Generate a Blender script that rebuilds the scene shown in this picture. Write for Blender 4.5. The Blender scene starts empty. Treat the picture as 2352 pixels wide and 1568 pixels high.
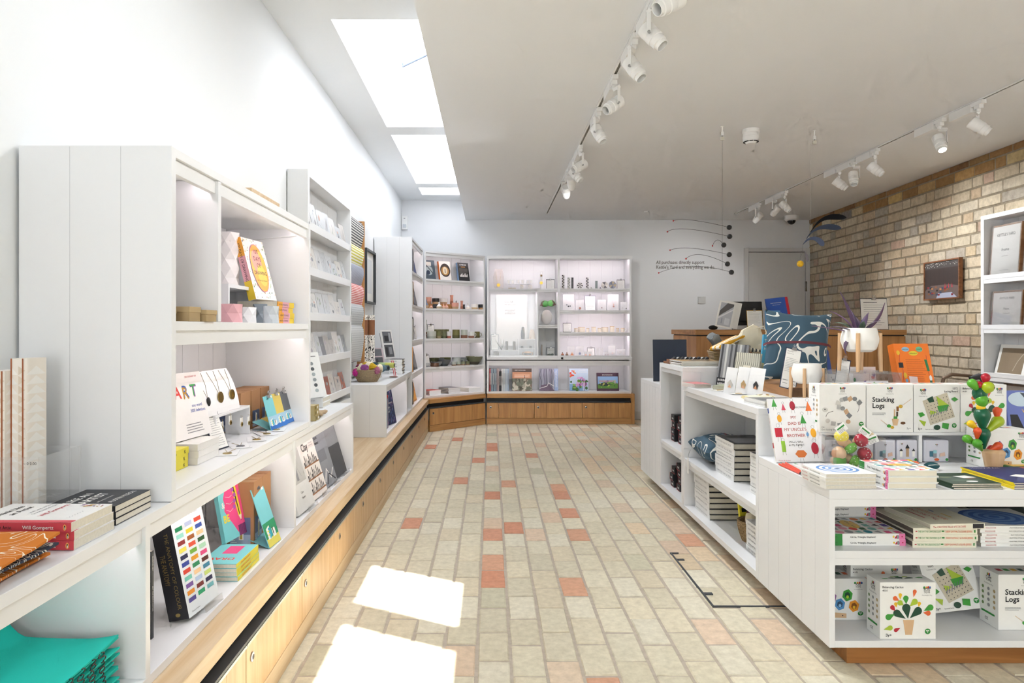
import bpy, math, random
from mathutils import Matrix, Vector
random.seed(7)
C = bpy.context.scene.collection
SC = bpy.context.scene
# ------------------------------------------------------------ camera
F, CX, CY, H = 1568.0, 1128.0, 752.0, 1.12      # focal length in px (24 mm), vanishing point, eye height
cam = bpy.data.cameras.new('camera'); cam.lens = 24; cam.sensor_width = 36
cam.shift_x = (1176-CX)/2352; cam.shift_y = (CY-784)/2352; cam.clip_start = .02
co = bpy.data.objects.new('camera', cam); C.objects.link(co)
co.location = (0, 0, H); co.rotation_euler = (math.pi/2, 0, 0); SC.camera = co
# ------------------------------------------------------------ world, sun, daylight
SC.view_settings.view_transform = 'Standard'; SC.view_settings.look = 'None'
SC.view_settings.gamma = 1; SC.view_settings.use_curve_mapping = False
SC.view_settings.exposure = 0.68
SC.cycles.use_denoising = True
SC.cycles.max_bounces = 7; SC.cycles.diffuse_bounces = 4; SC.cycles.glossy_bounces = 2
SC.cycles.use_adaptive_sampling = True; SC.cycles.adaptive_threshold = .13; SC.cycles.adaptive_min_samples = 12
SC.cycles.transparent_max_bounces = 12; SC.cycles.caustics_reflective = False; SC.cycles.caustics_refractive = False
SC.cycles.sample_clamp_indirect = 6
w = bpy.data.worlds.new('sky'); SC.world = w; w.use_nodes = True
bg = w.node_tree.nodes['Background']; bg.inputs[0].default_value = (.80, .90, 1, 1); bg.inputs[1].default_value = 2.4
def light(kind, name, energy, col, loc, rot=(0, 0, 0), **k):
    l = bpy.data.lights.new(name, kind); l.energy = energy; l.color = col
    for a, b in k.items(): setattr(l, a, b)
    o = bpy.data.objects.new(name, l); o.location = loc; o.rotation_euler = rot; C.objects.link(o); return o
SUN = Vector((.20, 1.25, -2.67)).normalized()
s = light('SUN', 'sun', 15, (1, .97, .92), (0, 0, 6), angle=math.radians(.6))
s.rotation_euler = SUN.to_track_quat('-Z', 'Y').to_euler()
# rear window daylight, plus two unseen fill lamps added at the side walls
light('AREA', 'rear_window_daylight', 46, (.95, .98, 1), (.68, -4.35, 1.15), (math.radians(90), 0, 0), shape='RECTANGLE', size=1.4, size_y=1.9)
light('AREA', 'left_fill_light', 24, (.93, .97, 1), (-1.03, -1.7, 1.4), (0, math.radians(-90), 0), shape='RECTANGLE', size=1.8, size_y=4.0)  # added fill lamp on the left wall
light('AREA', 'right_fill_light', 13, (.96, .985, 1), (3.45, .45, 1.3), (0, math.radians(90), 0), shape='RECTANGLE', size=1.9, size_y=4.2)  # added fill lamp on the right wall, not a shopfront
SKY_PANE = 3.7
# ------------------------------------------------------------ materials
MATS = {}
def lin(c):
    if isinstance(c, str):
        c = c.lstrip('#'); c = [int(c[i:i+2], 16)/255 for i in (0, 2, 4)]
    return [x/12.92 if x <= .04045 else ((x+.055)/1.055)**2.4 for x in c]
def newmat(name):
    m = bpy.data.materials.new(name); m.use_nodes = True
    return m, m.node_tree.nodes, m.node_tree.links, m.node_tree.nodes['Principled BSDF']
def col(c, rough=.55, metal=0, var=.04, scale=30, spec=.5):
    """procedural paint / print / cloth colour with a faint mottled variation"""
    key = (str(c), rough, metal, var, scale, spec)
    if key in MATS: return MATS[key]
    m, N, L, b = newmat('tone_'+str(c).strip('#'))
    r = lin(c)
    n = N.new('ShaderNodeTexNoise'); n.inputs['Scale'].default_value = scale; n.inputs['Detail'].default_value = 2
    tc = N.new('ShaderNodeTexCoord'); L.new(tc.outputs['Object'], n.inputs['Vector'])
    mx = N.new('ShaderNodeMixRGB'); mx.inputs[1].default_value = (*[x*(1-var) for x in r], 1)
    mx.inputs[2].default_value = (*[min(1, x*(1+var)) for x in r], 1)
    L.new(n.outputs[0], mx.inputs[0]); L.new(mx.outputs[0], b.inputs['Base Color'])
    b.inputs['Roughness'].default_value = rough; b.inputs['Metallic'].default_value = metal
    b.inputs['Specular IOR Level'].default_value = spec
    MATS[key] = m; return m
def emit(c, s):
    key = ('e', str(c), s)
    if key in MATS: return MATS[key]
    m, N, L, b = newmat('glow'); b.inputs['Base Color'].default_value = (0, 0, 0, 1)
    b.inputs['Emission Color'].default_value = (*lin(c), 1); b.inputs['Emission Strength'].default_value = s
    MATS[key] = m; return m
def glass(tint='#ffffff', rough=.0, alpha=.88, fres=.5):
    k = ('glass', tint, rough, alpha, fres)
    if k in MATS: return MATS[k]
    m, N, L, b = newmat('clear_sheet')
    t = N.new('ShaderNodeBsdfTransparent'); t.inputs[0].default_value = (*lin(tint), 1)
    g = N.new('ShaderNodeBsdfGlossy'); g.inputs['Roughness'].default_value = max(rough, .02)
    fr = N.new('ShaderNodeFresnel'); fr.inputs[0].default_value = 1.5
    d = N.new('ShaderNodeBsdfDiffuse'); d.inputs[0].default_value = (.9, .9, .9, 1)
    m1 = N.new('ShaderNodeMixShader'); m1.inputs[0].default_value = 1-alpha
    L.new(t.outputs[0], m1.inputs[1]); L.new(d.outputs[0], m1.inputs[2])
    m2 = N.new('ShaderNodeMixShader'); mu = N.new('ShaderNodeMath'); mu.operation = 'MULTIPLY'; mu.inputs[1].default_value = fres; L.new(fr.outputs[0], mu.inputs[0]); L.new(mu.outputs[0], m2.inputs[0]); L.new(m1.outputs[0], m2.inputs[1]); L.new(g.outputs[0], m2.inputs[2])
    L.new(m2.outputs[0], N['Material Output'].inputs[0]); MATS[k] = m; return m
def wood(axis, base='#c39a68', dark='#a67b4a', rough=.45, key=''):
    k = ('wood', axis, base, dark)
    if k in MATS: return MATS[k]
    m, N, L, b = newmat('oak_grain')
    tc = N.new('ShaderNodeTexCoord'); mp = N.new('ShaderNodeMapping')
    sc = [14, 14, 14]; sc['xyz'.index(axis)] = .9; mp.inputs['Scale'].default_value = sc
    L.new(tc.outputs['Object'], mp.inputs[0])
    n = N.new('ShaderNodeTexNoise'); n.inputs['Scale'].default_value = 2.2; n.inputs['Detail'].default_value = 8; n.inputs['Distortion'].default_value = .6
    L.new(mp.outputs[0], n.inputs['Vector'])
    n2 = N.new('ShaderNodeTexNoise'); n2.inputs['Scale'].default_value = 14; n2.inputs['Detail'].default_value = 3; L.new(mp.outputs[0], n2.inputs['Vector'])
    r = N.new('ShaderNodeValToRGB'); e = r.color_ramp.elements
    e[0].position = .32; e[0].color = (*lin(dark), 1); e[1].position = .62; e[1].color = (*lin(base), 1)
    L.new(n.outputs[0], r.inputs[0])
    mx = N.new('ShaderNodeMixRGB'); mx.blend_type = 'MULTIPLY'; mx.inputs[0].default_value = .12
    L.new(r.outputs[0], mx.inputs[1]); L.new(n2.outputs[0], mx.inputs[2]); L.new(mx.outputs[0], b.inputs['Base Color'])
    bp = N.new('ShaderNodeBump'); bp.inputs['Strength'].default_value = .12; bp.inputs['Distance'].default_value = .002
    L.new(n2.outputs[0], bp.inputs['Height']); L.new(bp.outputs[0], b.inputs['Normal'])
    b.inputs['Roughness'].default_value = rough; MATS[k] = m; return m
def plaster(c, key):
    m, N, L, b = newmat(key); r = lin(c)
    tc = N.new('ShaderNodeTexCoord'); n = N.new('ShaderNodeTexNoise'); n.inputs['Scale'].default_value = 1.3; n.inputs['Detail'].default_value = 4
    L.new(tc.outputs['Object'], n.inputs['Vector'])
    mx = N.new('ShaderNodeMixRGB'); mx.inputs[1].default_value = (*[x*.98 for x in r], 1); mx.inputs[2].default_value = (*[min(1, x*1.02) for x in r], 1)
    L.new(n.outputs[0], mx.inputs[0]); L.new(mx.outputs[0], b.inputs['Base Color'])
    n2 = N.new('ShaderNodeTexNoise'); n2.inputs['Scale'].default_value = 240; L.new(tc.outputs['Object'], n2.inputs['Vector'])
    bp = N.new('ShaderNodeBump'); bp.inputs['Strength'].default_value = .05; bp.inputs['Distance'].default_value = .001
    L.new(n2.outputs[0], bp.inputs['Height']); L.new(bp.outputs[0], b.inputs['Normal']); b.inputs['Roughness'].default_value = .7
    return m
def brickmat(key, sc=25, rough=.85, stain=.35, bump=.6):
    """per-brick colour comes from the mesh attribute; grain, blotches and pits on top"""
    m, N, L, b = newmat(key)
    at_ = N.new('ShaderNodeAttribute'); at_.attribute_name = 'tone'
    tc = N.new('ShaderNodeTexCoord'); n = N.new('ShaderNodeTexNoise'); n.inputs['Scale'].default_value = sc; n.inputs['Detail'].default_value = 6
    n.inputs['Roughness'].default_value = .65
    L.new(tc.outputs['Object'], n.inputs['Vector'])
    r = N.new('ShaderNodeValToRGB'); r.color_ramp.elements[0].position = .3; r.color_ramp.elements[0].color = (1-stain, 1-stain*1.05, 1-stain*1.15, 1)
    r.color_ramp.elements[1].position = .68; r.color_ramp.elements[1].color = (1.0, 1.0, 1.0, 1)
    L.new(n.outputs[0], r.inputs[0])
    mx = N.new('ShaderNodeMixRGB'); mx.blend_type = 'MULTIPLY'; mx.inputs[0].default_value = 1
    L.new(at_.outputs['Color'], mx.inputs[1]); L.new(r.outputs[0], mx.inputs[2]); L.new(mx.outputs[0], b.inputs['Base Color'])
    bp = N.new('ShaderNodeBump'); bp.inputs['Strength'].default_value = bump; bp.inputs['Distance'].default_value = .004
    L.new(n.outputs[0], bp.inputs['Height']); L.new(bp.outputs[0], b.inputs['Normal']); b.inputs['Roughness'].default_value = rough
    return m
WHITE = plaster('#e9ebec', 'white_wall'); CEIL = plaster('#ecedee', 'ceiling_paint'); GREYWALL = plaster('#e6e7e9', 'back_wall_paint')
PAINT = col('#e7e8ea', .38, 0, .01, 6); GROOVE = col('#cfd0d3', .6); BLACK = col('#1a1a1c', .5); NAVY = col('#222a3c', .6)
PAPER = col('#f1f0ec', .6); PAGES = col('#d9d3c4', .8, 0, .12, 180); INK = col('#25252a', .6); CHROME = col('#b8b8ba', .25, 1)
BRASS = col('#b39a5e', .3, 1); KRAFT = col('#a97c55', .75, 0, .06); ACR = glass('#ffffff', .02, .96, .3); GREYP = col('#8c8f96', .6)
OAKY = wood('x', '#dcc39f', '#ccab7e'); OAKX = wood('x', '#c9955a', '#a87440'); OAKZ = wood('z', '#d8b68a', '#c8a173'); OAKZB = wood('z', '#c68f55', '#a9743f')
DOAK = wood('x', '#b07a4a', '#8a5a32')
# ------------------------------------------------------------ geometry helpers
TXT = {}
def glyphs(s, bold):
    k = (s, bold)
    if k not in TXT:
        c = bpy.data.curves.new('t', 'FONT'); c.body = s; c.size = 1; c.resolution_u = 2; c.offset = 0 if 'M' in s else .0085*bold
        o = bpy.data.objects.new('t', c); me = bpy.data.meshes.new_from_object(o)
        V = [tuple(v.co) for v in me.vertices]; P = [tuple(p.vertices) for p in me.polygons]
        wd = max([v[0] for v in V], default=0)
        TXT[k] = (V, P, wd); bpy.data.meshes.remove(me); bpy.data.objects.remove(o); bpy.data.curves.remove(c)
    return TXT[k]
def frame(o, x, y):
    x = Vector(x).normalized(); y = Vector(y); y = (y-x*y.dot(x)).normalized(); z = x.cross(y)
    return Matrix(((x[0], y[0], z[0], o[0]), (x[1], y[1], z[1], o[1]), (x[2], y[2], z[2], o[2]), (0, 0, 0, 1)))
class G:
    def __init__(s): s.v = []; s.f = []; s.fm = []; s.m = []; s.sm = []; s.M = Matrix.Identity(4)
    def mi(s, m):
        for i, q in enumerate(s.m):
            if q is m: return i
        s.m.append(m); return len(s.m)-1
    def add(s, V, P, m, smooth=False, M=None):
        T = s.M @ M if M is not None else s.M; b = len(s.v); i = s.mi(m)
        s.v += [T @ Vector(v) for v in V]
        for p in P: s.f.append(tuple(b+k for k in p)); s.fm.append(i); s.sm.append(smooth)
        return s
    def box(s, x0, y0, z0, x1, y1, z1, m, M=None):
        V = [(x0, y0, z0), (x1, y0, z0), (x1, y1, z0), (x0, y1, z0), (x0, y0, z1), (x1, y0, z1), (x1, y1, z1), (x0, y1, z1)]
        return s.add(V, [(0, 3, 2, 1), (4, 5, 6, 7), (0, 1, 5, 4), (1, 2, 6, 5), (2, 3, 7, 6), (3, 0, 4, 7)], m, False, M)
    def prism(s, pts, z0, z1, m, M=None):
        n = len(pts); V = [(*p, z0) for p in pts]+[(*p, z1) for p in pts]
        return s.add(V, [tuple(range(n))[::-1], tuple(range(n, 2*n))]+[(i, (i+1) % n, n+(i+1) % n, n+i) for i in range(n)], m, False, M)
    def lathe(s, prof, m, M=None, n=24, sq=0):
        V = []; P = []
        for r, z in prof:
            for k in range(n):
                a = 2*math.pi*k/n; V.append((r*math.cos(a), r*math.sin(a), z))
        for j in range(len(prof)-1):
            for k in range(n): P.append((j*n+k, j*n+(k+1) % n, (j+1)*n+(k+1) % n, (j+1)*n+k))
        if prof[0][0] > 1e-6: P.append(tuple(range(n))[::-1])
        if prof[-1][0] > 1e-6: P.append(tuple((len(prof)-1)*n+k for k in range(n)))
        return s.add(V, P, m, True, M)
    def cyl(s, p, q, r, m, n=12, r2=None):
        p = Vector(p); q = Vector(q); d = q-p; M = Matrix.Translation(p) @ d.to_track_quat('Z', 'Y').to_matrix().to_4x4()
        r2 = r if r2 is None else r2
        return s.lathe([(r, 0), (r2, d.length)], m, M, n)
    def ball(s, p, r, m, n=16, sc=(1, 1, 1), M=None):
        pr = [(max(r*math.sin(math.pi*i/n*1.0), 1e-7), -r*math.cos(math.pi*i/n)) for i in range(n+1)]
        T = Matrix.Translation(Vector(p)) @ (M or Matrix.Identity(4)) @ Matrix.Diagonal((*sc, 1))
        return s.lathe(pr, m, T, n+4)
    def tube(s, pts, r, m, n=8):
        pts = [Vector(p) for p in pts]; rs = r if isinstance(r, (list, tuple)) else [r]*len(pts); V = []; P = []; up = None
        for i, p in enumerate(pts):
            d = (pts[min(i+1, len(pts)-1)]-pts[max(i-1, 0)]).normalized()
            if up is None: up = Vector((0, 0, 1)) if abs(d.z) < .9 else Vector((1, 0, 0))
            x = up.cross(d); x = x.normalized() if x.length > 1e-6 else Vector((1, 0, 0)); y = d.cross(x).normalized(); up = y
            for k in range(n):
                a = 2*math.pi*k/n; V.append(p+x*math.cos(a)*rs[i]+y*math.sin(a)*rs[i])
        for j in range(len(pts)-1):
            for k in range(n): P.append((j*n+k, j*n+(k+1) % n, (j+1)*n+(k+1) % n, (j+1)*n+k))
        P.append(tuple(range(n))[::-1]); P.append(tuple((len(pts)-1)*n+k for k in range(n)))
        return s.add(V, P, m, True)
    def text(s, t, x, y, size, m, M=None, z=.0006, al='l', bold=0, fit=None, rot=0):
        V, P, wd = glyphs(t, bold); k = size
        if fit and wd*k > fit: k = fit/wd
        ox = {'l': 0, 'c': -wd*k/2, 'r': -wd*k}[al]
        T = (M or Matrix.Identity(4)) @ Matrix.Translation((x, y, z)) @ Matrix.Rotation(math.radians(rot), 4, 'Z')
        return s.add([(v[0]*k+ox, v[1]*size, 0) for v in V], P, m, False, T)
    def art(s, D, W, Hh, M=None, z=.0004):
        """flat print: a list of shapes in 0..1 cover coordinates"""
        for i, d in enumerate(D):
            k = d[0]; zz = z+i*.00002
            if k == 'r': s.add([(d[1]*W, d[2]*Hh, zz), ((d[1]+d[3])*W, d[2]*Hh, zz), ((d[1]+d[3])*W, (d[2]+d[4])*Hh, zz), (d[1]*W, (d[2]+d[4])*Hh, zz)], [(0, 1, 2, 3)], d[5], False, M)
            elif k == 'c':
                n = d[6] if len(d) > 6 else 20
                s.add([(d[1]*W+d[3]*W*math.cos(2*math.pi*j/n), d[2]*Hh+d[4]*Hh*math.sin(2*math.pi*j/n), zz) for j in range(n)], [tuple(range(n))], d[5], False, M)
            elif k == 'p': s.add([(a*W, b*Hh, zz) for a, b in d[1]], [tuple(range(len(d[1])))], d[2], False, M)
            elif k == 'l':
                pts = [Vector((a*W, b*Hh, 0)) for a, b in d[1]]; wd = d[2]/2
                V = []; n = len(pts)
                for j, p in enumerate(pts):
                    t = (pts[min(j+1, n-1)]-pts[max(j-1, 0)]).normalized(); q = Vector((-t.y, t.x, 0))*wd
                    V += [(p.x+q.x, p.y+q.y, zz), (p.x-q.x, p.y-q.y, zz)]
                s.add(V, [(2*j, 2*j+1, 2*j+3, 2*j+2) for j in range(n-1)], d[3], False, M)
            elif k == 't':
                o = d[6] if len(d) > 6 else {}
                s.text(d[4], d[1]*W, d[2]*Hh, d[3]*Hh, d[5], M, zz, o.get('al', 'l'), o.get('b', 0), o.get('fit', 0)*W or None, o.get('rot', 0))
        return s
    def build(s, name, parent=None, loc=None, rot=None, bevel=0, mat=None, seg=2):
        me = bpy.data.meshes.new(name); off = Vector(loc) if loc is not None else Vector((0, 0, 0))
        me.from_pydata([tuple(v) for v in s.v], [], s.f)
        for m in s.m: me.materials.append(m)
        me.polygons.foreach_set('material_index', s.fm); me.polygons.foreach_set('use_smooth', s.sm); me.update()
        if any(s.sm): me.set_sharp_from_angle(angle=math.radians(38))
        o = bpy.data.objects.new(name, me); C.objects.link(o)
        if parent is not None: o.parent = parent
        if loc is not None: o.location = loc
        if rot is not None: o.rotation_euler = (0, 0, rot)
        if mat is not None: o.matrix_local = mat
        if bevel:
            b = o.modifiers.new('bevel', 'BEVEL'); b.width = bevel; b.segments = seg; b.limit_method = 'ANGLE'
        return o
def tag(o, label, cat=None, group=None, kind=None):
    if label: o['label'] = label
    if cat: o['category'] = cat
    if group: o['group'] = group
    if kind: o['kind'] = kind
    return o
def empty(name, loc, rot=0, label=None, cat=None, group=None):
    o = bpy.data.objects.new(name, None); C.objects.link(o); o.location = loc; o.rotation_euler = (0, 0, rot)
    o.empty_display_size = .05
    return tag(o, label, cat, group)
def dup(o, mat=None, label=None, parent=None, top=True):
    c = o.copy(); C.objects.link(c); c.parent = parent
    if top and mat is not None: c.matrix_basis = mat
    if label: c['label'] = label
    for ch in list(o.children):
        dup(ch, parent=c, top=False)
    return c
def struct(o): o['kind'] = 'structure'; return o
def at(px, py, Y): return Vector(((px-CX)*Y/F, Y, H-(py-CY)*Y/F))           # a point at depth Y
def onz(px, py, z): Y = (H-z)*F/(py-CY); return Vector(((px-CX)*Y/F, Y, z))   # a point on the level surface z
def T(*a): return Matrix.Translation(a if len(a) > 1 else a[0])
def R(a, ax='Z'): return Matrix.Rotation(math.radians(a), 4, ax)
# ============================================================ the room
XL, XR, YB, ZC, ZU = -1.09, 3.505, 8.32, 2.43, 2.67
def brickmesh(name, cells, M, mat, mortar, extra):
    """cells: (u0, v0, u1, v1, rgb, jitter) laid as real bevelled bricks over a mortar bed"""
    V = []; P = []; Cc = []
    def q(v): V.append(tuple(M @ Vector(v)))
    for (u0, v0, u1, v1, c, h) in cells:
        b = len(V); e = .004; j = lambda: random.uniform(-.0018, .0018)
        for (a, d) in ((u0+j(), v0+j()), (u1+j(), v0+j()), (u1+j(), v1+j()), (u0+j(), v1+j())): q((a, d, -.004))
        hs = [h+random.uniform(-.0008, .0008) for _ in range(4)]
        for i, (a, d) in enumerate(((u0+e, v0+e), (u1-e, v0+e), (u1-e, v1-e), (u0+e, v1-e))): q((a+j(), d+j(), hs[i]))
        for p in ((4, 5, 6, 7), (0, 1, 5, 4), (1, 2, 6, 5), (2, 3, 7, 6), (3, 0, 4, 7)): P.append(tuple(b+k for k in p)); Cc.append(c)
    for quad in extra:
        b = len(V)
        for v in quad: q(v)
        P.append((b, b+1, b+2, b+3)); Cc.append(mortar)
    me = bpy.data.meshes.new(name); me.from_pydata(V, [], P); me.materials.append(mat)
    ca = me.color_attributes.new('tone', 'FLOAT_COLOR', 'CORNER')
    k = 0
    for p, c in zip(me.polygons, Cc):
        for _ in p.vertices: ca.data[k].color = (*c, 1); k += 1
    o = bpy.data.objects.new(name, me); C.objects.link(o); return struct(o)
# --- floor: pale gault brick paviours running away from the camera
REDS = [(937,1198),(1129,1223),(1179,1207),(1129,1287),(1129,1326),(1311,1171),(1328,1221),(1319,1341),(1386,1560),(1047,1006),(983,1024),(1130,1020),
        (1130,1033),(1098,1053),(1223,1041),(1055,1099),(1168,1107),(1130,1132),(1284,1113),(1290,1132),(1589,1233)]
PINKS = [(1129,1197),(1231,1222),(1268,1183),(1071,1512),(1297,1536),(1130,1071),(1248,1025),(1185,1000),(1238,1000),(1408,1012),(1425,1024),(1451,997),(1546,1251),(1646,1453),(1790,1440),(1306,1170),(1400,1112),(1530,1190),(1560,1210),(1430,1175),(1500,1165)]
PU, PV, U0 = .1157, .2165, -.049
def cellof(px, py):
    p = onz(px, py, 0); i = math.floor((p.x-U0)/PU); ph = 2.294 if i % 2 == 0 else 2.415
    return i, math.floor((p.y-ph)/PV)
reds = {cellof(*p) for p in REDS}; pinks = {cellof(*p) for p in PINKS}
cells = []
for i in range(-6, 34):
    for j in range(-18, 28):
        ph = 2.294 if i % 2 == 0 else 2.415
        u0, v0 = U0+i*PU, ph+j*PV+random.uniform(-.004, .004)
        if v0 > 8.3: continue
        if (i, j) in reds: c = lin(random.choice(['#c58f74', '#c2886c', '#c99a7e']))
        elif (i, j) in pinks: c = lin(random.choice(['#cba287', '#c9a78c', '#c79c7c']))
        else:
            c = lin(random.choice(['#cac1a8', '#c6bda3', '#d0c9b2', '#c3ba9f', '#cdc2a7', '#c9ba9d', '#d2cdbb', '#bfb8a0']))
            if i > 6 and random.random() < .25: c = lin(random.choice(['#cfab80', '#cba97e', '#d2b088']))
            if random.random() < .03: c = lin('#a9a88c')
        m_ = lin('#cdc6b2'); c = [a*.45+b*.55 for a, b in zip(c, m_)] if (i, j) not in reds else c; k = random.uniform(.95, 1.06)*1.27; c = [x*k for x in c]
        cells.append((u0+.0052+random.uniform(-.001, .001), v0+.0050, u0+PU-.0052+random.uniform(-.001, .001), v0+PV-.0050, c, random.uniform(-.001, .001)))
brickmesh('floor', cells, Matrix.Identity(4), brickmat('paviour_brick', 34, .72, .22, .7), lin('#c2b6a6'), [((-1.2, -4.5, -.0035), (4.0, -4.5, -.0035), (4.0, 8.4, -.0035), (-1.2, 8.4, -.0035))])
# --- right wall: old gault bricks, stretchers and headers
cells = []; random.seed(11)
for r in range(28):
    u = -4.5-random.random()*.2; k = r % 2
    while u < 8.32:
        L_ = (.245 if random.random() < .7 else .125)*random.uniform(.93, 1.05)
        v0 = r*.088; x = random.random(); top = r > 25
        if x < .05: c = lin(random.choice(['#a86a4a', '#b07a5c', '#9c6146']))
        elif x < .17: c = lin(random.choice(['#8f8a7c', '#85807a', '#99907f']))
        elif x < .38: c = lin(random.choice(['#b9996a', '#b8935f', '#c0a26c']))
        else: c = lin(random.choice(['#c9b896', '#c4b08c', '#cdbf9f', '#c0ac86', '#d0c4ab', '#bfa97d']))
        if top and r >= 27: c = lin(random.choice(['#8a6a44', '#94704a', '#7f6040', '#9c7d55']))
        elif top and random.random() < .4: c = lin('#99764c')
        if r < 13 and random.random() < .5: c = [a*.42+b*.58 for a, b in zip(c, lin('#d2cabb'))]
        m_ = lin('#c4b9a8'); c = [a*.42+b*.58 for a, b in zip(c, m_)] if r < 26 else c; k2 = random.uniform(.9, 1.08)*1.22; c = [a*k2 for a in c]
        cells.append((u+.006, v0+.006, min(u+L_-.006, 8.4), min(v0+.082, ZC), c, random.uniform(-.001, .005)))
        u += L_
WM = frame((XR, 0, 0), (.045, 1, 0), (0, 0, 1)) @ Matrix.Diagonal((1, 1, -1, 1))
brickmesh('wall_right', cells, WM, brickmat('gault_brick', 26, .9, .34, 1.0), lin('#9c907c'), [((-4.5, 0, -.003), (8.4, 0, -.003), (8.4, ZC+.05, -.003), (-4.5, ZC+.05, -.003))])
g = G(); g.box(XL-.1, -4.5, 0, XL, 8.42, 2.8, WHITE); struct(g.build('wall_left'))
g = G(); g.box(XL-.1, YB, 0, 4.2, YB+.1, 2.8, GREYWALL); struct(g.build('wall_back'))
g = G(); g.box(-.31, -4.5, ZC, 4.3, YB, ZC+.5, CEIL); struct(g.build('ceiling'))
# --- raised ceiling strip with rooflights
WIN = [(3.437, 5.28), (5.5, 7.36), (7.57, 7.97)]
# two unseen openings added and skewed to cast the floor's sun patches (corners x, y on the ceiling plane)
dx, dy = .20, 1.25
A = [(-.755, 2.779-dy), (-.312, 2.541-dy), (-.312, 2.976-dy), (-.755, 3.21-dy)]
B = [(-.755, 1.75-dy), (-.312, 1.52-dy), (-.312, 2.35-dy), (-.755, 2.571-dy)]
g = G(); up = []
g.box(XL, -4.5, ZU, -.806, YB, ZU+.02, WHITE)
prev = 2.3
for a, b in WIN: g.box(-.806, prev, ZU, -.312, a, ZU+.02, WHITE); prev = b
g.box(-.806, prev, ZU, -.312, YB, ZU+.02, WHITE)
g.box(-.806, 0, ZU, -.755, 2.3, ZU+.02, WHITE); g.box(-.806, -4.5, ZU, -.312, 0, ZU+.02, WHITE)
for quad in ([(-.755, 0), (-.312, 0), B[1], B[0]], [B[3], B[2], A[1], A[0]], [A[3], A[2], (-.312, 2.3), (-.755, 2.3)]):
    g.prism(quad, ZU, ZU+.02, WHITE)
struct(g.build('ceiling'))
for i, (a, b) in enumerate(WIN):
    g = G(); g.box(-.806, a, ZU+.012, -.312, b, ZU+.016, emit('#f4f8ff', SKY_PANE)); o = struct(g.build('window_%d' % (i+1)))
g = G(); p = at(925, 153, 4.0); q = at(982, 126, 3.85)
g.tube([p+Vector((0, 0, .02)), p, q, q+Vector((0, 0, .02))], .006, col('#8f9cb4', .4))
tag(g.build('rooflight_opener_bar'), 'slim grey-blue opener bar across the nearest rooflight', 'window bar')
# --- rear wall with a shop window (behind the camera)
g = G(); g.box(XL, -4.6, 0, 4.2, -4.5, .2, WHITE); g.box(XL, -4.6, 2.1, 4.2, -4.5, 2.8, WHITE)
for a, b in ((XL, -.02), (1.38, 1.5), (1.62, 4.2)): g.box(a, -4.6, .2, b, -4.5, 2.1, WHITE)
struct(g.build('wall_rear'))
g = G(); g.box(-2, -8, -.05, 6, -7.8, 1.75, col('#c9bda6', .9, 0, .2, 12)); struct(g.build('wall_garden'))
g = G(); g.box(-8, -12, -.08, 10, -4.5, -.05, col('#a8a494', .9)); struct(g.build('ground'))
random.seed(3); g = G()
for _ in range(260):
    g.ball((random.uniform(-2, 6), random.uniform(-8.9, -8.3), random.uniform(1.5, 2.15)), random.uniform(.07, .16), col(random.choice(['#4d7a35', '#5f8f42', '#3f6a2e']), .8), 6)
tag(g.build('hedge'), 'green hedge above the pale garden wall outside the window', 'hedge', kind='stuff')
# --- baseboard and door in the back wall
g = G(); g.box(1.68, YB-.018, .005, 3.06, YB, .10, col('#d9d8d6', .5)); struct(g.build('baseboard_back'))
DW = col('#d3d2d1', .5)
g = G(); zt = H-(570-CY)*YB/F; x0, x1 = (1708-CX)*YB/F, (1858-CX)*YB/F; zl = zt-.045
g.box(x0, YB-.03, 0, x0+.05, YB, zt, DW); g.box(x1-.05, YB-.03, 0, x1, YB, zt, DW); g.box(x0+.05, YB-.03, zl, x1-.05, YB, zt, DW)
d = struct(g.build('door_1', bevel=.002))
g = G(); g.box(x0+.055, YB-.02, .01, x1-.055, YB-.004, zl-.008, DW); g.build('door_leaf', d, bevel=.002)
g = G(); g.box(x0+.05, YB-.006, .005, x1-.05, YB-.002, zl, BLACK); g.build('door_gap', d)
for zz in (1.62, .3):
    g = G(); g.box(x1-.06, YB-.036, zz-.06, x1-.04, YB-.018, zz+.06, CHROME); g.build('hinge', d)
# rear window frame, plus made-up frames round the two fill lamps (all unseen)
def wframe(n, M, w, h):
    g = G()
    for a in (-w/2, -w/6, w/6, w/2): g.box(a-.03, -h/2, -.03, a+.03, h/2, .03, PAINT, M)
    for b in (-h/2, h/2): g.box(-w/2, b-.03, -.03, w/2, b+.03, .03, PAINT, M)
    struct(g.build('window_%d' % n))
wframe(4, frame((.68, -4.45, 1.15), (1, 0, 0), (0, 0, 1)), 1.4, 1.9)
wframe(5, frame((XL+.005, -1.7, 1.4), (0, 1, 0), (0, 0, 1)), 4.0, 1.8)  # added frame dressing the left fill lamp, no opening behind it
wframe(6, frame((3.66, .45, 1.3), (0, 1, 0), (0, 0, 1)), 4.2, 1.9)  # made-up frame round the right-hand fill lamp
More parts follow.
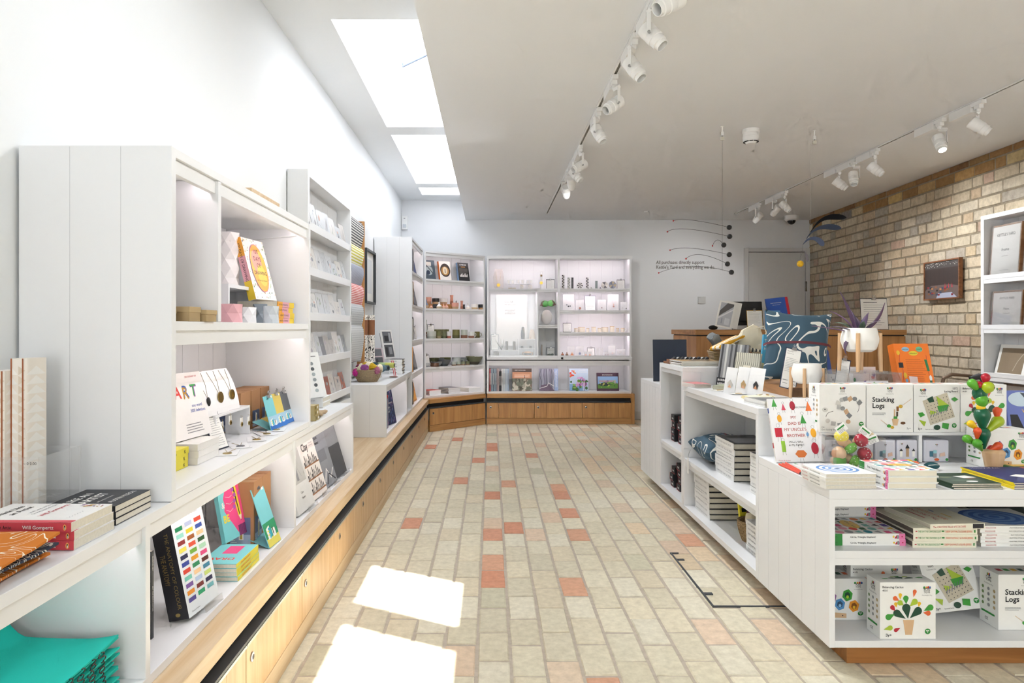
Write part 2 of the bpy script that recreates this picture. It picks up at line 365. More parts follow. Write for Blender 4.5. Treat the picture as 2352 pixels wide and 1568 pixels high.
# ============================================================ joinery
def ybreaks(a, b, n): return [a+(b-a)*i/n for i in range(n+1)]
STEEL = col('#a9aaa3', .35, .6)
def lockset(par, M):
    g = G(); g.lathe([(.0001, .004), (.009, .004), (.0135, .003), (.0135, 0), (.0001, 0)][::-1], CHROME, M, 16)
    g.lathe([(.007, .0041), (.007, .0046), (.0001, .0046)], BLACK, M, 10); return g.build('lock', par)
def bench(label, fr, length, zt, depth, doors, oak_l, oak_v, cut0=0, cut1=0, endcap=False, steel=True, first=0.0):
    """run of oak base cupboards; local x along the front, y towards the wall, front face at y = 0"""
    root = empty('oak_bench', fr.to_translation(), fr.to_euler().z, label, 'bench')
    g = G(); a0, a1 = cut0, length+cut1
    g.prism([(0, 0), (length, 0), (a1, depth), (a0, depth)], zt-.048, zt, oak_l); g.build('bench_top', root, bevel=.002)
    g = G(); g.box(.001, .035, zt-.09, length-.001, .05, zt-.049, BLACK); g.box(.001, .0, zt-.098, length-.001, .05, zt-.09, col('#3c4148', .5)); g.build('recessed_channel', root)
    g = G(); g.prism([(0.001, .03), (length-.001, .03), (a1, depth), (a0, depth)], .001, .07, oak_l)
    g.box(0, .004, 0.001, length, .03, .068, oak_l); g.build('plinth', root, bevel=.0015)
    for i, (x0, x1) in enumerate(doors):
        g = G(); n = 4; wd = (x1-x0-.003)/n
        for k in range(n): g.box(x0+.0015+k*wd+.0006, .003, .072, x0+.0015+(k+1)*wd-.0006, .022, zt-.105, oak_v)
        d = g.build('door', root, bevel=.001)
        if steel:
            g = G(); g.box(x0+.0015, -.001, zt-.108, x1-.0015, .024, zt-.100, STEEL); g.build('edge_strip', d)
        lockset(d, T(x0+.045, .003, zt-.155) @ R(90, 'X'))
    if endcap:
        g = G(); g.box(length, .0, .001, length+.04, depth, zt, oak_v); g.build('end_panel', root, bevel=.002)
    return root
ZB = .352
# left run: faces the aisle (+X).  local x = -Y direction when seen from the aisle, so build it running towards +Y mirrored
def benchL():
    y0, y1 = .35, 7.285
    fr = T(-.668, y0, 0) @ R(90)                    # local x -> +Y, local y -> -X (towards the wall)
    br = [y for y in [.766-.3]+[.766+.552*k for k in range(12)]+[7.28]]
    doors = [(max(a-y0, .002), b-y0) for a, b in zip(br[:-1], br[1:])]
    return bench('long light oak base cupboard run under the white shelves along left wall', fr, y1-y0, ZB, .40, doors, OAKY, OAKZ, 0, .17)
bL = benchL()
# angled corner run and back run
cA = Vector((-.655, 7.31, 0)); cB = Vector((-.062, 7.905, 0))
# seen from the aisle the face runs from cA (left) to cB (right)
d_ = (cB-cA); ang = math.degrees(math.atan2(d_.y, d_.x))
OC = wood('x', '#cb9a60', '#ad7b47'); OCZ = wood('z', '#cf9c62', '#b6824c')
bench('angled light oak base cupboard across the far left corner', T(cA) @ R(ang), d_.length, ZB, .36, [(.004, d_.length-.004)], OC, OCZ, -.05, .05, steel=False)
bl = 1.665-(-.05)-.04
bench('straight oak base cupboard with three doors under the back wall display case', T(-.052, 7.908, 0), bl, ZB, .40, [(0.002, .553), (.553, 1.108), (1.108, bl)], OC, OCZ, endcap=True, steel=False)
LED = emit('#fff0f2', 9.0)
def grooves(g, x0, x1, n, M, zlo, zhi, m=GROOVE):
    for k in range(1, n):
        x = x0+(x1-x0)*k/n; g.box(x-.0009, -.0004, zlo, x+.0009, .0003, zhi, m, M)
def shelving(name, label, fr, W, D, z0, z1, shelves=(), dividers=(), back=.008, th=.022, lip=.0, led=(), side_grooves=3, shelf_lip=.035, cat='shelving', tp=True, tilt=0, group=None, ledm=None):
    """white painted open case. local x along the front (0..W), y into the case (0..D), z up"""
    root = empty(name, fr.to_translation()+Vector((0, 0, z0)), fr.to_euler().z, label, cat, group); h = z1-z0
    g = G(); g.box(0, 0, 0, th, D, h, PAINT); grooves(g, 0, D, side_grooves, R(90) @ T(0, 0, 0), .002, h-.002); g.build('side_panel', root, bevel=.0012)
    g = G(); g.box(W-th, 0, 0, W, D, h, PAINT); grooves(g, 0, D, side_grooves, T(W, 0, 0) @ R(90), .002, h-.002); g.build('side_panel', root, bevel=.0012)
    g = G(); n = max(2, round(W/.14))
    g.box(th, D-back-.004, th, W-th, D-.004, h-th, GROOVE)
    for k in range(n): g.box(th+(W-2*th)*k/n+.001, D-back-.008, th, th+(W-2*th)*(k+1)/n-.001, D-back-.001, h-th, PAINT)
    g.build('back_panel', root)
    g = G(); g.box(th, .001, 0, W-th, D, th, PAINT); g.build('bottom_panel', root, bevel=.001)
    if tp:
        g = G(); g.box(th, .001, h-th, W-th, D, h, PAINT); (g.box(th, .009, h-th-shelf_lip, W-th, .024, h-th, PAINT) if shelf_lip else None); g.build('top_panel', root, bevel=.001)
    for (sz, a, b) in shelves:
        g = G(); g.box(a+th*.5, .002, sz-z0-th, b-th*.5, D-back-.01, sz-z0, PAINT); g.box(a+th*.5, .010, sz-z0-th-shelf_lip, b-th*.5, .024, sz-z0-th, PAINT); g.build('shelf', root, bevel=.001)
    for (x, a, b) in dividers:
        g = G(); g.box(x-th*.45, .001, a-z0, x+th*.45, D-back-.01, b-z0, PAINT); g.build('divider', root, bevel=.001)
    for (x, y, a, b) in led:
        g = G(); g.box(a, y, x-z0-.006, b, y+.008, x-z0-.002, ledm or LED); g.build('light_strip', root)
    return root
# --- left wall cases: local x -> +Y, so the frame faces the aisle.  R(90): x->Y, y->-X
FL = -.732; DL = .35
def LF(y0): return T(FL, y0, 0) @ R(90)
TH = .022
low = shelving('shelf_unit', 'low white open shelf unit nearest the camera on the oak bench', LF(.60), 3.63-.60, DL, ZB, .72,
    dividers=[(1.459-.6, ZB+TH, .70), (2.555-.6, ZB+TH, .70)], led=[(.698, .03, .03, .84), (.698, .03, .88, 1.93), (.698, .03, 1.98, 3.0)])
tall = shelving('shelf_unit', 'tall white open shelf unit with lit compartments standing on the low unit', LF(1.564), 1.203, DL, .721, 1.537,
    shelves=[(1.135, 0.0, 1.203)], dividers=[(1.845-1.564, 1.136, 1.514)], led=[(1.513, .035, .03, .26), (1.513, .035, .31, 1.16), (1.112, .03, .03, 1.17)])
rack = shelving('card_rack', 'narrow tall white greeting card rack fixed on the left wall', T(-.975, 3.634, 0) @ R(90), 1.13, .11, .60, 1.965,
    th=.034, side_grooves=1, shelf_lip=.0, cat='card rack')
for z in (1.66, 1.415, 1.17, .925, .68):
    g = G(); g.box(.02, .012, z-.60-.012, 1.11, .100, z-.60, PAINT); g.box(.02, 0, z-.60-.012, 1.11, .011, z-.60+.032, PAINT); g.build('card_shelf', rack, bevel=.001)
low2 = shelving('shelf_unit', 'low white open shelf unit beyond the towel ladder with yarn basket on top', LF(4.77), 1.545, DL, ZB, .72, dividers=[(5.95-4.77, ZB+TH, .70)], led=[(.698, .03, .03, 1.15)])
zs = (.69, 1.0, 1.335, 1.65)
tal2 = shelving('shelf_unit', 'tall white bookcase at the far end of the left wall', LF(6.32), 1.05, DL, ZB, 1.96, shelves=[(z, 0, 1.05) for z in zs], led=[(z-.028, .03, .03, 1.0) for z in zs]+[(1.936, .03, .03, 1.0)])
# --- angled corner case
e0 = Vector((-.722, 7.385, 0)); e1 = Vector((-.068, 7.955, 0)); dd = e1-e0; an = math.degrees(math.atan2(dd.y, dd.x))
zc = (.69, 1.0, 1.33, 1.65); DC = .27
corner = shelving('shelf_unit', 'white shelf unit set diagonally across the far left corner with pottery', T(e0) @ R(an), dd.length, DC, ZB, 1.955, shelves=[(z, 0, dd.length) for z in zc], led=[(z-.028, .03, .03, dd.length-.03) for z in zc]+[(1.93, .03, .03, dd.length-.03)])
CFR = T(e0) @ R(an)
# --- back wall: glazed display case over an open book shelf
BX0, BX1, BY = -.050, 1.632, 7.945
bw = BX1-BX0
book_shelf = shelving('shelf_unit', 'long low white lit book shelf on the back bench below the glass case', T(BX0, BY, 0), bw, .35, ZB, .735, led=[(.711, .03, .03, bw-.03)], side_grooves=2)
case = shelving('display_case', 'white lit display case with sliding glass on the back wall', T(BX0, BY, 0), bw, .35, .745, 1.955,
    shelves=[(1.575, .0, .835), (1.575, .835, bw), (1.322, .835, bw), (1.065, .835, bw), (1.155, .585, .835)], dividers=[(.835, .767, 1.933), (.592, .767, 1.553)], shelf_lip=.02,
    led=[(1.928, .04, .03, .80), (1.928, .04, .87, bw-.03), (1.55, .04, .87, bw-.03), (1.298, .04, .87, bw-.03), (1.04, .04, .87, bw-.03), (1.55, .04, .03, .56), (1.55, .04, .61, .80)], cat='display case', ledm=emit('#ffeef4', 34))
g = G(); g.box(.024, -.001, .0, bw-.024, .012, .05, PAINT); g.box(0, -.012, 1.175, bw+.01, .0, 1.21, PAINT); g.box(.822, -.012, .03, .848, .0, 1.175, PAINT)
g.box(0, -.012, 0, bw+.01, -.001, .03, PAINT); g.build('frame', case, bevel=.001)
for a, b in ((.02, .60), (.60, 0.825), (.845, bw-.02)):
    g = G(); g.box(a, -.006, .03, b, -.003, 1.175, glass('#ffffff', .01, .99, .6 if a < .1 else .2)); g.build('glass_panel', case)
g = G(); g.box(.862, -.022, .008, .888, -.0125, .03, BLACK); g.build('lock', case, bevel=.002)
# --- island of stepped white units in the middle of the shop
IX = 1.11
def island(name, label, y0, y1, z0, z1, shelves, x1, facing='left', closed=False, th=.028):
    root = empty(name, (IX, y0, z0), 0, label, 'shelving'); h = z1-z0; L_ = y1-y0; W = x1-IX
    g = G(); n = max(2, round(W/.11))
    for e in (0, 1):
        g = G(); ya = 0 if e == 0 else L_-th
        g.box(0, ya, 0, W, ya+th, h-th, PAINT)
        if e == 0: grooves(g, 0, W, max(2, round(W/.11)), Matrix.Identity(4), .0, h-th)
        g.build('end_panel', root, bevel=.0012)
    g = G(); g.box(0, 0, h-th, W, L_, h, PAINT)
    if not closed: g.box(.009, th, h-th-.028, .024, L_-th, h-th, PAINT)
    g.build('top_panel', root, bevel=.0015)
    g = G(); g.box(.001, th, 0, W, L_-th, th, PAINT); g.build('bottom_panel', root, bevel=.001)
    if closed:
        g = G(); g.box(.0, th, th, .02, L_-th, h-th, PAINT); grooves(g, th, L_-th, max(2, round(L_/.1)), R(90) @ T(0, 0, 0), th, h-th); g.build('side_panel', root)
    else:
        bx = min(.36, W-.02); g = G(); nb = max(2, round(L_/.14))
        g.box(bx, th, th, bx+.006, L_-th, h-th, GROOVE)
        for k in range(nb): g.box(bx-.008, th+(L_-2*th)*k/nb+.001, th, bx, th+(L_-2*th)*(k+1)/nb-.001, h-th, PAINT)
        g.build('back_panel', root)
        for z in shelves:
            g = G(); g.box(.002, th, z-z0-th*.8, bx-.009, L_-th, z-z0, PAINT); g.box(.01, th, z-z0-th*.8-.03, .024, L_-th, z-z0-th*.8, PAINT); g.build('shelf', root, bevel=.001)
    return root
uB = island('shelf_unit', 'middle white open unit of the stepped island holding cushions and stacked books', 2.836, 3.956, .07, .784, [.372], 1.95)
uC = island('shelf_unit', 'narrow tall white open unit of the stepped island holding black boxes', 3.958, 4.50, .07, .89, [.39], 1.95)
uD = island('cabinet', 'closed white boarded cabinet at the far end of the stepped island', 4.502, 5.06, .07, .746, [], 1.95, closed=True)
# near table, open towards the camera
XA1 = 2.75
root = empty('display_table', (IX, 2.24, .07), 0, 'nearest white display table of the island with two open shelves facing camera', 'display table')
TW, TD, TH_, HH = XA1-IX, .594, .03, .587-.07
g = G(); g.box(0, 0, HH-TH_, TW, TD, HH, PAINT); g.build('table_top', root, bevel=.0015)
g = G(); g.box(0, 0, 0, TH_*.62, TD, HH-TH_, PAINT); grooves(g, 0, TD, 6, R(90), .0, HH-TH_); g.build('side_panel', root, bevel=.0012)
g = G(); g.box(TW-TH_*.62, 0, 0, TW, TD, HH-TH_, PAINT); g.build('side_panel', root, bevel=.0012)
g = G(); g.box(TH_*.62, 0, 0, TW-TH_*.62, TD, .022, PAINT); g.build('bottom_panel', root, bevel=.001)
def zof(py): return H-(py-CY)*2.24/F-.07
g = G(); zs_ = zof(1265); g.box(TH_*.62, .001, zs_-.024, TW-TH_*.62, TD-.02, zs_, PAINT); g.box(TH_*.62, .004, zof(1299), TW-TH_*.62, .02, zs_-.0245, PAINT); g.build('shelf', root, bevel=.001)
g = G(); g.box(TH_*.62, .003, zof(1164), TW-TH_*.62, .02, HH-TH_-.0005, PAINT); g.build('fascia', root, bevel=.001)
g = G(); g.box(TH_*.62, TD-.019, .022, TW-TH_*.62, TD-.001, HH-TH_, PAINT); g.build('back_panel', root)
table = root
g = G(); g.box(1.187, 2.278, .001, 2.70, 4.98, .069, wood('x', '#a8713c', '#8a5729')); tag(g.build('plinth', None), 'brown oak plinth recessed under the stepped white island', 'plinth')
# white riser on the near table
g = G(); ry = 2.696; zr0, zr1 = .588, .706; x0, x1 = 1.305, 2.62
root = empty('riser_shelf', (x0, ry, zr0), 0, 'low white open riser standing on the near display table', 'riser')
RW, RH, RD = x1-x0, zr1-zr0, .12
g = G(); g.box(0, 0, RH-.012, RW, RD, RH, PAINT); g.build('top_panel', root, bevel=.001)
for a in (0, .385, .79, RW-.014):
    g = G(); g.box(a, .001, 0, a+.014, RD, RH-.012, PAINT); g.build('divider', root, bevel=.001)
g = G(); g.box(.014, RD-.006, 0, RW-.014, RD-.001, RH-.012, PAINT); g.build('back_panel', root)
# oak service counter
root = empty('service_counter', (1.795, 6.0, 0), 0, 'oak sales counter with chunky top in front of the back wall door', 'counter')
OC1 = wood('x', '#b98652', '#9a693a'); OC2 = wood('z', '#b98654', '#9c6b3e')
g = G(); g.prism([(0, 0), (1.86, 0), (1.86, .8), (0, .8)], 1.055, 1.10, OC1); g.build('counter_top', root, bevel=.003)
g = G(); g.box(.015, .02, .06, 1.86, .78, 1.045, OC2); g.box(.03, .035, .001, 1.84, .76, .06, OC2); g.box(.02, .025, 1.045, 1.85, .78, 1.055, BLACK); g.build('counter_body', root, bevel=.002)
# white frame rack on the brick wall
FR = T(3.55, 4.95, 0) @ R(-90)                     # local x -> -Y, local y -> +X (towards the wall)
frack = shelving('frame_rack', 'white shallow rack of boxed picture frames on the brick wall', FR, 1.6, .16, .40, 1.925, shelves=[(z, 0, 1.6) for z in (1.465, 1.11, .77)], th=.03, side_grooves=1, shelf_lip=0, cat='frame rack')
for z in (1.465, 1.11, .77):
    g = G(); g.box(.03, 0, z-.40, 1.57, .012, z-.40+.03, PAINT); g.build('lip', frack)
# ============================================================ ceiling: tracks, spotlights, detector, camera dome
FIX = col('#efefee', .4, 0, .01)
def track(x, y0, y1, label):
    g = G(); g.box(x-.018, y0, ZC-.006, x-.007, y1, ZC-.0005, FIX); g.box(x+.007, y0, ZC-.006, x+.018, y1, ZC-.0005, FIX)
    g.box(x-.007, y0, ZC-.003, x+.007, y1, ZC-.0005, col('#6d675c', .5)); g.box(x-.018, y1-.02, ZC-.007, x+.018, y1, ZC-.0005, FIX)
    ym = (y0+y1)/2+.1; g.box(x-.016, ym, ZC-.008, x+.016, ym+.12, ZC-.0005, FIX)
    return tag(g.build('lighting_track'), label, 'lighting track')
track(.64, .2, 7.84, 'long white lighting track recessed in the ceiling above the aisle')
track(2.81, .2, 7.84, 'long white lighting track in the ceiling nearer the brick wall')
SPOT = 27.0
def spot(x, y, az, el, label, grp, on=1.0, flip=1):
    """track spotlight: az = horizontal aim (deg, 0 = +X, 90 = +Y), el = degrees below the horizon"""
    root = empty('track_spotlight', (x, y, ZC-.006), 0, label, 'spotlight', grp)
    g = G(); g.box(-.017, .01, -.052, .017, .20, -.001, FIX); g.build('driver_box', root, bevel=.002)
    g = G(); g.box(-.015, -.075, -.024, .015, .008, -.001, FIX); g.box(-.013, -.055, -.045, .013, -.010, -.024, FIX); g.cyl((0, -.032, -.062), (0, -.032, -.045), .012, FIX, 14)
    for yy in (-.045, -.02): g.box(.0131, yy-.002, -.038, .0134, yy+.002, -.034, BLACK)
    g.build('track_adapter', root, bevel=.0015)
    a = math.radians(az); e = math.radians(el); d = Vector((math.cos(a)*math.cos(e), math.sin(a)*math.cos(e), -math.sin(e)))
    s_ = Vector((-math.sin(a), math.cos(a), 0))*flip; hc = Vector((0, -.032, -.145))
    g = G(); p0 = Vector((0, -.032, -.064)); p1 = p0+s_*.042; p2 = hc+s_*.042
    for p, q in ((p0, p1), (p1, p2)):
        m = (p+q)/2; ln = (q-p).length/2+.003
        zax = (q-p).normalized(); F_ = frame(m, zax.cross(d).normalized() if abs(zax.dot(d)) < .99 else (1, 0, 0), zax)
        g.box(-.0018 if abs(zax.z) > .5 else -.008, -ln, -.008, .0018 if abs(zax.z) > .5 else .008, ln, .008, FIX, F_)
    g.cyl(p2-s_*.006, p2+s_*.004, .006, CHROME, 10); g.build('arm', root)
    g = G(); M = frame(hc-d*.045, s_, d.cross(s_)*-1); M = Matrix.Translation(hc-d*.05) @ d.to_track_quat('Z', 'Y').to_matrix().to_4x4()
    g.lathe([(.0001, 0), (.030, 0), (.034, .004), (.034, .042), (.0335, .043), (.0335, .045), (.034, .046), (.034, .072), (.031, .074), (.031, .098), (.026, .100), (.025, .115), (.0225, .115), (.0225, .075), (.0001, .072)], FIX, M, 28)
    h = g.build('lamp_head', root)
    g = G(); g.lathe([(.0001, .0735), (.019, .0735), (.0215, .080), (.0001, .0738)], CHROME if on <= 1 else emit('#fff6e6', 30), M, 16); g.build('lens', h)
    l = bpy.data.lights.new('spot_bulb', 'SPOT'); l.energy = SPOT*on; l.color = (.97, .985, 1); l.spot_size = math.radians(104); l.spot_blend = 1.0; l.shadow_soft_size = .02
    o = bpy.data.objects.new('spot_bulb', l); C.objects.link(o); o.parent = root; o.location = hc+d*.075; o.rotation_euler = d.to_track_quat('-Z', 'Y').to_euler()
def yt(py): return 1.26*F/(CY-py)
S1 = [(-48, 200, 30, 'first, cropped by the top edge'), (32, 330, 50, 'second'), (112, 320, 55, 'third'), (201, 205, 35, 'fourth, turned to the left wall'), (271, 320, 60, 'fifth'), (352, 200, 30, 'sixth, turned to the left wall'), (373, 330, 50, 'seventh'), (392, 75, 35, 'eighth'), (414, 80, 35, 'farthest')]
for py, az, el, nm in S1: spot(.64, yt(py), az, el, 'aisle track spotlight, %s from the camera' % nm, 'spotlights on the aisle track', on=.5 if az < 100 else 1, flip=-1 if az > 300 else 1)
S2 = [(254, 330, 40, 'nearest'), (293.5, 265, 60, 'second, its open mouth facing the camera'), (359, 325, 45, 'third'), (381, 250, 65, 'fourth'), (395, 340, 40, 'fifth'), (451, 320, 50, 'sixth'), (460, 110, 40, 'seventh'), (478, 120, 40, 'farthest')]
for py, az, el, nm in S2: spot(2.81, yt(py), az, el, 'brick wall track spotlight, %s from the camera' % nm, 'spotlights on the brick wall track', on=1.001 if py == 293.5 else (.3 if az < 130 else 1.0))
g = G(); g.lathe([(.0001, 0), (.055, 0), (.055, -.022), (.050, -.026), (.050, -.045), (.052, -.047), (.050, -.075), (.034, -.088), (.030, -.094), (.0001, -.096)][::-1], FIX, T(1.72, 4.52, ZC-.0005), 32)
for k in range(10):
    a = k*36; g.box(.033, -.011, -.0845, .0475, .011, -.0805, BLACK, T(1.72, 4.52, ZC) @ R(a))
tag(g.build('smoke_detector'), 'round white smoke detector on the ceiling', 'smoke detector')
g = G(); g.lathe([(.0001, 0), (.078, 0), (.078, -.045), (.062, -.058), (.0001, -.058)][::-1], FIX, T(3.52, 8.0, ZC-.0005), 32); o = g.build('dome_camera'); tag(o, 'white security camera with black dome on the ceiling by the door', 'security camera')
g = G(); g.ball((3.52, 8.0, ZC-.058), .046, col('#17181b', .12), 16, (1, 1, 1)); g.build('dome', o)
g = G(); g.box(XL+.006, YB-.05, 2.31, XL+.075, YB-.002, 2.47, FIX); g.box(XL+.02, YB-.058, 2.33, XL+.06, YB-.05, 2.37, col('#c9cdd2')); g.box(XL+.03, YB-.0515, 2.44, XL+.05, YB-.05, 2.445, BLACK)
tag(g.build('motion_sensor', bevel=.004), 'white motion sensor high in the far left corner', 'sensor')
g = G(); p = at(1476, 489, 7.9); g.lathe([(.0001, 0), (.03, 0), (.022, -.008), (.0001, -.01)][::-1], FIX, T(p.x, 7.7, ZC-.0005), 20); tag(g.build('ceiling_sensor'), 'tiny flat white sensor on the ceiling near the back wall', 'sensor')
# ============================================================ mobiles
WIRE = col('#2a2a2c', .4); RD = col('#b3262a', .4)
def hook(x, y, label):
    g = G(); g.cyl((x, y, ZC-.001), (x, y, ZC-.035), .004, FIX); g.lathe([(.0001, 0), (.011, .0), (.011, -.003), (.0001, -.003)][::-1], FIX, T(x, y, ZC-.0005), 12)
    g.box(x-.008, y-.006, ZC-.06, x+.008, y+.006, ZC-.035, FIX); g.box(x-.012, y-.008, ZC-.09, x+.012, y+.008, ZC-.068, col('#cfcdc2')); g.box(x-.003, y-.003, ZC-.07, x+.003, y+.003, ZC-.055, CHROME)
    return tag(g.build('ceiling_hook', bevel=.001), label, 'hook', 'ceiling hooks of the mobiles')
YM = 4.45
hook(1.507, YM, 'white ceiling hook holding the black ball mobile')
def pm(px, py): return at(px, py, YM)
sx = 1659
root = empty('hanging_mobile', pm(sx, 620), 0, 'hanging mobile of black balls on curved wires with red tips', 'mobile')
off = -pm(sx, 620)
def mbuild(g, n, par, o): g2 = g; g2.v = [v+o for v in g2.v]; return g2.build(n, par)
g = G(); g.tube([pm(sx, 752-(ZC-.09-H)*F/YM), pm(sx, 621)], .0009, WIRE, 5); mbuild(g, 'thread', root, off)
ARMS = [((1546.5, 507), (1590, 505.5), (1675, 522)), ((1533, 532), (1580, 526), (1676, 543)), ((1636.5, 564.5), (1648, 551), (1662.5, 562.5)), ((1539, 574.3), (1590, 570), (1675, 584.5)), ((1575.5, 594), (1612, 585), (1671, 606)), ((1513, 626.5), (1590, 611), (1680, 625))]
for k, (a, m, b) in enumerate(ARMS):
    a, m, b = pm(*a), pm(*m), pm(*b); pts = [a*(1-t)**2+(2*m-(a+b)/2)*2*t*(1-t)+b*t*t for t in [i/14 for i in range(15)]]
    g = G(); g.tube(pts, .0013, WIRE, 6); w_ = mbuild(g, 'wire_arm', root, off)
    g = G(); g.ball(b, .0165, col('#141416', .35), 18); mbuild(g, 'black_ball', root, off)
    g = G(); g.ball(a, .005, RD, 10); mbuild(g, 'red_tip', root, off)
hook(2.15, 4.54, 'white ceiling hook holding the grey leaf mobile')
YN = 4.54
def pn(px, py): return at(px, py, YN)
root = empty('hanging_mobile', pn(1840, 640), 0, 'hanging mobile of dark leaf shapes with a small yellow ball', 'mobile'); off = -pn(1840, 640)
def leaf(sp, wd, c, th=.004):
    pts = [pn(*p) for p in sp]; n = len(pts); L_ = []; R_ = []
    for i, p in enumerate(pts):
        t = (pts[min(i+1, n-1)]-pts[max(i-1, 0)]).normalized(); q = Vector((-t.z, 0, t.x))*wd[i]*YN/F; L_.append(p+q); R_.append(p-q)
    ring = L_+R_[::-1]; V = [v+Vector((0, -th/2, 0)) for v in ring]+[v+Vector((0, th/2, 0)) for v in ring]; m = len(ring); g = G()
    g.add(V, [tuple(range(m)), tuple(range(m, 2*m))[::-1]]+[(i, (i+1) % m, m+(i+1) % m, m+i) for i in range(m)], c); mbuild(g, 'leaf_blade', root, off)
def bez(p, n=16):
    out = []
    for i in range(n+1):
        t = i/n; q = [Vector(a) for a in p]
        while len(q) > 1: q = [q[j]*(1-t)+q[j+1]*t for j in range(len(q)-1)]
        out.append(tuple(q[0]))
    return out
W = [.3, .9, 1.4, 1.9, 2.4, 2.9, 3.4, 3.9, 4.5, 5.1, 5.7, 6.2, 6.5, 6.5, 6.0, 4.6, 1.0]
leaf(bez([(1862, 533), (1882, 498), (1905, 494), (1944, 500)]), W, col('#141418', .75, spec=.15))
leaf(bez([(1852, 549), (1872, 515), (1900, 519), (1932, 524)]), W, col('#3c4354', .75, spec=.15))
leaf(bez([(1844, 562), (1862, 535), (1885, 550), (1891, 565)]), [w_*1.0 for w_ in W], col('#58617a', .75, spec=.15))
leaf(bez([(1844, 577), (1852, 575), (1854, 590), (1855, 601)]), [w_*.45 for w_ in W], col('#77727a', .4))
g = G(); g.tube([pn(1862, 752-(ZC-.09-H)*F/YN), pn(1862, 533)], .0007, col('#b9b9b4'), 5); g.tube([pn(1862, 533), pn(1853, 548), pn(1844, 562), pn(1844, 577), pn(1838, 590), pn(1838, 598)], .0008, WIRE, 5); mbuild(g, 'thread', root, off)
g = G(); g.ball(pn(1838, 605.5), .0215, col('#e9b71c', .4), 20); mbuild(g, 'yellow_ball', root, off)
g = G(); g.tube([pn(1844, 577), pn(1839, 588), pn(1838, 578), pn(1844, 577)], .0012, col('#8a8487'), 5); mbuild(g, 'small_fin', root, off)
# ============================================================ on the walls
g = G(); M = frame(at(1507, 606, YB-.0008), (1, 0, 0), (0, 0, 1)); BR = col('#5b544c', .6); q = YB/F
g.text('All purchases directly support', 0, 0, 11.2*q, BR, M, bold=1, fit=111*q); g.text("Kettle's Yard and everything we do.", 0, -11*q, 11.2*q, BR, M, bold=1, fit=135*q)
g.v = [v-Vector((0, .0004, 0)) for v in g.v]; tag(g.build('wall_lettering'), 'grey lettering on the back wall thanking buyers, between case and door', 'lettering')
a, b = at(1603, 681, YB), at(1620, 697, YB); g = G(); g.box(a.x, YB-.014, b.z, b.x, YB-.0005, a.z, col('#cfcfcd', .5)); g.box(a.x+.006, YB-.0148, a.z-.012, a.x+.03, YB-.014, a.z-.009, GREYP)
tag(g.build('wall_plate', bevel=.002), 'small square blank plate on the back wall under the lettering', 'wall plate')
# framed photograph on the brick wall (hangs on the slightly skewed wall)
def wx(y): return XR+.045*y-.004
y1_, y0_ = 5.88, 5.40; PF = frame((wx(y1_)-.036, y1_, 1.352), (wx(y0_)-wx(y1_), y0_-y1_, 0), (0, 0, 1)); fw, fh = .48, .325
WAL = wood('x', '#96613c', '#6f4427'); g = G()
for a in ((0, 0, fw, .012), (0, fh-.012, fw, fh), (0, .012, .012, fh-.012), (fw-.012, .012, fw, fh-.012)): g.box(a[0], a[1], -.024, a[2], a[3], .006, WAL)
o = g.build('framed_photograph', None, mat=PF, bevel=.001); tag(o, 'wooden framed photograph of a dark concert hall on the brick wall', 'picture')
g = G(); A_ = [('r', 0, 0, 1, 1, col('#3a2c28')), ('r', 0, .82, 1, .18, col('#4a4340')), ('p', [(0, .0), (1, 0), (1, .30), (.75, .36), (.2, .36), (0, .22)], col('#6a5a56')), ('p', [(.35, 0), (.95, 0), (.8, .14), (.4, .14)], col('#aab0c4'))]
random.seed(8)
A_ += [('c', random.random(), .86+.12*random.random(), .012, .010, col('#c9c6c0'), 6) for _ in range(46)]+[('r', .05+.13*k, .36, .004, .44, col('#241a18')) for k in range(8)]
A_ += [('r', random.random()*.9, .05+random.random()*.24, .06, .05, col(random.choice(['#8a5a3a', '#b37a4c', '#2c221f', '#3a4a66', '#8a2f33']))) for _ in range(26)]+[('p', [(.6+.1*k, .27), (.63+.1*k, .27), (.615+.1*k, .40)], col('#c93a4a')) for k in range(3)]
g.box(.012, .012, -.02, fw-.012, fh-.012, -.001, col('#3a2c28')); g.art(A_, fw-.024, fh-.024, T(.012, .012, -.0008)); g.build('photo_print', o)
# ============================================================ goods: builders
def D2(a): return Vector((math.cos(math.radians(a)), math.sin(math.radians(a)), 0))
def flat(p, a): x = D2(a); return frame(p, x, (-x.y, x.x, 0))
def stand(p, a, roll=0):
    x = D2(a); r = math.radians(roll); M = frame(p, x, (0, 0, 1))
    return M @ Matrix.Rotation(r, 4, 'Z') if roll else M
def lean(p, a, tilt, roll=0):
    x = D2(a); n = Vector((x.y, -x.x, 0)); t = math.radians(tilt); y = Vector((0, 0, math.cos(t)))-n*math.sin(t)
    M = frame(p, x, y)
    return M @ Matrix.Rotation(math.radians(roll), 4, 'Z') if roll else M
def spineM(h): return frame((-.0003, h, 0), (0, -1, 0), (0, 0, 1))
def book(M, w, h, t, cov, front=(), sp=(), spc=None, pages=PAGES, hard=True, label=None, group=None, name='book', back=None):
    g = G(); b = .0025 if hard else .0008; spc = spc or cov; i = .004 if hard else .0006
    g.box(b, 0, 0, w, h, b, back or cov); g.box(b, 0, t-b, w, h, t, cov); g.box(0, 0, 0, b, h, t, spc)
    if front: g.art(front, w, h, T(0, 0, t))
    if sp: g.art(sp, h, t, spineM(h))
    o = g.build(name, None, mat=M); p = G(); p.box(b+.0002, i, b+.0001, w-i, h-i, t-b-.0001, pages); p.build('pages', o)
    return tag(o, label, 'book', group)
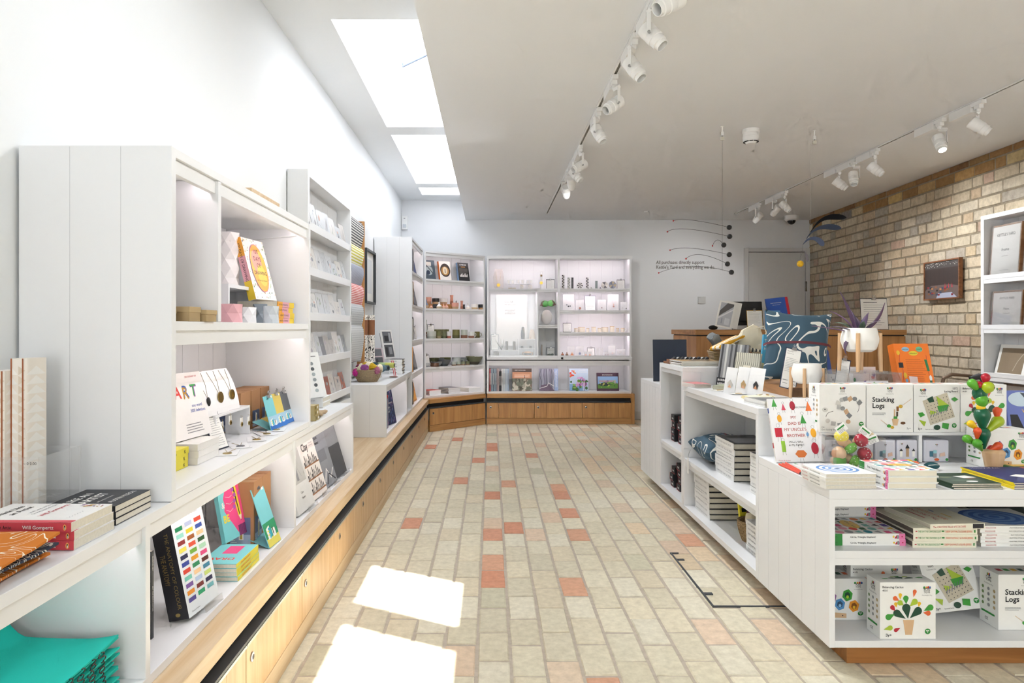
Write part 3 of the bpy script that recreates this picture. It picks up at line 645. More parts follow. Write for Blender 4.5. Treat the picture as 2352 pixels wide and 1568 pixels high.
def ordn(i, n):
    if n == 1: return 'alone'
    if i == n-1: return 'topmost'
    return ['bottom', 'second from bottom', 'third from bottom', 'fourth from bottom', 'fifth from bottom', 'sixth from bottom', 'seventh from bottom', 'eighth from bottom', 'ninth from bottom', 'tenth from bottom', 'eleventh from bottom', 'twelfth from bottom', 'thirteenth from bottom', 'fourteenth from bottom'][i]
def stack(n, p, a, w, h, t, desc, group, jit=.004, top=None, **k):
    """n lying copies; p is the spine-side corner"""
    first = None; res = []
    for i in range(n):
        q = Vector(p)+Vector((random.uniform(-jit, jit), random.uniform(-jit, jit), i*(t+.0003)+.0004))
        M = flat(q, a+random.uniform(-1, 1)*jit*250); lb = '%s, %s in pile' % (desc, ordn(i, n))
        if first is None: first = book(M, w, h, t, label=lb, group=group, **k); res.append(first)
        else: res.append(dup(first, M, lb))
    return res
def lines(n, x0, x1, y0, y1, m, th=.006, rag=.25):
    L_ = []
    for i in range(n):
        y = y1-(y1-y0)*i/max(1, n-1); L_.append(('r', x0, y, (x1-x0)*(1-rag*random.random()), th, m))
    return L_
TXTG = col('#8e8e92', .7)
def clip_parts(o, w, h, z=0, s=1.0, name='bulldog_clip'):
    g = G(); g.prism([(-.012*s, -.006*s), (.012*s, -.006*s), (.009*s, .007*s), (-.009*s, .007*s)], -.004*s, .006*s, CHROME, T(w/2, h-.004*s, z))
    for sx in (-1, 1): g.tube([(w/2+sx*.007*s, h+.003*s, z+.004*s), (w/2+sx*.010*s, h+.012*s, z+.008*s), (w/2+sx*.004*s, h+.018*s, z+.009*s), (w/2+sx*.002*s, h+.006*s, z+.005*s)], .0012*s, CHROME, 5)
    return g.build(name, o)
def clipboard(M, w, h, bcol, label, art=None, group=None, s=1.0, name='clipboard', cat='clipboard', pap=True):
    g = G(); g.box(0, 0, 0, w, h, .003, bcol); o = g.build(name, None, mat=M, bevel=.0008)
    if pap:
        p = G(); p.box(.004, .004, .0032, w-.004, h-.006, .0040, PAPER)
        p.art(art or [('r', .12, .86, .5, .018, INK)]+lines(10, .12, .88, .15, .78, TXTG, .008), w, h, T(0, 0, .0042)); p.build('paper', o)
    clip_parts(o, w, h, .004, s)
    return tag(o, label, cat, group)
def easel(M, w, label, group='clear book easels'):
    """clear acrylic easel lip in front of a leaning book; local frame of the book's foot"""
    g = G(); g.box(w*.2, -.002, -.03, w*.8, .0, .028, ACR); g.box(w*.2, -.002, .026, w*.8, .016, .0285, ACR); g.box(w*.3, -.002, -.03, w*.7, .09, -.027, ACR)
    return tag(g.build('book_easel', None, mat=M), label, 'book stand', group)
def carton(p, a, w, d, h, body, label, art=None, name='kraft_box', cat='box', group=None, side=None):
    g = G(); g.box(0, 0, 0, w, d, h, body)
    g.box(-.0003, -.0003, h-.035, w+.0003, d+.0003, h-.0342, GREYP) if False else None
    g.box(.001, d*.49, h, w-.001, d*.5, h+.0004, col('#7d5838', .8))
    o = g.build(name, None, mat=flat(Vector(p)+Vector((0, 0, .0005)), a), bevel=.001)
    if art:
        for fr, ww in ((frame((0, -.0004, 0), (1, 0, 0), (0, 0, 1)), w), (frame((w+.0004, 0, 0), (0, 1, 0), (0, 0, 1)), d)):
            q = G(); q.art(art, ww, h, fr); q.build('label_print', o)
    return tag(o, label, cat, group)
# ============================================================ left ledge, nearest the camera
RED = col('#c9414d', .5); PINK = col('#e8506e', .5)
zl = .7205
PENG = [('c', .945, .5, .016, .34, col('#e9a05a')), ('c', .945, .5, .007, .22, INK), ('c', .947, .42, .0035, .14, PAPER)]
stack(3, (-.752, 1.222, zl), 90, .132, .198, .0165, 'white paperback with red spine', 'think-like-an-artist paperbacks on the ledge', jit=.005,
    cov=col('#f2f0ee', .4), spc=RED, hard=False,
    front=[('r', 0, 0, .12, 1, col('#d6505c')), ('t', .30, .80, .085, 'Think Like', INK, {'b': 1, 'rot': 0}), ('t', .36, .70, .085, 'an Artist', INK, {'b': 1}),
        ('t', .40, .58, .05, '... and Lead a More', TXTG), ('t', .40, .52, .05, 'Creative, Productive Life', TXTG, {'fit': .55}), ('t', .32, .40, .075, 'Will Gompertz', RED, {'b': .6, 'fit': .62}),
        ('c', .17, .93, .022, .014, col('#d4552f'))]+[('c', .90+random.uniform(-.09, .06), .10+random.uniform(-.06, .16), random.uniform(.004, .03), random.uniform(.003, .02), random.choice([col('#8b4f92'), col('#c9973c'), col('#b0408a')])) for _ in range(16)]
        +[('l', [(.2+.02*i, .12+.015*math.sin(i*2.1)) for i in range(20)], .0006, TXTG)],
    sp=[('t', .18, .30, .55, 'Think Like an Artist', INK, {'b': .5, 'fit': .28}), ('t', .56, .30, .55, 'Will Gompertz', PAPER, {'b': 1.2, 'fit': .3})]+PENG)
stack(3, (-.756, 1.378, zl), 90, .142, .142, .0128, 'black square paperback with hand-lettered title', 'black artist paperbacks on the ledge', jit=.003,
    cov=col('#1f2129', .45), hard=False, front=[('t', .12, .72, .17, 'LIKE AN', PAPER, {'b': 2}), ('t', .12, .50, .2, 'ARTIST', PAPER, {'b': 2}), ('t', .2, .36, .06, 'and ways to share', PAPER), ('t', .2, .16, .11, 'AUSTIN KLEON', PAPER, {'b': 1, 'fit': .7})],
    sp=[('c', .94, .5, .02, .2, TXTG), ('c', .86, .5, .02, .2, TXTG)])
def sheet(g, x0, x1, y0, y1, th, m, wob=.003, seed=0, nx=18, ny=18, zf=None, sag=.01):
    """a soft folded cloth slab with rounded, wavy edges"""
    rnd = random.Random(seed); ph = [rnd.uniform(0, 6) for _ in range(4)]; V = []; P = []
    for s_ in (0, 1):
        for i in range(nx+1):
            for j in range(ny+1):
                u, v = i/nx, j/ny; e = min(u, 1-u, v, 1-v); rr = min(1, e/.04+.08) if e < .04 else 1
                x = x0+(x1-x0)*u+wob*math.sin(v*7+ph[0]); y = y0+(y1-y0)*v+wob*math.sin(u*6+ph[1])
                zb = wob*.7*math.sin(u*5+ph[2])*math.sin(v*4+ph[3])+(zf(u, v) if zf else 0)
                k = math.sqrt(max(0, 1-(1-rr)**2)); V.append((x, y, zb+th/2+(th/2*k if s_ else -th/2*k)))
    n = (nx+1)*(ny+1)
    for i in range(nx):
        for j in range(ny):
            a = i*(ny+1)+j; P.append((a, a+1, a+ny+2, a+ny+1)); b = a+n; P.append((b, b+ny+1, b+ny+2, b+1))
    bd = [i*(ny+1) for i in range(nx+1)]+[nx*(ny+1)+j for j in range(1, ny+1)]+[i*(ny+1)+ny for i in range(nx-1, -1, -1)]+[j for j in range(ny-1, 0, -1)]
    for a, b in zip(bd, bd[1:]+bd[:1]): P.append((a, b, b+n, a+n))
    return g.add(V, P, m, True)
def clothprint(key, base, line, scale=9, thr=.03, dist=3):
    m, N, L, b = newmat(key); tc = N.new('ShaderNodeTexCoord'); n = N.new('ShaderNodeTexNoise'); n.inputs['Scale'].default_value = scale; n.inputs['Detail'].default_value = 0; n.inputs['Distortion'].default_value = dist
    L.new(tc.outputs['Object'], n.inputs['Vector'])
    a = N.new('ShaderNodeMath'); a.operation = 'PINGPONG'; a.inputs[1].default_value = .09; L.new(n.outputs[0], a.inputs[0])
    c = N.new('ShaderNodeMath'); c.operation = 'LESS_THAN'; c.inputs[1].default_value = thr*.3; L.new(a.outputs[0], c.inputs[0])
    mx = N.new('ShaderNodeMixRGB'); mx.inputs[1].default_value = (*lin(base), 1); mx.inputs[2].default_value = (*lin(line), 1)
    L.new(c.outputs[0], mx.inputs[0]); L.new(mx.outputs[0], b.inputs['Base Color']); b.inputs['Roughness'].default_value = .9
    w_ = N.new('ShaderNodeTexNoise'); w_.inputs['Scale'].default_value = 900; L.new(tc.outputs['Object'], w_.inputs['Vector'])
    bp = N.new('ShaderNodeBump'); bp.inputs['Strength'].default_value = .25; bp.inputs['Distance'].default_value = .001; L.new(w_.outputs[0], bp.inputs['Height']); L.new(bp.outputs[0], b.inputs['Normal'])
    return m
ORG = clothprint('orange_linen', '#c9741f', '#efe4d2', 10, .035, 2.5); NVY = clothprint('navy_pattern', '#2b3346', '#d8d5cc', 14, .1, 4)
for i, (m, lb, nm) in enumerate(((ORG, 'orange tea towel with white line print under the navy one', 0), (NVY, 'navy and white patterned tea towel between two orange ones', 1), (ORG, 'orange tea towel with white lines on top of the towel pile', 2))):
    g = G(); dx_ = (-.012, 0, .008)[i]; sheet(g, -.26, dx_, -.30, -.005*i, .0105, m, .004, i, zf=lambda u, v, i=i: .004*i*(v > .8)*(v-.8)*5)
    o = g.build('tea_towel', None, loc=(-.752, 1.19, zl+.0035+i*.0135)); tag(o, lb, 'tea towel', 'folded tea towels on the ledge')
# triangle patterned gift wrap packs in a clear holder
g = None
TRI = []
for i, (x, y, hgt, r) in enumerate(((-1.045, 1.40, .30, 0), (-1.01, 1.42, .31, 5), (-.975, 1.44, .335, -4))):
    g = G(); m0 = col('#ebe5dc', .6); g.box(-.016, -.03, 0, .016, .03, hgt, m0)
    for k in range(int(hgt/.02)):
        z = k*.02
        for f, s_ in ((-.0304, 1),):
            g.add([(-.016, f, z+.001), (.0, f, z+.001), (-.016, f, z+.019)], [(0, 1, 2)], PAPER); g.add([(.001, f, z+.001), (.016, f, z+.010), (.001, f, z+.019)], [(0, 1, 2)], col('#d9cdbb'))
        g.add([(.0163, -.028, z+.001), (.0163, .028, z+.001), (.0163, 0, z+.019)], [(0, 1, 2)], PAPER)
    for xx in (-.016, .009): g.box(xx, -.0308, 0, xx+.003, -.0303, hgt, col('#9c5b38'))
    o = g.build('gift_wrap_pack', None, loc=(x, y, zl+.0005), rot=math.radians(r)); tag(o, ['white triangle-patterned gift wrap pack at the left of the clear holder', 'white triangle-patterned gift wrap pack in the middle of the clear holder', 'tallest white triangle-patterned gift wrap pack, right one in the clear holder'][i], 'gift wrap', 'gift wrap packs by the tall unit')
g = G(); g.box(-1.07, 1.365, zl, -.905, 1.368, zl+.14, ACR); g.box(-.905, 1.365, zl, -.902, 1.50, zl+.14, ACR); g.box(-1.07, 1.5, zl, -.902, 1.503, zl+.14, ACR)
g.text('~ 0 0.00', 0, 0, .008, INK, frame((-.935, 1.3645, zl+.125), (1, 0, 0), (0, 0, 1))); tag(g.build('acrylic_holder'), 'clear acrylic box holding the triangle-patterned gift wrap', 'holder')
# turquoise tote bags folded in a pile, bottom-left compartment
TQ = clothprint('turquoise_cotton', '#12bdae', '#12bdae', 3, .01, 0)
NB = 11
for i in range(NB):
    z = .3745+i*.0098; last = i == NB-1
    def zf(u, v, i=i, last=last): return (.004+.0018*i)*max(0, 1-u*3.2)**2*5*(i/NB)+.012*(i/NB)*max(0, (u-.75)*4)**2*max(0, v-.3)
    g = G(); random.seed(50+i); e = (-.006*(NB-i)+random.uniform(-.006, .006)) if i < NB-3 else random.uniform(-.004, .01)
    sheet(g, -.30, -.035-e*.6 if last else -.03+.0*e-random.uniform(0, .010), 0.02, .40-.008*(i % 3), .0088, TQ, .003, 20+i, zf=zf)
    o = g.build('tote_bag', None, loc=(-.735, 1.02, z))
    q = G()
    for k in range(9): # black printed loops on the folded front edge
        yy = .05+k*.034+random.uniform(-.004, .004); a0 = random.uniform(.4, 1.2)
        q.tube([(-.030+.0*a, yy+.010*math.sin(a*6.283), .0045+.0042*math.cos(a*6.283)) for a in [t/8*a0 for t in range(9)]], .0012, BLACK, 5)
    q.build('loop_print', o)
    tag(o, 'turquoise cotton tote bag folded flat, %s of the pile' % ordn(i, NB), 'tote bag', 'turquoise tote bags folded in a pile')
# ============================================================ low unit, middle compartment
zf_ = ZB+TH+.0005
book(stand((-.812, 1.632, zf_), 180), .15, .21, .011, col('#2f3338', .4), sp=[('t', .06, .3, .5, 'READING ART', PAPER, {'fit': .2}), ('t', .40, .3, .5, 'ART FOR BOOK LOVERS', PAPER, {'fit': .3})], hard=False, label='thin dark grey book standing spine out beside the low divider')
SW = ['#1f8f62', '#b9c6e6', '#d6503c', '#8fd0c4', '#d9c93a', '#3c57a6', '#933236', '#a85f2c', '#efc695', '#e9da5a', '#e2583f', '#2c5a33', '#2b2e52', '#72ad3e', '#a9d5b9', '#33459a', '#e8a32e', '#de4f86', '#d94333', '#25885c', '#5a2c28', '#79c9bb', '#edc79a', '#3a7fa0', '#74539c', '#b0c6e4', '#c3d77a', '#dd8b2a', '#712a2c', '#2a2c52', '#514a93', '#29a070', '#6fb3bd']
fr = [('r', 0, 0, 1, 1, col('#e3e9ee', .35))]
for i, c in enumerate(SW): fr.append(('r', .08+(i % 3)*.30, .83-(i//3)*.069-.01*(i % 3 == 0), .22, .042, col(c, .4)))
fr += [('t', .5, .93, .018, 'THE TIMES OF COLOUR PAINT AND PIGMENT', TXTG, {'al': 'c', 'fit': .8}), ('t', .1, .035, .02, 'Thames & Hudson', INK), ]
GOLD = col('#a9935a', .4, .4)
AM = lean((-.815, 1.728, zf_), 84, 12)
book(AM, .150, .262, .055, col('#2b2b30', .45), front=fr, sp=[('t', .16, .56, .27, 'THE ANATOMY OF COLOUR', GOLD, {'fit': .74}), ('t', .36, .18, .36, 'THE ANATOMY', GOLD, {'fit': .3}), ('c', .95, .5, .018, .12, GOLD)], label='thick black-spined colour anatomy book with grid of colour swatches on its cover')
easel(AM @ T(0, -.0005, .056), .150, 'clear acrylic lip under the colour swatch book')
HAND = [('r', 0, 0, 1, 1, col('#7fd0d4', .4)),
  ('p', [(.44, .06), (.70, .08), (.72, .2), (.86, .35), (.85, .5), (.72, .66), (.60, .74), (.50, .86), (.40, .84), (.36, .74), (.22, .68), (.14, .58), (.16, .50), (.12, .42), (.18, .34), (.30, .22)], col('#ee4f8c')),
  ('r', .46, .0, .26, .15, col('#8a3a6a'))]+[('r', .47+.05*k, .0, .012, .15, col('#4a3a70')) for k in range(5)]+[
  ('p', [(.42, .80), (.56, .80), (.62, .28), (.58, .20), (.52, .28)], col('#efd83c')), ('p', [(.46, .80), (.50, .80), (.575, .30), (.555, .28)], INK), ('p', [(.53, .28), (.62, .28), (.585, .19)], col('#f2e6d2')), ('p', [(.575, .215), (.595, .215), (.585, .19)], INK),
  ('c', .49, .86, .05, .04, PAPER), ('r', .42, .78, .14, .02, INK)]+[('c', x, y, .045, .03, col('#b05ab0')) for x, y in ((.46, .66), (.50, .58), (.47, .50), (.44, .42), (.66, .58))]+[
  ('l', [(.2, .60), (.32, .57), (.42, .59)], .0012, PAPER), ('l', [(.2, .51), (.32, .48), (.42, .50)], .0012, PAPER), ('l', [(.18, .42), (.30, .38), (.40, .41)], .0012, PAPER),
  ('t', .74, .86, .11, 'H', col('#3a9a4e'), {'b': 3}), ('t', .78, .70, .11, 'A', col('#e0453a'), {'b': 3}), ('t', .80, .54, .11, 'P', col('#efd83c'), {'b': 3}), ('t', .81, .40, .11, 'P', col('#a75fb8'), {'b': 3}), ('t', .82, .26, .11, 'Y', col('#5a5fb0'), {'b': 3}),
  ('t', .04, .80, .12, 'DRAW ON', col('#e0453a'), {'b': 3, 'fit': .36}), ('t', .06, .46, .11, '&', PAPER, {'b': 3}), ('t', .05, .26, .14, 'BE', col('#efd83c'), {'b': 3})]
HM = lean((-.862, 2.185, zf_+.052), 80, 11)
hb = book(HM, .185, .235, .014, col('#7fd0d4', .4), front=HAND, hard=False, label='turquoise drawing book with a pink hand gripping a pencil on its cover', back=PAPER)
YEL = col('#e8dc3a', .45)
stack(4, (-.745, 2.19, zf_), 180, .115, .185, .0125, 'drawing book with yellow spine below the pink hand cover', 'yellow-spined drawing books', jit=.003, cov=col('#7fd0d4', .4), spc=YEL, hard=False,
   front=[('r', 0, 0, 1, 1, col('#7fd0d4')), ('t', .2, .7, .16, 'DRAW', col('#e0453a'), {'b': 3}), ('r', .3, .1, .4, .4, col('#ee4f8c'))], sp=[('t', .18, .25, .6, 'DRAW ON & BE HAPPY', RED, {'b': 1, 'fit': .6})])
LBL = [('r', .12, .04, .76, .42, col('#5d6d92')), ('r', .12, .04, .76, .16, col('#9fb2cc')), ('p', [(.45, .12), (.62, .12), (.62, .36), (.45, .40)], PAPER), ('r', .5, .13, .08, .2, col('#c9b14a')), ('r', .18, .08, .2, .01, PAPER), ('r', .18, .11, .14, .01, PAPER)]
carton((-.895, 2.31, zf_), 0, .092, .088, .222, KRAFT, 'brown kraft box with blue label behind the turquoise clip card, nearer one', LBL, group='kraft boxes in the low unit')
carton((-.895, 2.40, zf_), 0, .092, .088, .222, KRAFT, 'brown kraft box behind the turquoise clip card, farther one against divider', LBL, group='kraft boxes in the low unit')
def clipcard(M, w, h, c1, c2, label, group=None):
    g = G(); g.box(0, 0, 0, w, h, .0025, col(c1, .45))
    g.art([('r', 0, 0, 1, .40, col(c2, .45)), ('r', .0, .0, 1, .14, col('#2f74c8' if c2 != '#2f9a6c' else '#e6dc6a')), ('p', [(.15, .12), (.42, .12), (.42, .34), (.15, .30)], PAPER), ('p', [(.30, .12), (.5, .16), (.5, .30), (.3, .3)], col('#39b0c8')), ('r', .55, .12, .25, .14, PAPER), ('r', .60, .16, .06, .12, INK), ('r', .2, .18, .15, .02, YEL), ('r', .2, .24, .15, .02, YEL), ('r', .75, .92, .16, .05, PAPER)], w, h, T(0, 0, .0026))
    g.box(0, 0, -.0025, w, .004, .0, col(c1)); o = g.build('calendar_card', None, mat=M)
    q = G(); q.add([(0, 0, 0), (w, 0, 0), (w, .05, -.06), (0, .05, -.06), (0, 0, -.001), (w, 0, -.001), (w, .05, -.061), (0, .05, -.061)], [(0, 1, 2, 3), (7, 6, 5, 4), (0, 4, 5, 1), (1, 5, 6, 2), (2, 6, 7, 3), (3, 7, 4, 0)], col(c1)); q.build('easel_flap', o)
    clip_parts(o, w, h, .003, .95); return tag(o, label, 'card', group)
clipcard(lean((-.748, 2.30, zf_+.001), 86, 19), .10, .205, '#7fcdd6', '#2f9a6c', 'tall turquoise clip card with green product picture on the low shelf')
# ---- low unit, right compartment: four display books
B4 = [(2.665, .205, .262, .024, '#dcdcda', [('r', .1, .42, .8, .58, col('#b9b9b6')), ('l', [(.2, .5), (.4, .8), (.3, .95)], .002, TXTG), ('l', [(.7, .5), (.5, .75), (.8, .9)], .002, TXTG), ('r', .42, .46, .12, .4, TXTG), ('t', .42, .26, .05, 'Quiet', INK), ('t', .42, .18, .05, 'Pattern', INK)], [('t', .72, .3, .5, 'CLEARVIEW', TXTG)], 'pale grey book titled Quiet Pattern, leftmost of four leaning in the low unit'),
  (2.90, .20, .27, .022, '#ebe4df', [('t', .12, .78, .17, 'Clay', INK, {'b': 2}), ('t', .62, .86, .03, 'Contemporary', TXTG), ('t', .62, .82, .03, 'ceramic artisans', TXTG)]
    +[('r', 0, y, 1, .022, col('#9a6a4a')) for y in (.08, .30, .52)]+[('r', .06+.085*k, y+.022, .035+.02*((k*7) % 3 == 0), .07+.05*((k*5) % 3), col(['#3b3b3f', '#6d6a68', '#a9a49e', '#55504e'][k % 4])) for y in (.08, .30, .52) for k in range(10)], [], 'book titled Clay with shelves of dark pots on its cover'),
  (3.125, .185, .265, .02, '#8f9299', [('t', .1, .86, .08, 'studio', INK, {'b': 1}), ('t', .1, .77, .08, 'voices', INK, {'b': 1}), ('r', .1, .45, .6, .2, col('#7d8087')), ('l', [(.1, .1), (.4, .3), (.6, .12), (.9, .26)], .008, PAPER), ('l', [(.2, .05), (.5, .2), (.9, .05)], .006, INK)], [], 'grey book with figure drawing on its cover between Clay and the dark book'),
  (3.325, .20, .27, .02, '#6c6e73', [('r', .0, .0, 1, .58, col('#4c4e52')), ('r', 0, .58, 1, .42, col('#8a8c90'))], [], 'plain dark grey book, rightmost of four leaning in the low unit')]
for i, (y, w, h, t, c, fa, sa, lb) in enumerate(B4):
    M = lean((-.776, y+.012, zf_), 87, 17); book(M, w, h, t, col(c, .5), front=fa, sp=sa, label=lb)
    easel(M @ T(0, -.0005, t+.001), w, 'clear easel under the %s leaning book in the low unit' % ['first', 'second', 'third', 'fourth'][i])
# ============================================================ tall unit, lower compartment
zt2 = .721+TH+.0005
random.seed(21)
stack(3, (-.822, 1.853, zt2), 180, .12, .20, .0178, 'yellow paperback inside the tall unit near its left side', 'yellow paperbacks in the tall unit', jit=.002, cov=col('#e3d63c', .5), hard=False, sp=[('t', .35, .3, .45, 'Clara Drummond', INK, {'fit': .35}), ('t', .86, .2, .7, 'K', INK, {'b': 2})])
WRAP = col('#e9e7e3', .25)
stack(3, (-.802, 1.872, zt2), 90, .145, .12, .0185, 'white shrink-wrapped book beside the yellow paperbacks', 'white wrapped books in the tall unit', jit=.003, cov=WRAP, pages=WRAP, hard=False, sp=[('t', .35, .3, .4, 'CITY PRESS', TXTG, {'fit': .4})])
AC = ['#d8433c', '#3a62b8', '#e8b02e', '#3a9a4e', '#8a3f9a', '#25252a']
M = lean((-.893, 1.80, .80), 82, 13)
o = book(M, .27, .19, .012, col('#f1eeec', .45), front=[('t', .45, .62, .26, 'A', col('#d8433c'), {'b': 3}), ('t', .60, .62, .26, 'R', col('#3a62b8'), {'b': 3}), ('t', .595, .60, .26, 'R', col('#b98a2e'), {'b': 1.2}), ('t', .76, .62, .26, 'T', col('#8a3f9a'), {'b': 3}), ('t', .75, .63, .26, 'T', col('#3a9a4e'), {'b': 1}),
    ('t', .70, .92, .04, 'DICTIONARY OF', RED), ('t', .72, .46, .07, 'one word', col('#4a5fb0')), ('t', .68, .38, .07, '3000 definitions', col('#4a5fb0'), {'fit': .28})]+lines(4, .55, .92, .08, .2, TXTG, .012), label='white landscape book with multicoloured ART lettering on its cover')
g = G(); g.box(-.90, 1.83, zt2, -.86, 2.06, zt2+.003, ACR); g.box(-.90, 1.86, zt2, -.897, 2.03, .798, ACR); g.box(-.898, 1.86, .795, -.86, 2.03, .798, ACR); tag(g.build('book_easel'), 'clear acrylic easel carrying the ART lettered book', 'book stand')
# riser with necklace cards
g = G(); y0, y1 = 2.12, 2.42; g.box(-.94, y0, .838, -.855, y1, .845, PAINT)
for y in (y0, y1-.006): g.box(-.94, y, zt2, -.855, y+.006, .838, PAINT)
tag(g.build('riser_stand'), 'small white table riser holding up the necklace cards', 'riser')
def necklace_card(M, w, h, pend, label, group, name='necklace_card', cord=col('#8a7a55', .4, .5)):
    g = G(); n = 8; V = []; P = []
    for i in range(n+1):
        v = i/n; zz = -.25*h*v*v
        V += [(0, h*v, zz), (w, h*v, zz), (0, h*v, zz-.001), (w, h*v, zz-.001)]
    for i in range(n): a = 4*i; P += [(a, a+1, a+5, a+4), (a+2, a+6, a+7, a+3), (a, a+4, a+6, a+2), (a+1, a+3, a+7, a+5)]
    g.add(V, P, col('#f3f3f4', .3)); o = g.build(name, None, mat=M)
    q = G(); f = lambda x, v: (x*w, v*h, -.25*h*v*v+.002)
    q.tube([f(.25, .97), f(.34, .7), f(.5, .38), f(.66, .7), f(.75, .97)], .0007, cord, 5)
    k, c, r = pend
    if k == 'disc': q.lathe([(.0001, 0), (r, 0), (r, .002), (.0001, .002)], c, T(*f(.5, .36)), 20)
    elif k == 'ring': q.lathe([(r*.5, 0), (r, 0), (r, .003), (r*.5, .003), (r*.5, 0)], c, T(*f(.5, .36)), 20)
    elif k == 'hex': q.lathe([(.0001, 0), (r, 0), (r*.8, .004), (.0001, .004)], c, T(*f(.5, .36)), 6)
    else: q.ball(f(.5, .33), r, c, 10, (.8, 1.3, .5))
    q.build('necklace', o); return tag(o, label, 'necklace', group)
gN = 'necklace cards on the white riser'
necklace_card(lean((-.868, 2.06, .846), 84, 6), .085, .14, ('drop', BLACK, .011), 'curved white necklace card with black oval pendant', gN)
necklace_card(lean((-.868, 2.155, .846), 84, 6), .085, .14, ('disc', BRASS, .018), 'curved white necklace card with solid brass disc pendant', gN)
necklace_card(lean((-.868, 2.250, .846), 84, 6), .085, .14, ('ring', BRASS, .017), 'curved white necklace card with brass ring pendant', gN)
for i, (y, z) in enumerate(((2.16, .80), (2.23, .81), (2.33, .79), (2.40, .785))):
    g = G(); g.box(-.8535, y-.012, z-.005, -.8515, y+.012, z+.022, PAPER); g.lathe([(.004, 0), (.008, 0), (.008, .002), (.004, .002), (.004, 0)], BRASS, frame((-.851, y, z), (0, 1, 0), (0, 0, 1)), 12)
    g.tube([(-.8555, y, z+.028), (-.850, y, z+.030), (-.850, y, z+.008)], .0006, BRASS, 5)
    tag(g.build('earring'), 'brass ring earring hanging from the white riser, %s along it' % ['first', 'second', 'third', 'fourth'][i], 'earring', 'brass earrings on the riser')
clipboard(lean((-.842, 2.07, zt2), 80, 20), .082, .128, NAVY, 'small navy clipboard with printed info sheet before the riser', [('t', .1, .88, .05, 'Just Trade for Kettle\'s Yard', INK, {'fit': .8})]+lines(14, .12, .86, .1, .8, TXTG, .008))
random.seed(5)
for i, (x, y, a, k) in enumerate(((-.79, 2.05, 14, 'd'), (-.80, 2.17, 30, 'o'), (-.79, 2.30, 20, 'd'), (-.80, 2.42, 35, 'd'), (-.79, 2.52, 10, 'r'))):
    g = G(); g.box(-.03, -.05, 0, .03, .05, .0012, col('#f0f0f2', .3)); o = g.build('pendant_card', None, mat=T(x, y, zt2+.0005+.0002*i) @ R(a))
    q = G(); q.tube([(-.015, .05, .0025), (-.004, .01, .0025), (.0, -.012, .0025), (.006, .01, .0025), (.016, .05, .0025)], .0007, BRASS, 5)
    q.lathe([(.004 if k == 'r' else .0001, 0), (.013, 0), (.013, .002), (.004 if k == 'r' else .0001, .002), (.004 if k == 'r' else .0001, 0)], BRASS if k != 'o' else col('#8f9096', .3, 1), T(0, -.018, .0014), 18); q.build('pendant', o)
    tag(o, 'white card with pendant lying flat on the tall unit shelf, %s from the near end' % ['first', 'second', 'third', 'fourth', 'fifth'][i], 'necklace', 'pendant cards lying on the tall unit shelf')
for i, y in enumerate((2.428, 2.534, 2.640)):
    carton((-.990, y, zt2), 0, .10, .098, .142, KRAFT, '%s brown kraft box with blue label in the tall unit' % ['nearest', 'middle', 'farthest'][i], LBL, group='kraft boxes in the tall unit')
for i, (c1, lb) in enumerate((('#7fcdd6', 'turquoise clip card with desk toy picture, first of three in the tall unit'), ('#dfc762', 'yellow clip card with desk toy picture, middle of three'), ('#5a5e66', 'dark grey clip card with desk toy picture, third of three'))):
    clipcard(lean((-.800, 2.482+.092*i, zt2), 86, 15), .082, .128, c1, '#a9cfe4', lb, 'clip cards in the tall unit')
# ---- upper compartments
zu = 1.1355
for i, (y, h, x) in enumerate(((1.60, .030, -.83), (1.668, .036, -.80), (1.745, .030, -.79), (1.60, .03, -.90))):
    g = G(); g.box(0, 0, 0, .062, .064 if i != 3 else .2, h*.62, col('#a8916a', .5)); g.box(-.0015, -.0015, h*.62, .0635, .0655 if i != 3 else .2015, h, col('#b49d75', .5))
    o = g.build('gift_box', None, loc=(x, y, zu), bevel=.0006); tag(o, ['gold card gift box at the left end of the upper shelf', 'gold card gift box in the middle of the row, slightly taller', 'gold card gift box nearest the divider', 'gold card gift box behind the front row, half hidden'][i], 'box', 'gold gift boxes on the tall unit shelf')
def origami(M, r, h, n, m, name, label, cat, waist=.82, rows=1, group=None):
    g = G(); V = []; P = []; L_ = rows*2+1
    for j in range(L_):
        for k in range(n):
            a = 2*math.pi*(k+.5*(j % 2))/n; rr = r*(1 if j % 2 == 0 else waist*1.12); V.append((rr*math.cos(a), rr*math.sin(a), h*j/(L_-1)))
    for j in range(L_-1):
        for k in range(n):
            a, b = j*n+k, j*n+(k+1) % n; c, d = (j+1)*n+k, (j+1)*n+(k+1) % n
            if j % 2 == 0: P += [(a, b, c), (b, d, c)]
            else: P += [(a, b, d), (a, d, c)]
    P.append(tuple(range(n))[::-1]); b0 = len(V)
    for k in range(n): a = 2*math.pi*(k+.5*((L_-1) % 2))/n; V.append((r*.88*math.cos(a), r*.88*math.sin(a), h))
    for k in range(n): a = 2*math.pi*k/n; V.append((r*.7*math.cos(a), r*.7*math.sin(a), h*.25))
    for k in range(n): t0 = (L_-1)*n; P.append((t0+k, t0+(k+1) % n, b0+(k+1) % n, b0+k)); P.append((b0+k, b0+(k+1) % n, b0+n+(k+1) % n, b0+n+k))
    P.append(tuple(b0+n+k for k in range(n)))
    g.add(V, P, m); return tag(g.build(name, None, mat=M), label, cat, group)
g = G(); g.box(0, 0, .118, .17, .32, .13, PAINT); g.box(0, .308, 0, .17, .32, .118, PAINT); g.box(0, 0, 0, .17, .012, .118, PAINT); tag(g.build('riser_stand', None, loc=(-1.04, 2.26, zu)), 'white box riser under the faceted vase in the upper compartment', 'riser')
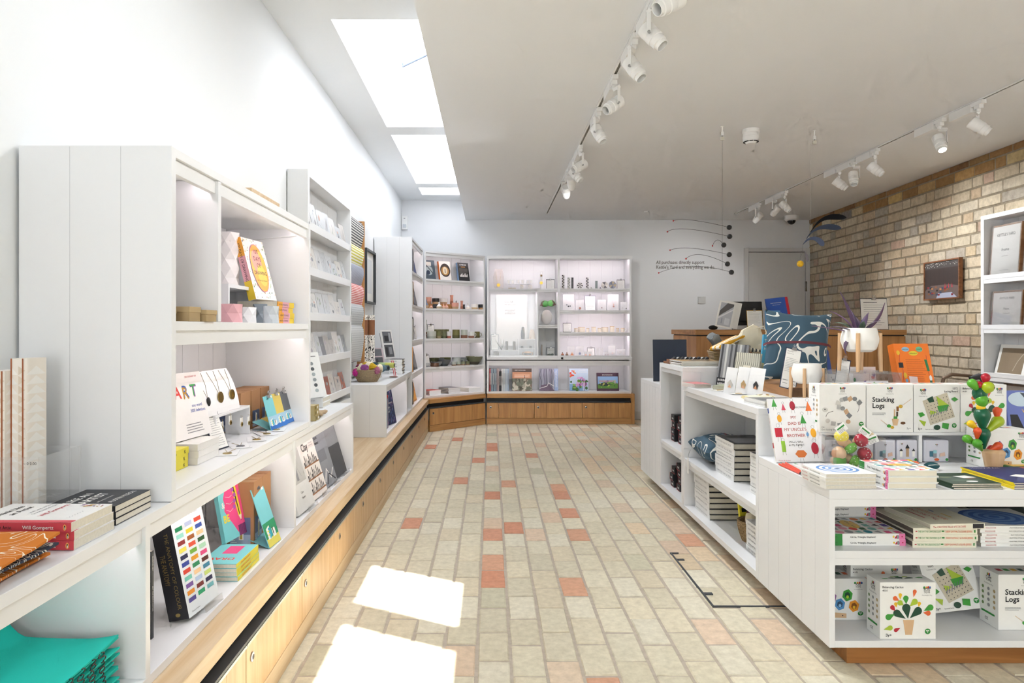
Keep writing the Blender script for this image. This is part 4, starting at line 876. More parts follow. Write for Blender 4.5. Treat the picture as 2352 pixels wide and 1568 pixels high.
origami(T(-.945, 2.46, zu+.1305), .038, .195, 6, col('#f4f1f1', .6), 'faceted_vase', 'tall white folded-paper style faceted vase on a riser', 'vase', rows=3)
PO = 'small faceted pots in the upper compartment'
origami(T(-.815, 2.14, zu), .036, .058, 6, col('#e9b3b8', .6), 'faceted_pot', 'pink faceted pot in the upper compartment', 'pot', group=PO)
origami(T(-.845, 2.36, zu), .034, .054, 6, col('#f2f2f3', .6), 'faceted_pot', 'white faceted pot between the pink and grey pots', 'pot', group=PO)
origami(T(-.835, 2.50, zu), .044, .070, 6, col('#98a3ad', .6), 'faceted_pot', 'blue-grey faceted pot, largest of the pots', 'pot', group=PO)
origami(T(-.775, 2.405, zu), .028, .060, 6, col('#c4cacf', .6), 'faceted_pot', 'pale grey faceted pot beside the stacked drawing books', 'pot', group=PO)
PEACH = col('#eeb04a', .5)
sp_ = [('r', .0, 0, .3, 1, col('#eaa63c')), ('r', .3, 0, .4, 1, col('#dfa3ae')), ('r', .7, 0, .3, 1, col('#e9c93a')), ('t', .08, .3, .5, '100 DAYS OF DRAWING', INK, {'b': .6, 'fit': .62})]
stack(4, (-.772, 2.665, zu), 180, .145, .20, .0195, 'chunky drawing book with yellow and pink spine', 'stack of 100-days drawing books', jit=.003, cov=col('#f1e9e2', .5), spc=col('#eaa63c'), sp=sp_, hard=False)
random.seed(9)
fl = [('r', 0, 0, 1, 1, col('#f4f3ee'))]+[('c', random.random()*.96+.02, random.random()*.96+.02, random.uniform(.008, .022), random.uniform(.006, .016), random.choice([col('#5f9a4c'), col('#3d7a58'), col('#e07a5a'), INK, col('#8fb86a'), col('#d9a53c')]), 7) for _ in range(120)]
fl += [('c', .5, .52, .36, .40, col('#d66a9a')), ('c', .5, .52, .35, .39, col('#f2b04e')), ('c', .45, .62, .22, .2, col('#ee9a8a')), ('c', .56, .4, .2, .18, col('#f3c95a'))]+[('t', .5, y, .10, s_, col('#4a2f3c'), {'al': 'c', 'b': 1.5}) for y, s_ in ((.76, '100'), (.64, 'DAYS'), (.53, 'OF'), (.41, 'DRAWING'))]+[('t', .5, .3, .035, 'SKETCHING AND JOURNALING', INK, {'al': 'c', 'fit': .45})]
fl[-2] = ('t', .5, .41, .085, 'DRAWING', col('#4a2f3c'), {'al': 'c', 'b': 1.5, 'fit': .6})
book(lean((-.87, 2.452, zu+.0800), 82, 15, 0), .165, .232, .028, col('#f1e9e2', .5), front=fl, sp=sp_, spc=col('#eaa63c'), hard=False, label='100 days of drawing book with orange oval, leaning on its stack')
g = G()
for pts in ([(-1.04, 2.742, 1.46), (-.93, 2.74, 1.475), (-.78, 2.74, 1.49)],): g.tube(pts, .003, PAINT, 6)
tag(g.build('light_cable'), 'thin white cable along the top right corner of the tall unit', 'cable')
# picture frame hung on the wall beyond the tall unit
g = G(); 
for a, b, c, d in ((2.95, 1.30, 3.34, 1.32), (2.95, 1.705, 3.34, 1.725), (2.95, 1.32, 2.965, 1.705), (3.325, 1.32, 3.34, 1.705)): g.box(XL+.001, a, b, XL+.055, c, d, OAKY)
g.box(XL+.001, 2.965, 1.32, XL+.03, 3.325, 1.705, col('#8e8780', .5)); tag(g.build('picture_frame', bevel=.001), 'deep pale oak box frame on the left wall behind tall unit', 'picture')
# ---- ledge between tall unit and rack end
random.seed(4)
stack(2, (-.835, 3.395, zl), 90, .175, .125, .0245, 'white gardening book lying on the ledge', 'white gardening books on the ledge', jit=.003, cov=col('#eeeeed', .5), sp=[('t', .3, .3, .4, 'ROOT NURTURE GROW', TXTG, {'fit': .4})])
book(lean((-.90, 3.30, zl+.051), 70, 14), .15, .225, .026, col('#edefef', .5), front=[('c', .5, .75-.12*k, .1, .04, col(['#8e979c', '#50565c', '#a9b4b8'][k % 3])) for k in range(6)]+[('r', .2, .9, .6, .02, TXTG)], sp=[('t', .08, .32, .45, 'ROOT NURTURE GROW', col('#5a6a86'), {'fit': .6})], label='white gardening book with cut-out leaf shapes propped upright on the ledge')
stack(3, (-.752, 2.985, zl), 180, .065, .075, .0215, 'small olive and gold patterned tin', 'gold patterned tins on the ledge', jit=.002, cov=col('#b9a878', .4), name='tin', spc=col('#9c8a52', .4), sp=[('c', .3, .5, .1, .3, col('#6d6a3c')), ('c', .7, .5, .1, .3, PAPER)], pages=col('#b9a878'), hard=False)
for o in bpy.data.objects:
    if o.name.startswith('tin') and o.get('category'): o['category'] = 'tin'
g = G(); sheet(g, -.035, .035, -.05, .05, .02, col('#b49c7d', .8), .006, 3, 8, 8); tag(g.build('paper_bag', None, loc=(-.79, 3.08, zl+.004)), 'crumpled brown paper bag behind the gold tins', 'paper bag')
g = G()
for a in (0, 1): g.box(-1.0, 3.06+a*.2, zl, -.92, 3.066+a*.2, zl+.18, PAINT)
g.box(-1.0, 3.06, zl+.09, -.92, 3.266, zl+.096, PAINT); g.box(-1.0, 3.06, zl+.175, -.92, 3.266, zl+.181, PAINT); tag(g.build('display_stand'), 'little white two-tier display stand behind the gardening book', 'display stand')
# ============================================================ greeting cards in the rack
random.seed(31)
PALS = ['#eceae8', '#e3e4e6', '#dfe2e6', '#e8e4de', '#d3d6da', '#dcd6d2']
n = 0
rows = [('top', 1.66, 7, 0), ('second', 1.415, 8, 1), ('third', 1.17, 7, 1), ('fourth', .925, 9, 2), ('lowest', .68, 7, 3)]
for rn, z, k, dark in rows:
    for i in range(k):
        y = 3.672+i*(1.05/k); w = random.uniform(.10, .125); h = random.uniform(.14, .165) if i != 5 else .12
        c = random.choice(PALS) if (dark < 2 or random.random() < .45) else random.choice(['#5b5d63', '#6d7078', '#b9aaa6', '#8a8d94', '#c9c4c0'])
        if dark == 3: c = random.choice(['#c9c2ba', '#b3563a', '#d8cfc8', '#e2ded8', '#a9a5a0'])
        a = [('r', 0, 0, 1, 1, col(c, .3))]
        for _ in range(5):
            a.append(random.choice([('c', random.uniform(.25, .75), random.uniform(.3, .8), random.uniform(.05, .16), random.uniform(.04, .12), col(random.choice(['#a9b3ba', '#b9c4b4', '#d9b0a0', '#7d8790', '#c2b7c4', '#6b6f76']), .5), 9), ('l', [(random.random()*.8+.1, random.random()*.8+.1) for _ in range(3)], .0018, TXTG)]))
        g = G(); g.box(0, 0, 0, w, h, .0015, col(c, .3)); g.art(a[1:], w, h, T(0, 0, .0015))
        o = g.build('greeting_card', None, mat=lean((-.995, y, z+.001), 86, 13+random.uniform(-2, 2)))
        q = G(); q.box(.001, -.0003, .0026, w+.004, h+.006, .0029, glass('#ffffff', .1, .96, .12)); q.build('clear_sleeve', o)
        tag(o, 'sleeved greeting card on the %s rack shelf, %s from the near end' % (rn, ['first', 'second', 'third', 'fourth', 'fifth', 'sixth', 'seventh', 'eighth', 'ninth'][i]), 'greeting card', 'greeting cards in the wall rack')
# ============================================================ far left: towels, basket, books
random.seed(77)
# leaning oak ladder with towels
lad = empty('towel_ladder', (-1.03, 4.84, ZB), 0, 'tall oak ladder rail on the left wall with towels folded over its rungs', 'towel ladder')
g = G(); g.box(-.02, 0, .372, -.012, .028, 1.60, OAKZB); g.build('rail', lad, bevel=.002)
g = G(); g.box(-.02, .505, .372, .036, .533, 1.60, OAKZB); g.build('rail', lad, bevel=.002)
RZ = [1.585, 1.385, 1.245, 1.095, .945, .79]
for z in RZ: g = G(); g.cyl((-.003, .029, z-.02), (-.003, .504, z-.02), .011, OAKX); g.build('rung', lad)
def stripe(key, c1, c2, sc, axis='z', duty=.5, cross=None):
    m, N, L, b = newmat(key); tc = N.new('ShaderNodeTexCoord'); sp = N.new('ShaderNodeSeparateXYZ'); L.new(tc.outputs['Object'], sp.inputs[0])
    def st(o, s_, d_):
        a = N.new('ShaderNodeMath'); a.operation = 'MULTIPLY'; a.inputs[1].default_value = s_; L.new(o, a.inputs[0])
        f = N.new('ShaderNodeMath'); f.operation = 'FRACT'; L.new(a.outputs[0], f.inputs[0]); c = N.new('ShaderNodeMath'); c.operation = 'LESS_THAN'; c.inputs[1].default_value = d_; L.new(f.outputs[0], c.inputs[0]); return c.outputs[0]
    o = st(sp.outputs['XYZ'.index(axis.upper())], sc, duty)
    if cross: 
        o2 = st(sp.outputs['Y'], cross, .5); mm = N.new('ShaderNodeMath'); mm.operation = 'MULTIPLY'; L.new(o, mm.inputs[0]); L.new(o2, mm.inputs[1]); o = mm.outputs[0]
    mx = N.new('ShaderNodeMixRGB'); mx.inputs[1].default_value = (*lin(c1), 1); mx.inputs[2].default_value = (*lin(c2), 1); L.new(o, mx.inputs[0]); L.new(mx.outputs[0], b.inputs['Base Color']); b.inputs['Roughness'].default_value = .95
    return m
TW_ = [(1.94, 1.735, stripe('stripe_black', '#d8d6d2', '#45464d', 55), 'black and grey striped towel on the top rung'), (1.74, 1.59, stripe('stripe_lime', '#eceadb', '#c8c356', 50), 'lime green and white striped towel'),
  (1.60, 1.445, stripe('weave_blue', '#a9adba', '#8f95a6', 130), 'blue-grey woven towel'), (1.45, 1.275, stripe('stripe_red', '#ead2cf', '#c9605f', 80), 'red and white pinstriped towel'),
  (1.30, 1.115, stripe('dot_grey', '#bcbfc1', '#8c9196', 60, 'z', .3, 55), 'grey dotted towel'), (1.145, .86, stripe('dot_grey2', '#c2c4c4', '#999c9f', 60, 'z', .3, 55), 'pale grey dotted towel on the lowest rung')]
for i, (zt_, zb_, m, lb) in enumerate(TW_):
    g = G(); V = []; P = []; n = 14; y0, y1 = .032, .50; h = zt_-zb_
    prof = [(-.028, 0), (-.03, h*.9), (-.02, h*1.0), (.0, h*1.02), (.028, h*.97), (.042, h*.85), (.046, h*.6), (.036, h*.3), (.02, .0)]
    V = [(x, y, z) for (x, z) in prof for y in (y0, y1)]
    P = [(2*k, 2*k+1, 2*k+3, 2*k+2) for k in range(len(prof)-1)]+[(2*len(prof)-2, 2*len(prof)-1, 1, 0), tuple(2*k for k in range(len(prof)))[::-1], tuple(2*k+1 for k in range(len(prof)))]
    g.add(V, P, m, True); o = g.build('towel', None, loc=(-1.045, 4.84, zb_)); mo = o.modifiers.new('soft', 'BEVEL'); mo.width = .006; mo.segments = 3
    tag(o, lb+' of the oak ladder', 'towel', 'towels on the oak ladder')
# black framed print on the wall by the tall bookcase
g = G(); FB = col('#2f3338', .4)
y0, y1, z0, z1 = 5.80, 6.26, 1.33, 1.80
for a in ((y0, z0, y1, z0+.018), (y0, z1-.018, y1, z1), (y0, z0+.018, y0+.018, z1-.018), (y1-.018, z0+.018, y1, z1-.018)): g.box(XL+.001, a[0], a[1], XL+.035, a[2], a[3], FB)
g.box(XL+.001, y0+.018, z0+.018, XL+.012, y1-.018, z1-.018, PAPER); g.box(XL+.012, y0+.10, z0+.09, XL+.0126, y1-.10, z1-.08, col('#dadde0')); o = g.build('picture_frame'); tag(o, 'black framed pale print on the left wall before the far bookcase', 'picture')
# wrapping paper rolls
SCR = clothprint('scratch_paper', '#f2efe9', '#2b2b2d', 17, .07, 2)
for i, (x, y) in enumerate(((-1.02, 5.50), (-.968, 5.52), (-.985, 5.62))):
    g = G(); g.lathe([(.027, 0), (.027, .50), (.020, .50), (.020, .05), (.0001, .05)], SCR, None, 20); g.lathe([(.0274, .34), (.0274, .46)], col('#8a5a3c', .6), None, 20)
    g.v = [v+Vector((0, 0, 0)) for v in g.v]; o = g.build('wrapping_roll', None, loc=(x, y, zl)); tag(o, ['white wrapping paper roll with black scratch marks, left of three', 'white wrapping paper roll with black scratch marks, front right', 'white wrapping paper roll with black scratch marks, standing behind'][i], 'wrapping paper', 'wrapping paper rolls behind the yarn basket')
def basket(M, r0, r1, h, label, c='#b39b78', band=None):
    m, N, L, b = newmat('wicker'); tc = N.new('ShaderNodeTexCoord'); w_ = N.new('ShaderNodeTexWave'); w_.bands_direction = 'Z'; w_.inputs['Scale'].default_value = 45; w_.inputs['Distortion'].default_value = 3; w_.inputs['Detail'].default_value = 2
    L.new(tc.outputs['Object'], w_.inputs[0]); mx = N.new('ShaderNodeMixRGB'); r = lin(c); mx.inputs[1].default_value = (*[x*.5 for x in r], 1); mx.inputs[2].default_value = (*[min(1, x*1.2) for x in r], 1)
    L.new(w_.outputs[0], mx.inputs[0]); L.new(mx.outputs[0], b.inputs['Base Color']); bp = N.new('ShaderNodeBump'); bp.inputs['Strength'].default_value = .9; bp.inputs['Distance'].default_value = .003; L.new(w_.outputs[0], bp.inputs['Height']); L.new(bp.outputs[0], b.inputs['Normal'])
    g = G(); pr = [(r0, 0)]+[(r0+(r1-r0)*math.sin(t/8*math.pi/2), h*t/8) for t in range(1, 9)]
    g.lathe([(.0001, 0)]+pr+[(r1-.008, h), (r0*.98-.006, .012), (.0001, .012)], m, None, 36)
    for k in range(28):
        a = 2*math.pi*k/28; g.tube([((rr+.001)*math.cos(a), (rr+.001)*math.sin(a), zz) for rr, zz in pr[::2]+[pr[-1]]], .0018, m, 5)
    g.tube([((r1-.002)*math.cos(2*math.pi*k/30), (r1-.002)*math.sin(2*math.pi*k/30), h) for k in range(31)], .005, m, 6)
    return tag(g.build('basket', None, mat=M), label, 'basket')
basket(T(-.915, 5.06, zl), .068, .102, .088, 'round wicker basket of yarn on the low unit by the towels')
def skein(p, a, e, c, label, L_=.12, r=.030, grp='yarn skeins in the wicker basket'):
    g = G(); d = Vector((math.cos(math.radians(a))*math.cos(math.radians(e)), math.sin(math.radians(a))*math.cos(math.radians(e)), math.sin(math.radians(e))))
    s_ = d.cross(Vector((0, 0, 1))).normalized(); u = s_.cross(d); m = col(c, .95, 0, .2, 60)
    for k in range(7):
        q = 2*math.pi*k/7; pts = []
        for t in range(9):
            f = (t/8-.5); rr = r*.62*math.sqrt(max(.05, 1-(2*f)**2*.85)); aa = q+f*2.4; pts.append(d*f*L_+s_*math.cos(aa)*rr+u*math.sin(aa)*rr)
        g.tube(pts, [r*.48*(.55+.45*math.sin(math.pi*t/8)) for t in range(9)], m, 7)
    o = g.build('yarn_skein', None, loc=p); q = G(); q.lathe([(r*1.09, -.018), (r*1.12, 0), (r*1.09, .018)], col('#e6dcc0', .7), d.to_track_quat('Z', 'Y').to_matrix().to_4x4(), 16); q.text('SCENE', -.012, -.004, .010, INK, d.to_track_quat('Z', 'Y').to_matrix().to_4x4() @ T(0, 0, 0) @ frame((0, -r*1.13, 0), (0, 0, 1), (1, 0, 0)), bold=1)
    q.build('paper_band', o); return tag(o, label, 'yarn', grp)
for (p, a, e, c, n_) in (((-.985, 5.03, .795), 80, 10, '#b0267c', 'magenta'), ((-.945, 5.00, .815), 320, 15, '#8d4a86', 'purple'), ((-.895, 5.03, .835), 330, -10, '#c9a626', 'mustard yellow'), ((-.855, 5.03, .812), 300, -15, '#a3607a', 'dusty rose'), ((-.905, 5.12, .83), 10, 5, '#33505a', 'dark teal'), ((-.845, 5.13, .812), 40, 0, '#5b7686', 'slate blue'), ((-.96, 5.12, .82), 150, 0, '#7d1f4c', 'dark plum')):
    skein(p, a, e, c, '%s yarn skein with cream band in the wicker basket' % n_)
for (p, a, c, n_) in (((-.865, 5.42, .822), 20, '#a9bf8c', 'pale green'), ((-.80, 5.40, .822), 350, '#c3c76a', 'yellow-green'), ((-.83, 5.33, .805), 330, '#5c6f76', 'grey-blue')):
    g = G(); d = Vector((math.cos(math.radians(a)), math.sin(math.radians(a)), 0)); g.cyl(-d*.035, d*.035, .021, col(c, .9, 0, .2, 120), 16); g.cyl(-d*.036, -d*.0351, .014, INK, 12); g.cyl(d*.0351, d*.036, .014, INK, 12); o = g.build('thread_spool', None, loc=p); tag(o, '%s thread spool on the white books behind the yarn basket' % n_, 'thread spool', 'thread spools on the white books')
WB = col('#efefee', .45)
stack(5, (-.88, 5.32, zl), 90, .17, .14, .0155, 'thin white book under the thread spools', 'thin white books behind the yarn basket', cov=WB, sp=[('r', .1, .3, .6, .3, TXTG)])
stack(5, (-.765, 5.88, zl), 90, .17, .115, .0245, 'white book with black-edged spine before the far bookcase', 'thick white books before the far bookcase', cov=INK, spc=WB, sp=[('r', .08, .35, .5, .2, TXTG)])
PH = [('r', .12, .06, .76, .42, col('#5d6066')), ('r', .12, .54, .76, .40, col('#6d7076')), ('r', .2, .1, .2, .3, col('#3a3c40')), ('r', .5, .15, .25, .25, col('#9a9da3')), ('r', .25, .6, .35, .2, col('#34363a')), ('r', .65, .6, .15, .3, col('#a9acb2'))]
book(lean((-.93, 5.88, zl+.125), 60, 12), .155, .255, .02, WB, front=PH, sp=[('r', .1, .3, .5, .3, TXTG)], label='white book with two grey photographs standing on the thick white books')
book(lean((-.975, 5.66, zl+.078), 55, 14), .12, .15, .018, col('#c9b8bd'), front=PH[:3], label='smaller pinkish photo book leaning behind the white stack')
book(lean((-.80, 5.62, zl), 70, 12), .03, .13, .006, col('#cf4a55', .5), label='narrow red and white booklet leaning between two white stacks', front=[('r', 0, 0, .5, 1, PAPER)])
g = G(); sheet(g, -.03, .03, -.04, .04, .006, col('#7a4a33'), .002, 5, 6, 6); tag(g.build('leather_purse', None, loc=(-.78, 5.46, zl+.005)), 'small brown leather purse beside the white stack', 'purse')
# low unit beyond: books inside
LBK = [(5.02, '#3f8fb5', .23, .012), (5.04, '#b9ccd8', .22, .008), (5.055, '#b23a36', .245, .016), (5.078, '#7fb0c4', .22, .010)]
for i, (y, c, h, t) in enumerate(LBK):
    book(stand((-.765, y, zf_), 180), .15, h, t, col(c, .5), label='%s spine book standing at the left in the low unit under the yarn basket' % ['blue', 'pale blue', 'red', 'sky blue'][i])
BL = [('r', 0, 0, 1, 1, col('#1f2c52'))]+[('p', [(x, y), (x+.1*random.uniform(.4, 1), y+.05), (x+.05, y+.1)], col(random.choice(['#3f62a8', '#6f8fc4', '#8a3f8f', '#274a8a', '#b9c4dc']))) for x, y in [(random.random()*.85, random.random()*.9) for _ in range(70)]]+[('t', .1, .58, .09, 'Contemporary', PAPER, {'fit': .8}), ('t', .1, .46, .09, 'Women', PAPER), ('t', .1, .34, .09, 'Artists', PAPER)]
book(lean((-.80, 5.17, zf_), 78, 10), .19, .27, .02, col('#1f2c52', .4), front=BL, label='blue patterned book leaning face out in the low unit under the yarn basket')
# ---- tall bookcase at the far end of the left wall
RB = ['#2b2c33', '#c9c6c0', '#8a6a4a', '#e29a2c', '#3a3f4c', '#6f5a48', '#b8b4ac', '#4c4f55']
for r_, z in enumerate([ZB+TH, .69, 1.0, 1.335, 1.65]):
    z += .0005; y = 6.60
    rn = ['bottom', 'second', 'middle', 'fourth', 'top'][r_]
    for k in range(4):
        t = random.choice([.012, .018, .024]); h = random.uniform(.20, .245); c = RB[(r_*3+k) % 8]
        book(stand((-.757, y, z), 180), .16, h, t, col(c, .5), sp=[('r', .15, .35, .5, .3, col('#d9d4c8' if c < '#7' else '#55504a'))], label='book number %s from the left on the %s shelf of the far bookcase' % (['one', 'two', 'three', 'four'][k], rn), group='upright books in the far bookcase')
        y += t+.001
    c = ['#d98a2a', '#5d6066', '#c9ccd4', '#3b3d44', '#2b3350'][r_]
    if r_ != 2:
        book(lean((-.79, 6.84+.05*(r_ % 2), z), 86, 12), .17, .235 if r_ else .16, .018, col(c, .45), front=[('r', .1, .1, .8, .5, col(['#efb04c', '#8d9096', '#9a9da3', '#7d7f86', '#4d5a8a'][r_])), ('r', .15, .75, .6, .06, PAPER)], label='%s book leaning face out on the %s shelf of the far bookcase' % (['orange', 'grey', 'pale', 'charcoal', 'navy'][r_], rn))
    else: clipboard(lean((-.775, 6.95, z), 86, 8), .10, .13, col('#5a5f66'), 'small clipboard with notice on the middle shelf of the far bookcase')
# ============================================================ corner unit: books and pottery (local frame along its front)
def cp(u, v, z): return CFR @ Vector((u, v, z))
CA = an; Z5 = [ZB+TH+.0005, .6905, 1.0005, 1.3305, 1.6505]
def cu(px, v=.06):
    """distance along the unit's front that lands at image column px"""
    lo, hi = 0, dd.length
    for _ in range(30):
        m = (lo+hi)/2; p = cp(m, v, 0)
        if CX+F*p.x/p.y < px: lo = m
        else: hi = m
    return m
for px, c, cs, fa, lb in ((981, '#4c5a66', '#7a5240', [('c', .5, .45, .3, .25, col('#a9b4b8')), ('c', .4, .35, .15, .12, col('#2b3a52')), ('r', .1, .7, .6, .2, col('#d8d4cc')), ('l', [(.2, .8), (.8, .3)], .008, INK)], 'brown-spined craft book, left one on the top corner shelf'),
        (1018, '#ece8e2', '#e0762f', [('c', .52, .52, .44, .36, col('#3b2f2c')), ('c', .5, .48, .34, .24, col('#b98a4c')), ('c', .5, .5, .2, .2, col('#e9dcc0')), ('r', .48, .36, .05, .22, INK)], 'white book with orange spine and dark bowl picture'),
        (1061, '#25262a', '#7f9fc4', [('t', .2, .85, .1, 'LUCIE RIE', PAPER, {'b': 2, 'fit': .6}), ('r', .12, .2, .76, .5, col('#4c4a48'))]+[('r', .15+.09*k, .22, .05, .1+.05*(k % 3), PAPER) for k in range(8)]+[('r', .3, .74, .4, .05, col('#b5813f'))], 'black pottery book with pale blue spine on the top corner shelf')):
    M = lean(cp(cu(px), .14, Z5[4]), CA-6, 12); book(M, .150, .218, .032, col(c, .45), front=fa, spc=col(cs, .5), label=lb)
for k in range(2): book(stand(cp(cu(1105)+.028*k, .10, Z5[4]), 90+CA), .16, .21, .027, col('#6f97c4', .5), sp=[('t', .2, .3, .45, 'LUCIE RIE', PAPER, {'fit': .5})], label='%s blue spine book standing at the right end of the top corner shelf' % ['left', 'right'][k], group='blue books on the corner shelf')
def pot(px, v, z, r, h, kind, c1, c2, label, cat, grp, handle=False, split=.35):
    u = cu(px, v); r *= 1.2; h *= 1.2; p = cp(u, v, z); g = G(); a, b = col(c1, .3), col(c2, .75)
    if kind == 'cup': pr = [(r*.8, 0), (r*.92, h*.3), (r, h*.62), (r*.96, h)]
    elif kind == 'mug': pr = [(r*.95, 0), (r, h*.05), (r, h*.5), (r*.98, h)]
    elif kind == 'bowl': pr = [(r*.45, 0), (r*.7, h*.35), (r*.9, h*.7), (r, h)]
    elif kind == 'bottle': pr = [(r*.75, 0), (r, h*.22), (r*.8, h*.42), (r*.28, h*.66), (r*.25, h*.92), (r*.32, h)]
    elif kind == 'tube': pr = [(r*.9, 0), (r, h*.1), (r*.8, h*.7), (r, h)]
    else: pr = [(r*.7, 0), (r*1.0, h*.35), (r*.75, h*.7), (r*.85, h)]
    def at_h(hh):
        for (r0, z0), (r1, z1) in zip(pr, pr[1:]):
            if z0 <= hh <= z1: return r0+(r1-r0)*(hh-z0)/(z1-z0)
        return pr[-1][0]
    hs = h*split; lo = [q for q in pr if q[1] < hs]+[(at_h(hs), hs)]; up = [(at_h(hs), hs)]+[q for q in pr if q[1] > hs]
    g.lathe(lo, b, None, 20); t = .003 if kind != 'bottle' else .001
    g.lathe(up+[(max(pr[-1][0]-t, .001), h), (max(at_h(h*.5)-t*1.5, .0015) if kind != 'bottle' else .001, h*.5), (.0008, h*.15 if kind != 'bottle' else h*.5)], a, None, 20)
    o = g.build('pot' if kind in ('cup', 'bowl2') else {'mug': 'mug', 'bowl': 'bowl', 'bottle': 'vase', 'tube': 'vase', 'jug': 'jug'}[kind], None, mat=T(p) @ R(random.uniform(-40, 10)))
    if handle:
        q = G(); q.tube([(r*.97, 0, h*.78), (r*1.5, 0, h*.75), (r*1.6, 0, h*.5), (r*1.4, 0, h*.25), (r*.97, 0, h*.22)], .0035, a, 7); q.build('handle', o)
    return tag(o, label, cat, grp)
g = G(); g.box(0, 0, 0, .34, .10, .055, OAKX); p = cp(cu(983, .12), .12, Z5[3]); tag(g.build('wood_block', None, mat=flat(p, CA)), 'small oak block under the back row of pots on the corner shelf', 'wood block')
SP, zp = 'two-tone pots on the corner shelf', Z5[3]
for (px, v, zz, r, h, k, c1, c2, lb) in [
    (984, .16, zp+.056, .030, .060, 'cup', '#d8a08c', '#b98f74', 'pink tumbler at the left on the wood block'), (1001, .16, zp+.056, .036, .052, 'cup', '#2b2c2f', '#c9ab84', 'black and tan tumbler on the wood block'), (1019, .16, zp+.056, .036, .052, 'cup', '#e9e6e1', '#c0a183', 'white tumbler on the wood block'), (1037.5, .16, zp+.056, .017, .088, 'tube', '#cd8f78', '#a9705c', 'tall pink bud vase on the wood block'),
    (979, .05, zp, .024, .078, 'bottle', '#6f7f9c', '#b99a7c', 'blue-grey bottle vase in the front row'), (990, .05, zp, .020, .034, 'bottle', '#dfa693', '#c9a386', 'little pink bottle in the front row'), (1000, .08, zp, .026, .042, 'cup', '#3a3b3e', '#2b2b2d', 'charcoal cup behind the white bottle'), (1008.5, .05, zp, .031, .060, 'bottle', '#f0eeeb', '#c9b596', 'white bottle vase left of the pink cup'), (1019, .05, zp, .018, .048, 'bottle', '#e2ab98', '#cfa98f', 'slim pink bottle'), (1025.5, .05, zp, .021, .050, 'bottle', '#dfa693', '#cfa98f', 'pink teardrop bottle'),
    (1045.5, .05, zp, .035, .058, 'cup', '#dfa594', '#c3a17f', 'large pink tumbler in the front row'), (1060.5, .07, zp, .014, .080, 'tube', '#c98f7c', '#a9705c', 'slim pink bud vase in the front row'), (1065.5, .09, zp, .012, .046, 'tube', '#3a3a3c', '#2b2b2d', 'little black bud vase'), (1075, .05, zp, .026, .056, 'bottle', '#f0eeeb', '#e0d8cc', 'white bottle vase right of the pink tumbler'), (1090, .05, zp, .034, .052, 'cup', '#efece8', '#cbb08a', 'white and tan tumbler at the right'), (1104.5, .05, zp, .028, .050, 'cup', '#26272a', '#b98f62', 'black and tan tumbler at the right end')]:
    pot(px, v, zz, r, h, k, c1, c2, lb+' of the corner pottery shelf' if len((lb+' of the corner pottery shelf').split()) <= 14 else lb, 'vase' if k in ('bottle', 'tube') else 'tumbler', SP)
clipboard(lean(cp(cu(1043, .10), .10, zp), CA, 8), .07, .085, col('#e9e9ea'), 'white clipboard card among the pots on the corner pottery shelf', s=.8)
zm = Z5[2]; MG = 'glazed mugs and jugs on the corner shelf'
GR, OLV = '#c9cdc4', '#6b6a44'
clipboard(lean(cp(cu(983, .13), .13, zm), CA, 8), .095, .155, NAVY, 'navy clipboard leaning behind the mugs on the corner shelf')
pot(975, .05, zm, .026, .17, 'jug', '#bfc3bd', '#6e4a38', 'tall grey and brown jug at the left end of the mug shelf', 'jug', MG, True)
pot(991, .05, zm, .042, .066, 'mug', '#c3c8bf', '#aeb3aa', 'large pale grey glazed pot at the left of the mug shelf', 'mug', MG)
for i, px in enumerate((1002, 1010, 1018, 1026.5)): pot(px, .16, zm, .021, .082, 'mug', OLV, '#4c4a33', 'olive beaker in the back row of the mug shelf, %s from left' % ['first', 'second', 'third', 'fourth'][i], 'beaker', MG)
for px, r, h, c1, c2, lb, hd in ((1007.5, .022, .064, '#77764c', '#9a8b6c', 'small olive jug', True), (1020, .021, .064, '#6c7050', '#565a40', 'small green jug', False), (1031, .020, .064, '#dcdcd6', '#b06f5c', 'small white and red jug', False), (1047.5, .035, .080, '#726f3e', '#5a5836', 'olive cylinder vase', False), (1066, .033, .078, '#bfc6bb', '#8a6350', 'grey-green and brown cylinder vase', False), (1082.5, .029, .060, '#dfe1dc', '#9c6f5c', 'white and brown mug', True), (1096, .026, .060, '#6d6636', '#5a5230', 'olive mug with handle', True)):
    pot(px, .05, zm, r, h, 'mug', c1, c2, lb+' in the front row of the mug shelf', 'mug', MG, hd)
zb = Z5[1]; BG = 'glazed bowls on the corner shelf'
clipboard(lean(cp(cu(975, .10), .10, zb), CA, 10), .075, .13, NAVY, 'navy clipboard at the left end of the bowl shelf')
